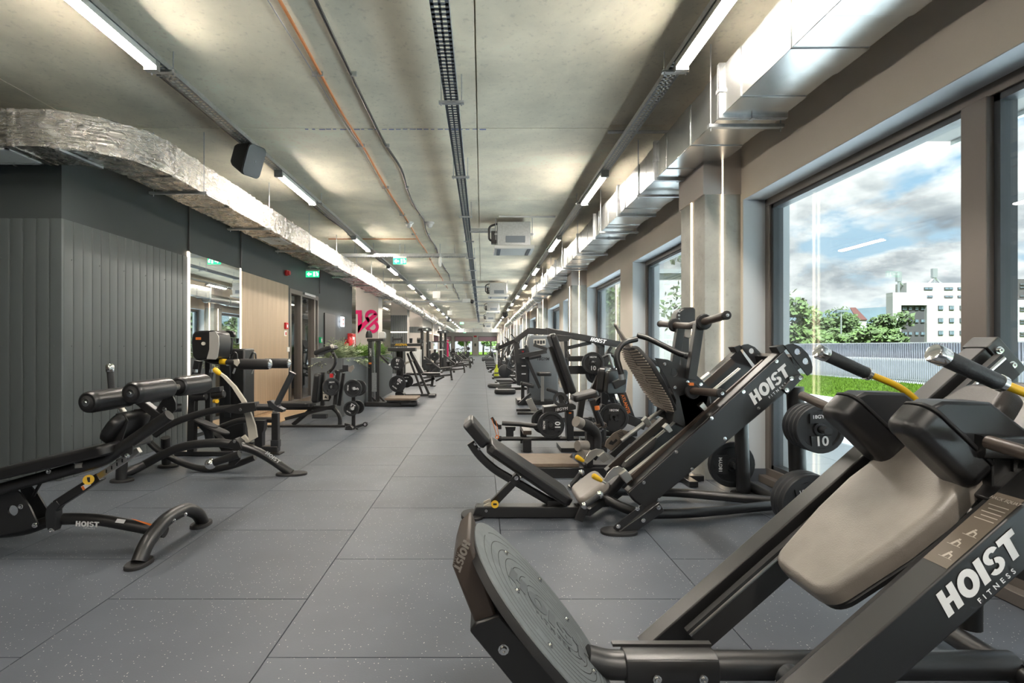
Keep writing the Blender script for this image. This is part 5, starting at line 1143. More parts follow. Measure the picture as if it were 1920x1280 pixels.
# ================================================================== ARCHED MACHINE (left, behind the decline bench)
AM = thing('arched_leg_machine', 'black arched tube machine with an ivory lever and yellow tip behind the ab bench', 'gym machine', (-2.6, 5.2, 0))
def im(pts, Y): return [I(p[0], p[1], p[2] if len(p) > 2 else Y) for p in pts]
put(MB().tube(spline(im([(228, 892), (268, 872), (305, 852), (340, 838), (374, 832), (410, 830), (442, 834), (475, 843), (505, 859), (530, 876), (546, 887)], 5.22), 3), .042, 14), 'arch_tube', 'black')
hoist(I(512, 857, 5.173), V((.75, 0, -.55)), V((.45, -.3, .75)), .042)
oval_foot((-1.88, 5.24, 0), .30, .17, .15); oval_foot((-3.38, 4.98, 0), .2, .16)
put(MB().tube(im([(229, 860), (227, 903)], 4.98), .048, 14), 'rear_foot_tube', 'black'); put(MB().tube([I(229, 888, 4.98), I(268, 872, 5.2)], .04, 12), 'cross_tube', 'black')
put(MB().tube(spline(im([(268, 812), (290, 838), (323, 859), (360, 874), (395, 879), (435, 873), (478, 857)], 5.35), 4), .032, 12), 'lower_arc', 'black')
oval_foot((-3.3, 5.58, 0), .2, .16); put(MB().tube([I(312, 868, 5.58), I(310, 820, 5.5)], .045, 12), 'rear_foot_tube', 'black')
put(MB().tube(im([(398, 868), (449, 851)], 5.0), .036, 14), 'ankle_roller', 'black'); put(MB().ball(I(395, 869, 5.0), .052, 12), 'roller_end', 'chrome'); put(MB().pim([(430, 856), (452, 846), (450, 862), (440, 872), (428, 872)], 5.05, .02), 'roller_bracket', 'black')
put(MB().tube(spline(im([(290, 815), (315, 798), (345, 785), (380, 774), (413, 767), (450, 764), (500, 763), (525, 764)], 5.2), 4), .034, 14), 'upper_arm', 'black')
put(MB().pim([(412, 768), (445, 757), (478, 754), (480, 770), (450, 776), (430, 774)], 5.15, .1), 'arm_sleeve', 'black', bev=.004); bolt(I(451, 767.5, 5.148), .016)
h = MB(); h.pim([(500, 752), (507, 751), (516, 760), (531, 768), (529, 773), (515, 771), (503, 762)], 5.15, .09); put(h, 'grip_plate', 'dkgrey', bev=.003)
put(MB().tube(im([(517, 762), (548, 700)], 5.2), .030, 12), 'grip_post', 'grip'); put(MB().cyl(I(547, 702, 5.2), I(549, 698, 5.2), .034, 12), 'grip_end_cap', 'dkgrey')
lv = [(409, 698, 3), (420, 706, 3.2), (438, 725, 3.6), (456, 752, 4.2), (465, 778, 6), (471, 800, 7.5), (474, 822, 8)]
h = MB(); L_r = [I(x + w, y - w * .3, 5.28) for x, y, w in lv]; L_l = [I(x - w, y + w * .3, 5.28) for x, y, w in lv]
lvp = L_r + [I(465, 830, 5.28), I(452, 829, 5.28), I(448, 822, 5.28), I(458, 815, 5.28)] + list(reversed(L_l)); h.prism(lvp, (0, .03, 0)); put(h, 'lever', 'ivory', bev=.004)
put(MB().lathe(I(414, 702, 5.29), I(401, 691, 5.29), [(0, .018), (.3, .026), (.8, .028), (1, .018)], 14), 'lever_tip', 'yellow')
put(MB().pim([(424, 836), (432, 826), (440, 822), (449, 830), (453, 841), (445, 845)], 5.16, .12), 'lever_bracket', 'black', bev=.004); bolt(I(440, 827, 5.158), .016)
put(MB().pim([(258, 780), (282, 766), (300, 775), (296, 800), (270, 806)], 5.1, .14), 'pivot_block', 'black', bev=.006)
for x, y in ((277, 812), (281, 824), (272, 820)): bolt(I(x, y, 5.09), .014)
A = I(292, 774, 5.2); put(MB().pad(rrect(.30, .28, .05), A, (1, 0, .05), (0, 1, 0), .06, .02, 3), 'thigh_pad', 'vinyl')

# ================================================================== LEG EXTENSION (left, in front of the mirror)
LE = thing('leg_extension_machine', 'black leg extension machine with two horizontal foam rollers in front of the mirror', 'gym machine', (-2.9, 6.3, 0))
put(MB().bar(I(462, 840, 6.25), I(523, 841, 6.25), .1, .07), 'base_beam', 'black', bev=.006); put(MB().box((-2.50, 6.18, 0), (-2.36, 6.34, .012)), 'base_pad', 'rubber')
put(MB().bar(I(517, 838, 6.25), I(517, 774, 6.25), .075, .075), 'front_post', 'black', bev=.006); put(MB().bar(I(517, 838, 6.25), I(517, 824, 6.25), .092, .092), 'post_sleeve', 'dkgrey', bev=.006); put(MB().bar(I(517, 775, 6.25), I(517, 770, 6.25), .06, .06), 'post_cap', 'steel')
put(MB().pim([(476, 788), (496, 788), (494, 806), (491, 812), (491, 838), (477, 838)], 6.2, .1), 'upright', 'black', bev=.006); put(MB().tube(fillet(im([(415, 800), (450, 787), (512, 787)], 6.3), .08), .034, 12), 'lower_arm', 'black')
put(MB().pim([(385, 800), (415, 845), (476, 845), (476, 838), (420, 832)], 6.2, .12), 'base_plate', 'black')
for y in (6.15, 6.75): put(MB().bar((-3.55, y, .03), (-2.9, y, .03), .08, .05), 'base_rail', 'black', bev=.004)
# moulded head with a pale face
o = [(358, 640), (360, 625), (366, 620), (398, 619), (408, 623), (411, 640), (408, 668), (404, 674), (386, 674), (368, 676), (360, 668)]
put(MB().pim(o, 5.85, .30), 'head_shroud', 'black', bev=.03); put(MB().prism([I(392, 622, 5.84), I(404, 621, 5.84), I(410, 630, 5.84), I(411, 645, 5.84), I(408, 670, 5.84), I(404, 674, 5.84), I(387, 673, 5.84), I(392, 655, 5.84)], (0, .012, 0)), 'head_face', 'silver', bev=.004)
put(MB().cyl(I(382, 644, 5.84), I(381, 644, 5.79), .02, 12), 'knob', 'ivory'); put(MB().prism([I(367, 632, 5.84), I(377, 632, 5.84), I(377, 637, 5.84), I(367, 637, 5.84)], (0, -.003, 0)), 'sticker', 'orange')
put(MB().tube(fillet(im([(369, 650), (378, 666), (389, 675), (410, 679), (440, 679)], 6.0), .12, 5), .030, 12), 'swing_arm', 'black'); put(MB().cyl(I(413, 677.5, 5.99), I(424, 678.5, 5.99), .033, 12), 'yellow_band', 'yellow'); put(MB().ball(I(427, 682.5, 6.0), .02), 'joint_ball', 'chrome'); put(MB().pim([(436, 674), (446, 673), (449, 680), (444, 687), (438, 682)], 5.98, .03), 'roller_plate', 'ivory', bev=.004)
for x0, x1, y, Y in ((449, 505, 682.5, 6.05), (495, 541, 681, 6.6)):
    p, q = I(x0, y, Y), I(x1, y, Y); put(MB().lathe(p, q, [(0, .055), (.06, .062), (.95, .062), (1, .055)], 18), 'foam_roller', 'rubber'); put(MB().lathe(q, q + V((.03, 0, 0)), [(0, .056), (.4, .056), (.7, .035), (1, .02)], 16), 'roller_cap', 'chrome')
for x in (437, 472): put(MB().tube(fillet(im([(x - 5, 676), (x + 2, 660), (x + 7, 662), (x + 8, 674)], 6.2), .04), .011, 8), 'adjust_loop', 'black'); put(MB().tube(im([(x + 4, 690), (x, 700)], 6.1), .012, 8), 'adjust_pin', 'chrome')
for x0, x1, y in ((362, 366, 0), (389, 397, 0)): 
    put(MB().tube(im([(x0 + 1, 731), (x1, 696)], 5.95), .024, 12), 'side_handle', 'grip'); put(MB().cyl(I(x1, 698, 5.95), I(x1 + .4, 692, 5.95), .028, 12), 'handle_cap', 'chrome')
put(MB().bar(im([(362, 735)], 6.0)[0], im([(416, 729)], 6.0)[0], .1, .06), 'seat_rail', 'dkgrey', bev=.005)
for x0, x1, y0, y1 in ((357, 387, 752, 739), (397, 421, 747, 735)): p, q = I(x0, (y0 + y1) / 2, 6.0), I(x1, (y0 + y1) / 2 - 3, 6.0); put(MB().lathe(p, q, [(0, .035), (.06, .045), (.94, .045), (1, .035)], 14), 'thigh_roller', 'vinyl')
put(MB().pim([(370, 708), (386, 706), (386, 730), (370, 730)], 6.1, .06), 'guard_plate', 'ivory', bev=.004); put(MB().cyl(I(402, 752, 6.0), I(407, 752, 5.93), .022, 14), 'pull_knob', 'yellow')
put(MB().bar(I(372, 676, 6.15), I(362, 735, 6.15), .07, .07), 'head_post', 'black', bev=.005); put(MB().bar(I(391, 672, 6.2), I(392, 830, 6.2), .06, .06), 'main_post', 'black', bev=.005)
put(MB().bar(I(362, 735, 6.1), I(360, 846, 6.1), .08, .08), 'rear_post', 'black', bev=.005)
# weight tower behind with the display panel
put(MB().box((-3.35, 6.75, .03), (-3.02, 7.05, 1.24)), 'weight_tower', 'black', bev=.02); p = I(410, 634, 6.7); put(MB().pim([(409, 634), (436, 633), (434, 664), (408, 664)], 6.72, .03), 'display_panel', 'dkgrey', bev=.006); put(MB().pim([(411, 646), (427, 645), (426, 661), (411, 661)], 6.71, .01), 'instruction_card', 'ivory')
hoist(I(418, 640.5, 6.71), (1, 0, 0), (0, 0, 1), .035, fit=False); put(MB().pim([(415, 632), (416, 623), (425, 619), (436, 621), (440, 628), (439, 632)], 6.75, .05), 'tower_cap', 'black', bev=.006)
put(MB().pim([(422, 664), (431, 664), (431, 783), (420, 783)], 6.7, .04), 'tower_guard', 'dkgrey', bev=.004)
# foot rests
for c, s in (((385, 795), 1.), ((405, 806), 1.1)): A = I(*c, 6.05); put(MB().pad(superell(.28 * s, .16, 2.5, 24), A, (.9, 0, -.35), (0, 1, 0), .025, .01, 2), 'foot_rest', 'rubber')
put(MB().tube(im([(372, 786), (390, 806), (395, 828)], 6.1), .05, 12), 'foot_post', 'dkgrey')
for k in range(6): bolt(I(409, 742 + k * 6, 5.99), .006)

# ================================================================== PLATE-LOADED PULLDOWN / CURL MACHINE (left, by the planter)
PC = thing('plate_loaded_curl_machine', 'black plate loaded machine with upright back pad and tilted arm pad before the planter', 'gym machine', (-2.9, 8.4, 0))
put(MB().bar(I(450, 800, 8.35), I(648, 799, 8.35), .08, .05), 'base_beam', 'black', bev=.004); put(MB().tube(fillet(im([(622, 763), (633, 772), (638, 784), (637, 798)], 8.4), .1), 0, sq=(.06, .06)), 'front_leg', 'black'); put(MB().bar(I(550, 796, 8.4), I(584, 767, 8.4), .06, .06), 'brace', 'black'); put(MB().bar(I(535, 785, 8.3), I(628, 761, 8.3), .04, .05), 'link_arm', 'black'); put(MB().bar(I(520, 764, 8.4), I(626, 764, 8.4), .07, .06), 'seat_beam', 'black', bev=.004)
put(MB().pad(rrect(.60, .32, .05), I(553, 762, 8.4), (1, 0, 0), (0, 1, 0), .075, .025, 3), 'seat', 'vinyl'); A = I(602, 727, 8.4); put(MB().pad(rrect(.46, .34, .05), A, (.10, 0, 1), (0, 1, 0) if V((.10, 0, 1)).cross(V((0, 1, 0))).x < 0 else (0, -1, 0), .09, .03, 3), 'back_pad', 'vinyl')
put(MB().bar(I(605, 760, 8.45), I(606, 698, 8.45), .06, .06), 'back_post', 'black')
put(MB().pim([(604, 723), (617, 722), (621, 745), (617, 752), (605, 752)], 8.3, .02), 'card_panel', 'black', bev=.004); put(MB().pim([(605.5, 726), (615, 726), (615, 737), (605.5, 737)], 8.29, .008), 'card', 'ivory'); put(MB().pim([(605.5, 738.5), (616, 738.5), (616, 749), (605.5, 749)], 8.29, .008), 'card', 'ivory')
for y0 in (729, 741): put(MB().pim([(608, y0 + 5), (610, y0), (612, y0 + 3), (614, y0 + 6), (611, y0 + 5)], 8.285, .004), 'pictogram', 'rubber')
A, B = I(597, 662, 8.35), I(628, 650, 8.35); d7 = (B - A).normalized(); put(MB().pad(rrect(.30, .40, .04), (A + B) / 2 - V((0, 0, .03)), d7, (0, 1, 0), .065, .025, 3), 'arm_pad', 'vinyl'); put(MB().cyl(B - V((0, .2, 0)), B + V((.03, -.2, .01)), .035, 12), 'pad_end', 'ivory')
put(MB().tube(spline(im([(622, 658), (628, 668), (629, 678), (624, 690), (615, 699)], 8.35), 4), .026, 12), 'curved_arm', 'black')
for x, y in ((625, 661.5), (620.5, 668.5), (616, 698), (626, 701)): bolt(I(x, y, 8.31), .026)
put(MB().cbox(I(622, 704, 8.3), (.05, .04, .06)), 'red_stop', 'red')
put(MB().bar(I(634, 694, 8.3), I(628, 758, 8.3), .05, .07), 'lever_frame', 'black', bev=.004); put(MB().bar(I(645, 699, 8.4), I(636, 760, 8.4), .05, .07), 'lever_frame', 'black', bev=.004); put(MB().bar(I(629, 697, 8.35), I(652, 693, 8.35), .05, .05), 'top_link', 'black'); put(MB().cbox(I(649, 690, 8.35), (.09, .1, .10)), 'counterweight', 'dkgrey'); put(MB().pim([(653, 688), (662, 684), (664, 690), (658, 698), (653, 696)], 8.2, .03), 'tan_guard', 'tan_and_glare')
put(MB().tube(im([(607, 721), (616, 722)], 8.2), .03, 12), 'weight_horn', 'brownbox'); put(MB().cbox(I(600, 780, 8.3), (.22, .1, .06)), 'foot_plate', 'dkgrey')
plate(I(622, 725, 8.12), (.55, -.83, 0), .135, .05, 'black plate on the lever of the machine with the tilted arm pad', None)
PT = thing('plate_tree', 'small wheeled plate tree with small plates in front of the planter', 'plate rack', (-1.95, 8.15, 0))
put(MB().bar(I(663, 800, 8.2), I(663, 724, 8.2), .055, .04), 'post', 'black', bev=.004); put(MB().bar(I(648, 806, 8.1), I(688, 793, 8.35), .05, .04), 'base_bar', 'black'); put(MB().bar(I(648, 795, 8.3), I(668, 800, 8.2), .05, .04), 'base_bar', 'black')
for x, y in ((667, 805), (685, 795)): p = I(x, y, 8.1); put(MB().lathe(p + V((0, -.02, 0)), p + V((0, .02, 0)), [(0, .03), (.1, .036), (.9, .036), (1, .03)], 16), 'caster', 'rubber'); bolt(p + V((0, -.02, 0)), .02)
put(MB().pim([(648, 800), (656, 797), (661, 803), (660, 809), (647, 809)], 8.05, .1), 'foot_block', 'black')
for x, y in ((662, 728), (659, 766)): put(MB().cyl(I(x, y, 8.2), I(x + 2, y, 7.85), .024, 10), 'peg', 'galvdull')
plate(I(661, 728, 7.9), (0, -1, 0), .132, .045, 'black plate marked 5 on the upper peg of the wheeled plate tree', '5', tilt=1.5); plate(I(672, 727, 8.28), (0, -1, 0), .125, .04, 'pale edged plate behind the plate marked 5 on the plate tree', None, fresh=False)
plate(I(658, 766, 7.9), (0, -1, 0), .112, .05, 'small black plate marked 2.5 on the lower peg of the plate tree', '2.5', tilt=2.6); plate(I(670, 763, 8.28), (0, -1, 0), .105, .04, 'small plate behind the plate marked 2.5 on the plate tree', None, fresh=False)

# ================================================================== PLANTER
PL = thing('planter_box', 'long grey planter box in front of the emblem column', 'planter', (-2.8, 12.2, 0))
b = MB()
for lo, hi in (((-3.10, 9.6, 0), (-3.06, 14.8, 1.06)), ((-2.54, 9.6, 0), (-2.50, 14.8, 1.06)), ((-3.06, 9.6, 0), (-2.54, 9.64, 1.06)), ((-3.06, 14.76, 0), (-2.54, 14.8, 1.06))): put(MB().box(lo, hi), 'side_panel', 'planter', bev=.003)
put(MB().box((-3.06, 9.64, .85), (-2.54, 14.76, .98)), 'soil', 'soil')
def fern(c, n, ln, seed, lab, mt='leaf', droop=.6):
    rnd = random.Random(seed); c = V(c); t = thing('potted_plant', lab, 'plant', c, 'plants in the planter')
    for f in range(n):
        b = MB(); a = rnd.uniform(0, 6.283); el = rnd.uniform(.25, 1.4); d = V((math.cos(a) * math.cos(el), math.sin(a) * math.cos(el), math.sin(el))); L = ln * rnd.uniform(.7, 1.2); p = c + V((rnd.uniform(-.08, .08), rnd.uniform(-.14, .14), 0)); prev = p; s = d.cross(V((0, 0, 1))).normalized()
        for k in range(1, 9):
            q = p + d * (L * k / 8) + V((0, 0, -droop * L * (k / 8) ** 2 * math.cos(el))); ax = (q - prev).normalized(); w = .11 * math.sin(math.pi * min(.95, (k + .5) / 9)) + .015
            for sg in (-1, 1):
                tip = q + s * sg * w * rnd.uniform(1., 1.5) + ax * .05 + V((0, 0, rnd.uniform(-.02, .02))); m = (q + tip) / 2 + ax * .018
                b.b.faces.new([b.b.verts.new(q - ax * .012), b.b.verts.new(m + ax * .008), b.b.verts.new(tip), b.b.verts.new(m - ax * .022)])
            prev = q
        b.tube([p, p + d * L * .5 + V((0, 0, -droop * L * .25 * math.cos(el))), q], .004, 4); put(b, 'frond', mt)
rp = random.Random(5)
where = ['at the near end of the grey planter', 'near the front of the grey planter', 'in the grey planter just left of the tall cable column', 'in the middle of the grey planter', 'in the grey planter behind the cable column', 'towards the back of the grey planter', 'at the far end of the grey planter']
for i in range(7):
    y = 9.85 + .74 * i; fern((-2.76 + rp.uniform(-.08, .08), y, .98), 46, .40, 30 + i, ('pale speckled leafy plant ' if i < 2 else 'green feathery plant ') + where[i], 'leafpale' if i < 2 else 'leaf', .55)

# ================================================================== CABLE COLUMN WITH PLATFORM (left)
CC = thing('belt_squat_column', 'tall slim black pulley column with a low brown standing platform beside the planter', 'gym machine', (-2.2, 11.4, 0))
put(MB().box((-2.44, 11.35, .05), (-2.36, 11.5, 1.40)), 'upright', 'black', bev=.006); put(MB().box((-2.25, 11.35, .05), (-2.20, 11.5, 1.40)), 'upright', 'black', bev=.006)
for x in (-2.33, -2.28): put(MB().cyl((x, 11.42, .05), (x, 11.42, 1.38), .012, 8), 'guide_rod', 'chrome')
b = MB()
for i in range(9): put(MB().box((-2.36, 11.36, .30 + .045 * i), (-2.255, 11.5, .342 + .045 * i)), 'weight_slab', 'galvdull', bev=.003)
put(MB().lathe(I(692, 633, 11.3), I(692, 619, 11.3), [(0, .07), (.4, .072), (.8, .055), (1, .02)], 16), 'pulley_shroud', 'dkgrey'); put(MB().pim([(710, 634), (710, 624), (714, 621), (720, 622), (722, 626), (722, 634)], 11.3, .15), 'pulley_shroud', 'acwhite', bev=.01); put(MB().box((-2.45, 11.3, 1.38), (-2.1, 11.5, 1.44)), 'top_beam', 'black', bev=.005)
put(MB().bar(I(712, 640, 11.4), I(712, 664, 11.4), .04, .04), 'side_tube', 'black'); put(MB().bar(I(711, 664, 11.4), I(730, 683, 11.4), .04, .04), 'side_arm', 'black'); put(MB().ball(I(730, 683, 11.4), .025), 'arm_end', 'white'); put(MB().bar(I(696, 744, 11.4), I(710, 757, 11.4), .04, .04), 'brace', 'black'); put(MB().bar(I(708, 740, 11.4), I(722, 754, 11.4), .04, .04), 'brace', 'black')
put(MB().box((-2.47, 11.2, .0), (-1.42, 11.6, .09)), 'base_frame', 'black', bev=.01); put(MB().box((-1.72, 11.16, .02), (-1.36, 11.5, .10)), 'roller_block', 'dkgrey', bev=.02); put(MB().box((-2.0, 11.15, .10), (-1.5, 11.75, .13)), 'deck_support', 'black'); put(MB().box((-2.04, 11.1, .14), (-1.37, 11.8, .185)), 'standing_deck', 'brown', bev=.006)
text('HOIST', I(695, 660, 11.345), V((0, 0, 1)), V((-1, 0, 0)), .06, 'white', bold=.02); put(MB().cbox(I(694, 681, 11.345), (.06, .004, .035)), 'sticker', 'orange'); put(MB().cbox(I(694, 688, 11.345), (.05, .004, .06)), 'sticker', 'dkgrey'); put(MB().tube(im([(702, 655), (703, 705)], 11.35), .006, 6), 'cable', 'galvdull')

# ================================================================== INCLINE BENCH RACK (left)
IR = thing('incline_bench_station', 'black plate loaded incline bench station with round plates on pegs behind the pulley column', 'gym machine', (-2.0, 13.3, 0))
put(MB().bar(I(733, 647, 13.3), I(792, 646, 13.3), .12, .07), 'top_beam', 'black', bev=.006); text('ARSENAL', I(752, 646, 13.235), (1, 0, 0), (0, 0, 1), .075, 'yellow', bold=.02, shear=.3)
put(MB().bar(I(729, 655, 13.1), I(780, 655, 13.1), .3, .09), 'arm_beam', 'black', bev=.008); put(MB().pim([(738, 653), (744, 651), (752, 654), (758, 652), (758, 655), (738, 656)], 13.08, .01), 'strap', 'white')
put(MB().bar(I(747, 742, 13.4), I(747, 658, 13.4), .09, .1), 'post', 'black', bev=.005); put(MB().bar(I(753.5, 738, 13.4), I(753.5, 658, 13.4), .07, .08), 'post', 'black', bev=.005)
A, B = I(769, 661, 13.3), I(790, 699, 13.3); d8 = (B - A).normalized(); n8 = V((0, 1, 0)).cross(d8); put(MB().pad(rrect((B - A).length * 1.06, .3, .04), (A + B) / 2, d8, (0, 1, 0) if d8.cross(V((0, 1, 0))).x > 0 else (0, -1, 0), .07, .02, 3), 'back_pad', 'vinyl')
put(MB().bar(I(764, 662, 13.3), I(792, 738, 13.3), .05, .05), 'leg', 'black'); put(MB().bar(I(770, 662, 13.4), I(805, 740, 13.4), .06, .06), 'leg', 'black'); put(MB().bar(I(750, 741, 13.4), I(818, 740, 13.4), .08, .06), 'base_beam', 'black'); put(MB().cbox(I(811, 741, 13.4), (.16, .5, .06)), 'foot_plate', 'dkgrey'); put(MB().pim([(741, 736), (748, 733), (757, 738), (757, 745), (741, 745)], 13.2, .3), 'rear_foot', 'black')
for x, y in ((745, 682), (746, 719)): put(MB().cyl(I(x, y, 13.4), I(x, y, 12.9), .024, 10), 'peg', 'galvdull')
put(MB().bar(I(758, 682, 13.3), I(776, 675, 13.3), .03, .05), 'lever', 'ivory')
plate(I(745, 681.5, 12.95), (0, -1, 0), .165, .05, 'round black plate marked 10 on the upper peg of the incline bench station', '10', tilt=3.0); plate(I(745, 719.5, 12.95), (0, -1, 0), .205, .05, 'larger round black plate marked 20 on the lower peg of the incline bench station', '20', tilt=2.5); plate(I(762, 714, 13.5), (0, -1, 0), .17, .05, 'black plate half hidden behind the lower plate marked 20', None)
for x0, nm, lab in ((738, 'kettlebell', None),): pass
t = thing('accessory_bar', 'black handle attachment lying on top of the incline bench station', 'attachment', I(746, 641, 13.3)); put(MB().bar(I(737, 636, 13.3), I(755, 635, 13.3), .06, .05), 'bar', 'black', bev=.005)
for x in (737, 754): put(MB().bar(I(x, 642, 13.3), I(x, 631, 13.3), .04, .03), 'end_bracket', 'black')
t = thing('cup', 'dark cup standing on top of the incline bench station', 'cup', I(770.5, 643, 13.3)); put(MB().lathe(I(770.5, 643, 13.3), I(770.5, 634, 13.3), [(0, .035), (1, .042), (1, .036), (.1, .03)], 14), 'body', 'dkgrey')
t = thing('handle_bucket', 'black bucket of cable handles at the right end of the incline bench station', 'bucket', I(786, 643, 13.3)); put(MB().lathe(I(786, 643, 13.3), I(786, 636, 13.3), [(0, .05), (1, .06), (1, .054), (.1, .045)], 14), 'body', 'black')
for dx in (-3, 0, 3): put(MB().tube(im([(785 + dx * .6, 640), (786 + dx, 633)], 13.3), .012, 6), 'handle', 'black')
SB = thing('flat_bench', 'low black flat bench beyond the incline bench station on the left', 'exercise bench', (-1.6, 17, 0))
A, B = I(762, 701, 17), I(826, 700, 17); put(MB().pad(rrect((B - A).length, .3, .05), (A + B) / 2 - V((0, 0, .04)), (1, 0, 0), (0, 1, 0), .08, .025, 3), 'bench_pad', 'vinyl'); put(MB().bar(I(775, 722, 17), I(815, 709, 17), .08, .08), 'spine', 'black'); put(MB().bar(I(812, 704, 17), I(810, 723, 17), .08, .08), 'front_leg', 'black'); put(MB().cbox(I(812, 723.5, 17), (.16, .3, .03)), 'foot', 'rubber'); put(MB().bar(I(768, 704, 17.1), I(768, 722, 17.1), .08, .08), 'rear_leg', 'black'); put(MB().bar(I(817, 714, 17), I(833, 706, 17), .04, .05), 'leg_lever', 'black'); put(MB().bar(I(768, 722.5, 17), I(810, 721, 17), .06, .05), 'base_beam', 'black')

# ================================================================== RIGHT SIDE MACHINES
TB = thing('hip_thrust_machine', 'black hip thrust machine with raised back pad and long low frame beyond the leg press', 'gym machine', (.7, 6.4, 0))
put(MB().tube(im([(936, 822), (1085, 822)], 6.4), .026, 12), 'lower_rail', 'black'); put(MB().lathe(I(933, 822, 6.4), I(940, 822, 6.4), [(0, .025), (.1, .034), (1, .034)], 14), 'rail_end', 'rubber')
put(MB().bar(I(988, 846, 6.4), I(988, 822, 6.4), .10, .10), 'stand_leg', 'black', bev=.005); put(MB().cbox(I(988, 847, 6.4), (.14, .14, .012)), 'stand_foot', 'rubber'); put(MB().bar((.545, 6.34, .235), (.545, 7.0, .235), .10, .05), 'cross_beam', 'brownbox', bev=.004); put(MB().bar((.545, 6.98, 0), (.545, 6.98, .22), .08, .08), 'stand_leg', 'black')
put(MB().tube(im([(941, 793), (975, 795), (1010, 799)], 6.4), .028, 12), 'lever_arm', 'black'); put(MB().pim([(947, 800), (967, 800), (966, 807), (963, 808), (963, 819), (949, 819), (949, 808)], 6.45, .1), 'rail_post', 'dkgrey', bev=.004)
put(MB().tube(fillet(im([(922, 782), (928, 793), (938, 801)], 6.4), .03), .018, 10), 'pull_hook', 'black'); put(MB().cyl(I(937, 796, 6.3), I(937, 804, 6.3), .02, 10), 'hook_end', 'rubber'); put(MB().tube(im([(922, 784), (932, 818)], 6.38), .004, 6), 'strap', 'orange'); put(MB().tube(im([(930, 788), (935, 817)], 6.38), .004, 6), 'strap', 'orange'); put(MB().ringdisc(I(932, 819, 6.37), I(932, 819, 6.39), [(0, .014), (0, .024), (1, .024), (1, .014)], 12), 'strap_ring', 'orange')
put(MB().pim([(1062, 771), (1076, 770), (1076, 826), (1064, 827)], 6.35, .16), 'upright', 'dkgrey', bev=.006); put(MB().cbox(I(1069, 774, 6.345), (.03, .004, .015)), 'sticker', 'orange')
put(MB().pim([(1020, 763), (1075, 757), (1080, 760), (1080, 767), (1040, 776), (1020, 777)], 6.3, .2), 'lever_housing', 'black', bev=.006); text('18GYM', I(1052, 767, 6.295), V((1, 0, .13)), (0, 0, 1), .05, 'white', shear=.2)
A, B = I(1027, 628, 6.5), I(1066, 738, 6.5); d9 = (B - A).normalized(); mid = (A + B) / 2; ys = (0, 1, 0) if d9.cross(V((0, 1, 0))).x > 0 else (0, -1, 0)
put(MB().pad(rrect((B - A).length, .38, .05), mid, d9, ys, .08, .03, 3), 'back_pad', 'vinyl'); put(MB().bar(A + d9 * .15 - V((.02, 0, 0)), B - V((.02, 0, 0)), .08, .05, (1, 0, 0)), 'back_frame', 'black')
A, B = I(1073, 752, 6.5), I(1119, 740, 6.5); mid = (A + B) / 2; put(MB().pad(rrect((B - A).length, .36, .05), mid, (B - A).normalized(), (0, 1, 0), .075, .03, 3), 'seat', 'vinyl')
put(MB().ringdisc(I(1050, 748, 6.3), I(1050, 748, 6.32), [(0, .05), (0, .085), (1, .085), (1, .05)], 20), 'angle_dial', 'dkgrey'); put(MB().pim([(1046, 742), (1058, 736), (1066, 745), (1068, 758), (1052, 760)], 6.32, .12), 'hinge_block', 'black', bev=.006); bolt(I(1060, 753, 6.31), .03)
put(MB().bar(I(1110, 750, 6.5), I(1125, 796, 6.5), .07, .06), 'seat_post', 'black'); put(MB().cyl(I(1119, 770, 6.35), I(1131, 798, 6.35), .022, 12), 'gas_strut', 'dkgrey'); put(MB().cyl(I(1119, 761, 6.34), I(1120, 768, 6.34), .03, 12), 'strut_cap', 'orange'); put(MB().pim([(1113, 797), (1138, 794), (1138, 800), (1122, 804), (1113, 802)], 6.4, .2), 'strut_plate', 'brownbox'); put(MB().pim([(1107, 802), (1137, 801), (1136, 838), (1110, 838)], 6.4, .25), 'seat_base', 'black', bev=.005)
for k in range(6): put(MB().ball(I(1106 + 2 * (k % 3), 785 + 5 * (k // 2), 6.4), .025), 'linkage_ball', 'dkgrey')
put(MB().box((-.0 + .95, 6.35, 0), (1.5, 6.75, .05)), 'base_plate', 'black')
put(MB().cyl(I(1033, 797, 6.2), I(1035, 797, 6.75), .025, 10), 'weight_horn', 'dkgrey')
plate(I(1033.5, 797, 6.22), (0, -1, 0), .158, .05, 'black plate marked 10 on the near side of the hip thrust machine', '10', tilt=1.57); plate(I(1020, 790, 6.72), (0, -1, 0), .158, .05, 'tan edged plate on the far side of the hip thrust machine', None, fresh=False)
# ankle roller bench just behind the leg press
NB = thing('ankle_roller_bench', 'low kneeling bench with a brown deck and foam ankle rollers behind the leg press', 'exercise bench', (.8, 5.3, 0))
put(MB().prism([(.36, 5.1, 0), (.55, 5.1, .10), (1.45, 5.1, .10), (1.45, 5.1, 0)], (0, .5, 0)), 'base_frame', 'black', bev=.006); put(MB().prism([(.36, 5.12, .10), (.94, 5.12, .10), (.90, 5.45, .10), (.96, 5.62, .10), (.36, 5.62, .10)], (0, 0, .035)), 'deck_mat', 'brown', bev=.004); put(MB().box((.98, 5.1, .10), (1.4, 5.6, .13)), 'side_deck', 'rubber', bev=.004)
X = .985
put(MB().tube(fillet([(.94, 5.0, .54), (1.03, 5.05, .50), (1.10, 5.1, .42), (1.09, 5.1, .26), (1.05, 5.1, .20)], .08, 5), .055, 14), 'foam_hook', 'rubber'); put(MB().cyl((.88, 4.96, .565), (.955, 5.01, .53), .052, 16), 'roller_end', 'tan_and_glare'); put(MB().cyl((.96, 5.02, .527), (1.03, 5.05, .50), .053, 16), 'roller_band', 'tan_and_glare')
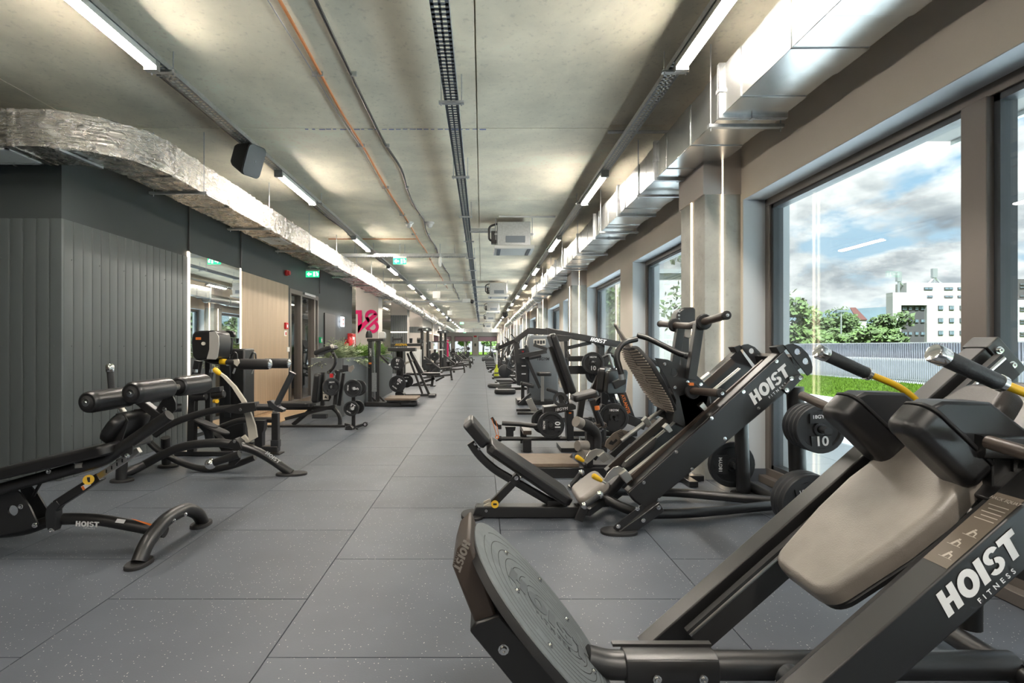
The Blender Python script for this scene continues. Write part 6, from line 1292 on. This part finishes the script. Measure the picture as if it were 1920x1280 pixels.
put(MB().cyl((.90, 5.0, .33), (1.0, 5.05, .32), .05, 16), 'roller_end', 'tan_and_glare'); put(MB().cyl((.93, 4.98, .25), (1.02, 5.05, .235), .05, 16), 'roller_end', 'tan_and_glare'); put(MB().box((1.0, 5.05, .12), (1.06, 5.15, .52)), 'post', 'black'); put(MB().pim([(1114, 808), (1128, 800), (1135, 806), (1134, 828), (1118, 838)], 5.2, .02), 'slot_plate', 'dkgrey', bev=.003)
for k in range(5): bolt(I(1117 + 3.2 * k, 814 - 2.4 * k, 5.19), .010)
bolt(I(1120, 836, 5.19), .022, mt='galvdull')
# padded row machine with red lettering
RM = thing('chest_supported_row', 'black frame machine with big chest pads and orange-red lettering by the third window', 'gym machine', (1.7, 7.2, 0))
put(MB().bar(I(1124, 764, 7.0), I(1208, 797, 7.0), .12, .12), 'long_beam', 'black', bev=.006); bolt(I(1166, 781, 6.93), .02); put(MB().bar(I(1160, 722, 7.0), I(1183, 785, 7.0), .09, .10, (0, 0, 1)), 'front_upright', 'black', bev=.006); put(MB().bar(I(1140, 722, 7.4), I(1160, 780, 7.4), .08, .08), 'rear_upright', 'dkgrey', bev=.006)
text('ATLANTIS', I(1173, 757, 6.948), V((.34, 0, -.94)), V((.94, 0, .34)), .058, 'orange', bold=.02)
put(MB().bar(I(1065, 693, 7.6), I(1125, 693, 7.6), .10, .12), 'cross_beam', 'black', bev=.005); put(MB().bar(I(1065, 672, 7.6), I(1100, 672, 7.6), .09, .08), 'cross_beam', 'black', bev=.005); put(MB().bar(I(1143, 660, 7.6), I(1108, 740, 7.6), .08, .08), 'diagonal', 'black'); put(MB().bar(I(1092, 745, 7.4), I(1085, 790, 7.4), .08, .08), 'leg', 'black'); put(MB().bar(I(1133, 725, 7.6), I(1133, 800, 7.6), .09, .09), 'mast', 'black'); put(MB().cbox(I(1123, 722, 7.5), (.05, .02, .16)), 'label', 'orange')
A = I(1136, 712, 7.15); put(MB().pad(rrect(.34, .40, .06), A, (.1, 0, 1), (.3, .9, .0), .10, .03, 3), 'chest_pad', 'vinyl'); A = I(1158, 716, 6.9); put(MB().pad(rrect(.32, .30, .05), A, (.1, .0, 1), (.95, .3, 0), .10, .03, 3), 'chest_pad', 'vinyl'); put(MB().pim([(1148, 716), (1170, 706), (1176, 712), (1174, 720), (1154, 730)], 6.75, .06), 'pad_bracket', 'dkgrey', bev=.01)
put(MB().tube(im([(1142, 664), (1150, 690)], 7.2), .02, 10), 'handle', 'galvdull'); put(MB().tube(fillet(im([(1126, 672), (1142, 664), (1152, 668), (1156, 690)], 7.3), .06), .018, 10), 'handle', 'black'); put(MB().box((1.3, 6.9, 0), (2.2, 7.02, .07)), 'base_beam', 'black', bev=.005); put(MB().box((1.3, 7.5, 0), (2.2, 7.62, .07)), 'base_beam', 'black', bev=.005)
for x, y in ((1045, 735), (1075, 722)): pass
plate(I(1112, 680, 7.25), (0, -1, 0), .15, .05, 'black plate on the upper horn of the chest supported row', '10', words='18GYM'); plate(I(1118, 700, 7.8), (0, -1, 0), .155, .05, 'black plate behind the upper plate of the chest supported row', None)
plate(I(1151, 783, 6.85), (-.15, -1, 0), .185, .05, 'large spoked black plate low on the chest supported row', None); plate(I(1138, 764, 7.72), (0, -1, 0), .185, .05, 'grey faced plate low behind the chest supported row', '20')
put(MB().tube(im([(1150, 745), (1160, 780)], 7.0), .012, 8), 'hose', 'black', RM)
for x, y, y0, y1 in ((1112, 680, 7.2, 7.6), (1118, 700, 7.6, 7.82), (1151, 783, 6.8, 7.05), (1138, 764, 7.6, 7.74)): p = I(x, y, (y0 + y1) / 2); put(MB().cyl((p.x, y0, p.z), (p.x, y1, p.z), .024, 10), 'weight_horn', 'dkgrey', RM)
# hanging press with the long overhead beam
HP = thing('overhead_press_station', 'black press station with a long sloping overhead beam lettered in white by the windows', 'gym machine', (1.5, 8.8, 0))
put(MB().bar(I(991, 620, 8.8), I(1026, 622, 8.8), .16, .10), 'beam', 'black', bev=.006); put(MB().bar(I(1022, 620, 8.8), I(1162, 646, 8.8), .12, .105), 'beam', 'black', bev=.006); hoist(I(1122, 638, 8.735), V((1, 0, -.18)), (0, 0, 1), .065, fit=False)
put(MB().bar(I(993, 618, 8.8), I(965, 640, 8.8), .1, .085), 'front_leg', 'black', bev=.005); put(MB().bar(I(967, 638, 8.8), I(936, 652, 8.9), .06, .06), 'handle_arm', 'black'); put(MB().bar(I(967, 640, 8.8), I(970, 680, 8.8), .07, .07), 'drop_link', 'black'); put(MB().bar(I(1064, 652, 8.9), I(1108, 642, 8.9), .06, .06), 'lower_link', 'black')
put(MB().pim([(1043, 627), (1074, 630), (1066, 639), (1056, 642), (1046, 636)], 8.7, .2), 'hanger_bracket', 'black', bev=.006); put(MB().bar(I(1054, 640, 8.7), I(1056, 674, 8.7), .05, .05), 'handle_post', 'tan_and_glare', bev=.004); put(MB().bar(I(1060, 640, 8.8), I(1060, 700, 8.8), .07, .07), 'press_arm', 'black'); put(MB().ball(I(1061, 682, 8.7), .05, 8, (1, 1, 2)), 'pivot_boss', 'dkgrey'); put(MB().bar(I(1064, 660, 8.6), I(1068, 668, 8.4), .03, .03), 'handle', 'black')
put(MB().bar(I(1127, 644, 8.9), I(1127, 786, 8.9), .1, .1), 'mast', 'black', bev=.006); put(MB().bar(I(1146, 650, 8.9), I(1120, 690, 8.9), .05, .05), 'brace', 'black'); put(MB().pim([(1112, 640), (1120, 631), (1132, 644), (1124, 652)], 8.8, .1), 'gusset', 'black'); put(MB().bar(I(1000, 646, 8.75), I(1026, 655, 8.75), .04, .05), 'front_link', 'black')
put(MB().box((.9, 8.85, 0), (2.1, 8.97, .08)), 'base_beam', 'black', bev=.005)
plate(I(1140, 700, 8.4), (0, -1, 0), .15, .05, 'black plate hanging under the sloping beam near the window', None)
p = I(1140, 700, 8.4); put(MB().cyl((p.x, 8.34, p.z), (p.x, 8.9, p.z), .024, 8), 'weight_horn', 'dkgrey', HP)
# selectorised press with grey shroud
SP = thing('shrouded_press_machine', 'weight stack press machine with a tall grey shroud and low black seat in mid hall', 'gym machine', (1.2, 11.6, 0))
put(MB().pim([(990, 640), (992, 631), (998, 628), (1040, 628), (1046, 634), (1047, 752), (990, 756)], 11.9, .35), 'shroud', 'greyside', bev=.03); put(MB().pim([(1000, 636), (1023, 635), (1023, 647), (1001, 648)], 11.88, .01), 'instruction_card', 'ivory')
for k in range(4): put(MB().pim([(1002 + 5.2 * k, 638), (1006 + 5.2 * k, 638), (1006 + 5.2 * k, 645 - k % 2), (1002 + 5.2 * k, 645 - k % 2)], 11.875, .006), 'pictogram', 'dkgrey')
text('18GYM', I(1018, 673, 11.885), (1, 0, 0), (0, 0, 1), .09, 'rubber', bold=.02, shear=.15)
put(MB().pim([(966, 655), (990, 652), (990, 722), (970, 722)], 11.7, .4), 'weight_guard', 'dkgrey', bev=.006); text('18', I(980, 659, 11.69), (1, 0, 0), (0, 0, 1), .05, 'red', bold=.02)
for k in range(7): put(MB().pim([(978, 670 + 5 * k), (986, 670 + 5 * k), (986, 671.5 + 5 * k), (978, 671.5 + 5 * k)], 11.69, .012), 'weight_mark', 'white' if k % 3 == 0 else 'rubber')
put(MB().pim([(970, 750), (1038, 751), (1038, 759), (970, 759)], 11.5, .6), 'base_box', 'black', bev=.006); put(MB().bar(I(1017, 752, 11.5), I(1017, 704, 11.5), .07, .05), 'seat_post', 'steel'); A = I(1020, 704, 11.5); put(MB().pad(rrect(.31, .36, .05), A, (1, 0, 0), (0, 1, 0), .085, .03, 3), 'seat', 'vinyl')
put(MB().bar(I(985, 665, 11.5), I(1012, 727, 11.5), .07, .07), 'press_arm', 'black', bev=.005); put(MB().pim([(983, 648), (988, 646), (993, 660), (993, 672), (988, 672)], 11.45, .08), 'arm_head', 'black', bev=.01); put(MB().bar(I(959, 671, 11.3), I(1025, 658, 11.3), .07, .09), 'cross_lever', 'black', bev=.005); put(MB().ball(I(954, 670, 11.3), .05), 'lever_end', 'galvdull'); put(MB().tube(im([(992, 671), (1014, 666)], 11.3), .045, 12), 'grip', 'rubber')
A = I(988, 724, 11.4); put(MB().pad(rrect(.30, .34, .05), A, (.97, 0, -.22), (0, 1, 0), .08, .03, 3), 'thigh_pad', 'vinyl'); put(MB().bar(I(980, 752, 11.5), I(980, 722, 11.5), .07, .07), 'pad_post', 'black'); put(MB().bar(I(974, 756, 11.3), I(995, 738, 11.3), .1, .05), 'pedal', 'dkgrey'); put(MB().bar(I(955, 704, 11.4), I(975, 722, 11.4), .035, .035), 'foot_lever', 'dkgrey'); A = I(1034, 735, 11.4); put(MB().pad(rrect(.26, .25, .05), A, (.95, 0, -.3), (0, 1, 0), .07, .025, 3), 'side_pad', 'vinyl')
# low stepping bench feet in front of it
FB = thing('pedal_machine', 'low black floor frame with a slanted pedal in front of the grey shroud machine', 'gym machine', (.6, 10, 0))
put(MB().bar(I(968, 769, 10.4), I(1010, 768, 10.4), .08, .06), 'floor_bar', 'black', bev=.01); put(MB().bar(I(970, 775, 9.9), I(1020, 775, 9.9), .08, .06), 'floor_bar', 'black', bev=.01); put(MB().bar(I(991, 748, 10.1), I(1003, 772, 10.1), .05, .12, (1, 0, 0)), 'slanted_pedal', 'steel', bev=.005)

# machine with a domed head between the leg press posts and the concrete column
DT = thing('domed_column_machine', 'machine with a glossy black domed head standing behind the leg press weight horns', 'gym machine', (1.93, 4.98, 0))
put(MB().pim([(1268, 600), (1270, 588), (1276, 580), (1284, 576), (1300, 575), (1305, 579), (1305, 608), (1300, 616), (1283, 616), (1270, 612)], 4.92, .17), 'domed_head', 'vinyl', bev=.02); put(MB().pim([(1282, 616), (1297, 616), (1296, 634), (1284, 632)], 4.95, .08), 'neck', 'tan_and_glare', bev=.006); put(MB().bar((1.90, 5.0, .02), (1.90, 5.0, 1.35), .08, .08), 'post', 'black', bev=.005); put(MB().bar((1.62, 5.0, .03), (2.08, 5.0, .03), .08, .05), 'base_bar', 'black', bev=.004); put(MB().bar((1.90, 4.75, .03), (1.90, 5.25, .03), .08, .05), 'base_bar', 'black', bev=.004)
for k in range(3): bolt(I(1273, 584 + 7 * k, 4.915), .010)
# ================================================================== FARTHER MACHINES (built once, copied one by one)
def placed(proto, x, y, rz, label, first=[None]):
    o = proto if not proto.get('used') else copy_tree(proto)
    proto['used'] = 1
    if 'used' in o and o is not proto: del o['used']
    o.location = (x, y, 0); o.rotation_euler = (0, 0, rz); o['label'] = label; return o
PROTOS = []
def proto(name, cat, group): t = thing(name, 'x', cat, (0, 0, 0), group); PROTOS.append(t); return t
# treadmill: runs along local x, console at +x
TM = proto('treadmill', 'treadmill', 'treadmills along the windows')
put(MB().box((-1.0, -.36, .05), (.75, .36, .16)), 'deck_frame', 'dkgrey', bev=.015); put(MB().box((-.98, -.25, .16), (.55, .25, .172)), 'running_belt', 'rubber')
for s in (-1, 1): put(MB().box((-.98, s * .34 - .06, .16), (.55, s * .34 + .06, .19)), 'foot_rail', 'greyside', bev=.008); put(MB().bar((.60, s * .38, .1), (.45, s * .38, 1.28), .10, .07, (1, 0, 0)), 'upright', 'black', bev=.008); put(MB().tube(fillet([(.46, s * .36, 1.05), (.05, s * .36, .98), (.0, s * .36, .92)], .05), .022, 8), 'hand_rail', 'black')
put(MB().prism([(.5, -.33, .16), (.95, -.33, .12), (.95, -.33, .22), (.62, -.33, .34)], (0, .66, 0)), 'motor_hood', 'black', bev=.02); put(MB().prism([(.36, -.42, 1.18), (.50, -.42, 1.14), (.60, -.42, 1.62), (.55, -.42, 1.64)], (0, .84, 0)), 'console', 'black', bev=.015); put(MB().prism([(.405, -.26, 1.30), (.409, -.26, 1.30), (.525, -.26, 1.57), (.521, -.26, 1.57)], (0, .52, 0)), 'screen', 'dkgrey')
for s in (-1, 1): put(MB().box((-.95, s * .30 - .04, 0), (-.85, s * .30 + .04, .05)), 'foot', 'rubber'); put(MB().box((.6, s * .30 - .04, 0), (.7, s * .30 + .04, .05)), 'foot', 'rubber')
# upright air bike / elliptical: faces +x
EL = proto('cross_trainer', 'cross trainer', 'cross trainers along the windows')
put(MB().box((-.75, -.28, 0), (-.67, .28, .07)), 'rear_foot', 'black', bev=.01); put(MB().box((.72, -.28, 0), (.80, .28, .07)), 'front_foot', 'black', bev=.01); put(MB().bar((-.7, 0, .06), (.75, 0, .08), .1, .08), 'spine', 'black', bev=.008)
put(MB().lathe((.45, -.09, .42), (.45, .09, .42), [(0, .20), (.1, .23), (.9, .23), (1, .20)], 24), 'flywheel_cover', 'dkgrey'); put(MB().bar((.42, 0, .3), (.30, 0, 1.35), .07, .09, (1, 0, 0)), 'mast', 'black', bev=.006); put(MB().prism([(.24, -.14, 1.32), (.32, -.14, 1.30), (.38, -.14, 1.55), (.34, -.14, 1.56)], (0, .28, 0)), 'console', 'black', bev=.01)
for s in (-1, 1):
    put(MB().tube(fillet([(.40, s * .20, .55), (.28, s * .24, .95), (.10, s * .26, 1.30), (.16, s * .26, 1.62), (.26, s * .24, 1.70)], .12, 4), .018, 8), 'swing_handle', 'galvdull' if s < 0 else 'black'); put(MB().tube([(.40, s * .2, .55), (-.1, s * .2, .24), (-.65, s * .2, .22)], .022, 8), 'pedal_arm', 'black'); put(MB().box((-.28, s * .2 - .08, .24), (.08, s * .2 + .08, .29)), 'foot_plate', 'rubber', bev=.008)
put(MB().cyl((.46, -.10, .42), (.46, -.115, .42), .12, 20), 'cover_badge', 'galvdull')
# spin bike: faces +x
BK = proto('exercise_bike', 'exercise bike', 'exercise bikes in the far hall')
put(MB().box((-.5, -.25, 0), (-.42, .25, .06)), 'rear_foot', 'black'); put(MB().box((.45, -.25, 0), (.53, .25, .06)), 'front_foot', 'black'); put(MB().bar((-.46, 0, .06), (.2, 0, .45), .06, .08), 'frame_tube', 'black'); put(MB().bar((.49, 0, .06), (.30, 0, .85), .06, .08), 'fork', 'black'); put(MB().bar((.3, 0, .8), (-.2, 0, .42), .06, .08), 'frame_tube', 'black'); put(MB().bar((-.15, 0, .3), (-.28, 0, .95), .05, .05), 'seat_post', 'galvdull')
put(MB().lathe((.42, -.02, .30), (.42, .02, .30), [(0, .20), (.1, .23), (.9, .23), (1, .20)], 22), 'flywheel', 'dkgrey'); put(MB().pad([(-.14, -.03), (.02, -.04), (.12, -.10), (.16, -.08), (.16, .08), (.12, .10), (.02, .04), (-.14, .03)], (-.28, 0, .95), (-1, 0, 0), (0, -1, 0), .06, .02, 2), 'saddle', 'vinyl'); put(MB().bar((.3, 0, .85), (.28, 0, 1.08), .05, .05), 'handle_post', 'galvdull')
for s in (-1, 1): put(MB().tube(fillet([(.27, 0, 1.08), (.27, s * .2, 1.08), (.45, s * .2, 1.14)], .05), .016, 8), 'handlebar', 'black'); put(MB().tube([(.02, s * .08, .34), (.02 + .12 * s, s * .12, .34 - .10 * s)], .012, 6), 'crank', 'chrome'); put(MB().cbox((.02 + .12 * s, s * .17, .34 - .1 * s), (.09, .09, .02)), 'pedal', 'rubber')
# pulley tower with dark top shroud: stands facing +x
TW = proto('cable_tower', 'gym machine', 'cable towers by the pale columns')
for s in (-1, 1): put(MB().box((-.06, s * .25 - .04, 0), (.06, s * .25 + .04, 2.05)), 'upright', 'black', bev=.006); put(MB().cyl((0, s * .10, .1), (0, s * .10, 2.0), .014, 8), 'guide_rod', 'chrome'); put(MB().tube([(.06, s * .25, 1.55), (.30, s * .30, 1.45), (.32, s * .34, 1.40)], .016, 8), 'pulley_arm', 'galvdull')
put(MB().prism([(-.12, -.45, 2.02), (-.12, -.40, 2.14), (-.12, -.2, 2.2), (-.12, .2, 2.2), (-.12, .40, 2.14), (-.12, .45, 2.02)], (.24, 0, 0)), 'top_shroud', 'black', bev=.02); put(MB().box((.121, -.08, 2.07), (.124, .08, 2.14)), 'badge', 'acwhite')
for i in range(10): put(MB().box((-.07, -.19, .12 + .055 * i), (.07, .19, .17 + .055 * i)), 'weight_slab', 'dkgrey', bev=.004)
put(MB().box((-.5, -.32, 0), (.8, -.24, .06)), 'base_rail', 'black'); put(MB().box((-.5, .24, 0), (.8, .32, .06)), 'base_rail', 'black'); put(MB().box((.2, -.24, .38), (.62, .24, .46)), 'seat', 'vinyl', bev=.03); put(MB().box((.36, -.05, .06), (.46, .05, .38)), 'seat_post', 'black')
# adjustable bench: along local x
BN = proto('adjustable_bench', 'exercise bench', 'benches along the left aisle')
put(MB().bar((-.5, 0, .08), (.6, 0, .2), .08, .07), 'spine', 'black'); put(MB().box((-.55, -.28, 0), (-.47, .28, .07)), 'rear_foot', 'black', bev=.01); put(MB().box((.56, -.18, 0), (.64, .18, .06)), 'front_foot', 'black', bev=.01); put(MB().bar((.6, 0, .05), (.55, 0, .42), .07, .07), 'front_post', 'black'); put(MB().bar((-.3, 0, .12), (.0, 0, .45), .07, .06), 'support', 'black')
put(MB().pad(rrect(.40, .28, .05), (.38, 0, .42), (1, 0, .1), (0, 1, 0), .07, .025, 2), 'seat', 'vinyl'); put(MB().pad(rrect(.78, .28, .05), (-.16, 0, .62), (-.78, 0, .62), (0, -1, 0), .07, .025, 2), 'back_pad', 'vinyl'); put(MB().bar((.68, -.2, .32), (.68, .2, .32), .07, .07), 'leg_roller', 'rubber')
# plate tree big
PT2 = proto('tall_plate_tree', 'plate rack', 'plate trees along the left aisle')
put(MB().box((-.05, -.05, 0), (.05, .05, 1.15)), 'post', 'black'); put(MB().box((-.35, -.05, 0), (.35, .05, .06)), 'base', 'black'); put(MB().box((-.05, -.3, 0), (.05, .3, .06)), 'base', 'black')
for z, r in ((.28, .22), (.85, .18)):
    for s in (-1, 1): put(MB().ringdisc((0, s * .10, z), (0, s * .22, z), [(0, .025), (0, r), (1, r), (1, r * .8), (.7, r * .75), (.7, r * .3), (1, r * .3), (1, .025)], 22), 'plate_stack', 'plate'); put(MB().cyl((0, s * .05, z), (0, s * .30, z), .024, 8), 'peg', 'chrome')
# ---- places: right side
for i, y in enumerate((29.5, 33.0, 36.6, 40.2)): placed(TM, 1.25, y, 0, 'treadmill with its deck end towards the aisle, %s of the row by the far windows' % nth[i])
for i, y in enumerate((46.5, 50., 54.)): placed(TM, 1.0, y, 0, 'distant treadmill beyond the ceiling beam, %s of three' % nth[i])
for i, y in enumerate((15.2, 18.4, 21.0, 23.4)): placed(EL, 1.15 + .1 * (i % 2), y, math.pi if i % 2 else 0, 'black cross trainer with tall swing handles, %s of the row beyond the grey shroud machine' % nth[i])
for i, (x, y) in enumerate(((.85, 26.2), (.9, 58.), (.8, 62.))): placed(BK, x, y, .2, ['black exercise bike between the cross trainers and the treadmills', 'far exercise bike before the end windows on the right', 'farthest exercise bike before the end windows on the right'][i])
for (x, y, w, lab) in ((.55, 16.4, .34, 'low round step platform beside the nearest cross trainer'), (.62, 14.2, .26, 'low dark step platform in front of the cross trainers')):
    t = thing('step_platform', lab, 'step platform', (x, y, 0)); b = MB(); o = superell(w * 2.2, w * 1.5, 2.6, 24); b.loft([b.ring([(x + k * a, y + k * c, z) for a, c in o]) for k, z in ((.9, 0), (1, .03), (1, .10), (.95, .12))]); put(b, 'body', 'black'); b = MB(); b.loft([b.ring([(x + .93 * a, y + .93 * c, z) for a, c in o]) for z in (.121, .128)]); put(b, 'tread_top', 'dkgrey')
t = thing('cleaning_bottle', 'small yellow-green spray bottle standing by the aisle between the cross trainers', 'bottle', (.62, 22.3, 0)); put(MB().lathe((.62, 22.3, 0), (.62, 22.3, .52), [(0, .10), (.6, .10), (.75, .04), (1, .035)], 14), 'body', mat('lime_plastic', (.55, .62, .03), .4)); put(MB().cyl((.62, 22.3, .52), (.62, 22.3, 1.1), .04, 10), 'stand_pole', 'acwhite')
# ---- places: left side
for i, (x, y) in enumerate(((-2.75, 25.6), (-2.15, 29.5))): placed(TW, x, y, -.5, ['cable tower with a dark curved top cap, nearer of two by the pale columns', 'cable tower with a dark curved top cap, farther of two by the pale columns'][i])
for i, (x, y, r) in enumerate(((-1.75, 20.2, .1), (-1.45, 26.0, 0), (-1.3, 31.3, .1), (-1.3, 33.5, 0), (-1.25, 38.5, 0))): placed(BN, x, y, r, 'black adjustable bench reaching into the left aisle, %s along it' % nth[i])
for i, (x, y) in enumerate(((-2.0, 22.6), (-1.9, 35.0))): placed(PT2, x, y, 0, ['tall plate tree loaded with black plates by the nearer cable tower', 'tall plate tree loaded with black plates farther down the left side'][i])
for i, (x, y) in enumerate(((-2.4, 44.), (-2.0, 48.), (-2.6, 52.), (-2.0, 57.), (-2.2, 66.), (-2.9, 70.))): placed(BK, x, y, .3, 'distant black exercise bike on the left beyond the ceiling beam, %s of six' % nth[i])
for i, (x, y) in enumerate(((-2.6, 33.), (-2.7, 38.8))): placed(EL, x, y, 0, ['black cross trainer on the left beyond the cable towers', 'second black cross trainer on the left beyond the cable towers'][i])
t = thing('rack_frame', 'tall black rack frame with a white cross bar between the cable towers', 'gym machine', (-2.3, 27.6, 0))
for x in (-2.75, -1.95):
    for y in (27.3, 28.1): put(MB().box((x - .04, y - .04, 0), (x + .04, y + .04, 1.55)), 'upright', 'black')
put(MB().box((-2.8, 27.26, 1.08), (-1.9, 27.3, 1.15)), 'cross_bar', 'acwhite'); put(MB().box((-2.79, 27.3, 0), (-2.71, 28.1, .06)), 'base_rail', 'black'); put(MB().box((-1.99, 27.3, 0), (-1.91, 28.1, .06)), 'base_rail', 'black'); put(MB().box((-2.8, 28.06, 1.5), (-1.9, 28.14, 1.56)), 'top_bar', 'black')
solo(MB().box((-3.5, 24.3, 0), (-2.82, 24.9, 1.14)), 'white_cabinet', 'acwhite', 'plain white cabinet at the foot of the slatted column', 'cabinet', bev=.01)
t = thing('red_panel', 'slim magenta banner panel standing by the farther cable tower', 'banner', (-1.8, 34.3, 0)); put(MB().box((-2.6, 34.3, .35), (-2.15, 34.33, 1.75)), 'sheet', 'acwhite'); put(MB().box((-2.28, 34.285, .5), (-2.15, 34.30, 1.7)), 'red_stripe', 'magenta'); put(MB().box((-2.62, 34.28, 0), (-2.13, 34.36, .35)), 'stand', 'black')
t = thing('wall_screen', 'black television screen hanging on the far left column', 'screen', (-3.45, 44.6, 2.3)); put(MB().box((-3.95, 43.6, 2.35), (-3.5, 43.66, 2.75)), 'panel', 'black'); put(MB().cyl((-3.7, 43.63, 2.75), (-3.7, 43.63, CEIL), .02, 8), 'mount_pole', 'black')
t = thing('plate_tree', 'tiny far plate tree in front of the end windows', 'plate rack', (-1.9, 74, 0)); put(MB().box((-1.93, 73.97, 0), (-1.87, 74.03, 1.6)), 'post', 'black')
for z in (.35, 1.0): put(MB().cyl((-1.9, 73.8, z), (-1.9, 74.2, z), .25, 16), 'plate_stack', 'plate')
put(MB().box((-2.2, 73.8, 0), (-1.6, 74.2, .08)), 'base', 'black')
for p in PROTOS:
    if 'used' in p: del p['used']
for o in bpy.data.objects:
    if 'used' in o: del o['used']

# ================================================================== small pieces hang from the part they sit on (thing > part > sub-part)
from mathutils.bvhtree import BVHTree
SMALL = set('bolt lettering sticker sticker_mark knob_mark slot cap_screw roller_cap grip_end_cap grip_collar grip horn_end horn_collar print_line pictogram badge handle_end handle_cap pad_piping pad_backing collar_label web hub tread_rib tread_groove tread_lettering plate_mark mark cover_badge screen weight_mark rail_end pad_end strut_cap joint_ball lever_tip post_cap head_face notice_mark face rocker strap_ring hook_end bar_joint pane gasket lens_dome frond_tip knob cushion_seam end_cap caster red_stop yellow_band arm_end lever_end'.split())
def base(n): return n.split('.')[0]
def relocate(root):
    kids = [k for k in root.children if k.type == 'MESH']; big = [k for k in kids if base(k.name) not in SMALL and k.get('kind') != 'stuff' and k.rotation_euler.to_matrix().is_identity if True] if False else [k for k in kids if base(k.name) not in SMALL and k.get('kind') != 'stuff' and all(abs(v) < 1e-6 for v in k.rotation_euler)]
    sm = [k for k in kids if base(k.name) in SMALL]
    if not big or not sm: return
    trees = []
    for k in big:
        me = k.data
        trees.append((k, BVHTree.FromPolygons([v.co + k.location for v in me.vertices], [tuple(p.vertices) for p in me.polygons])))
    for s in sm:
        me = s.data; c = V((0, 0, 0))
        for v in me.vertices: c += v.co
        c = s.matrix_basis @ (c / max(1, len(me.vertices))); best = None
        for k, t in trees:
            r = t.find_nearest(c)
            if r[0] is not None and (best is None or r[3] < best[0]): best = (r[3], k)
        if best:
            s.parent = best[1]; s.location = V(s.location) - V(best[1].location)
for o in list(bpy.data.objects):
    if o.parent is None and o.type == 'EMPTY': relocate(o)
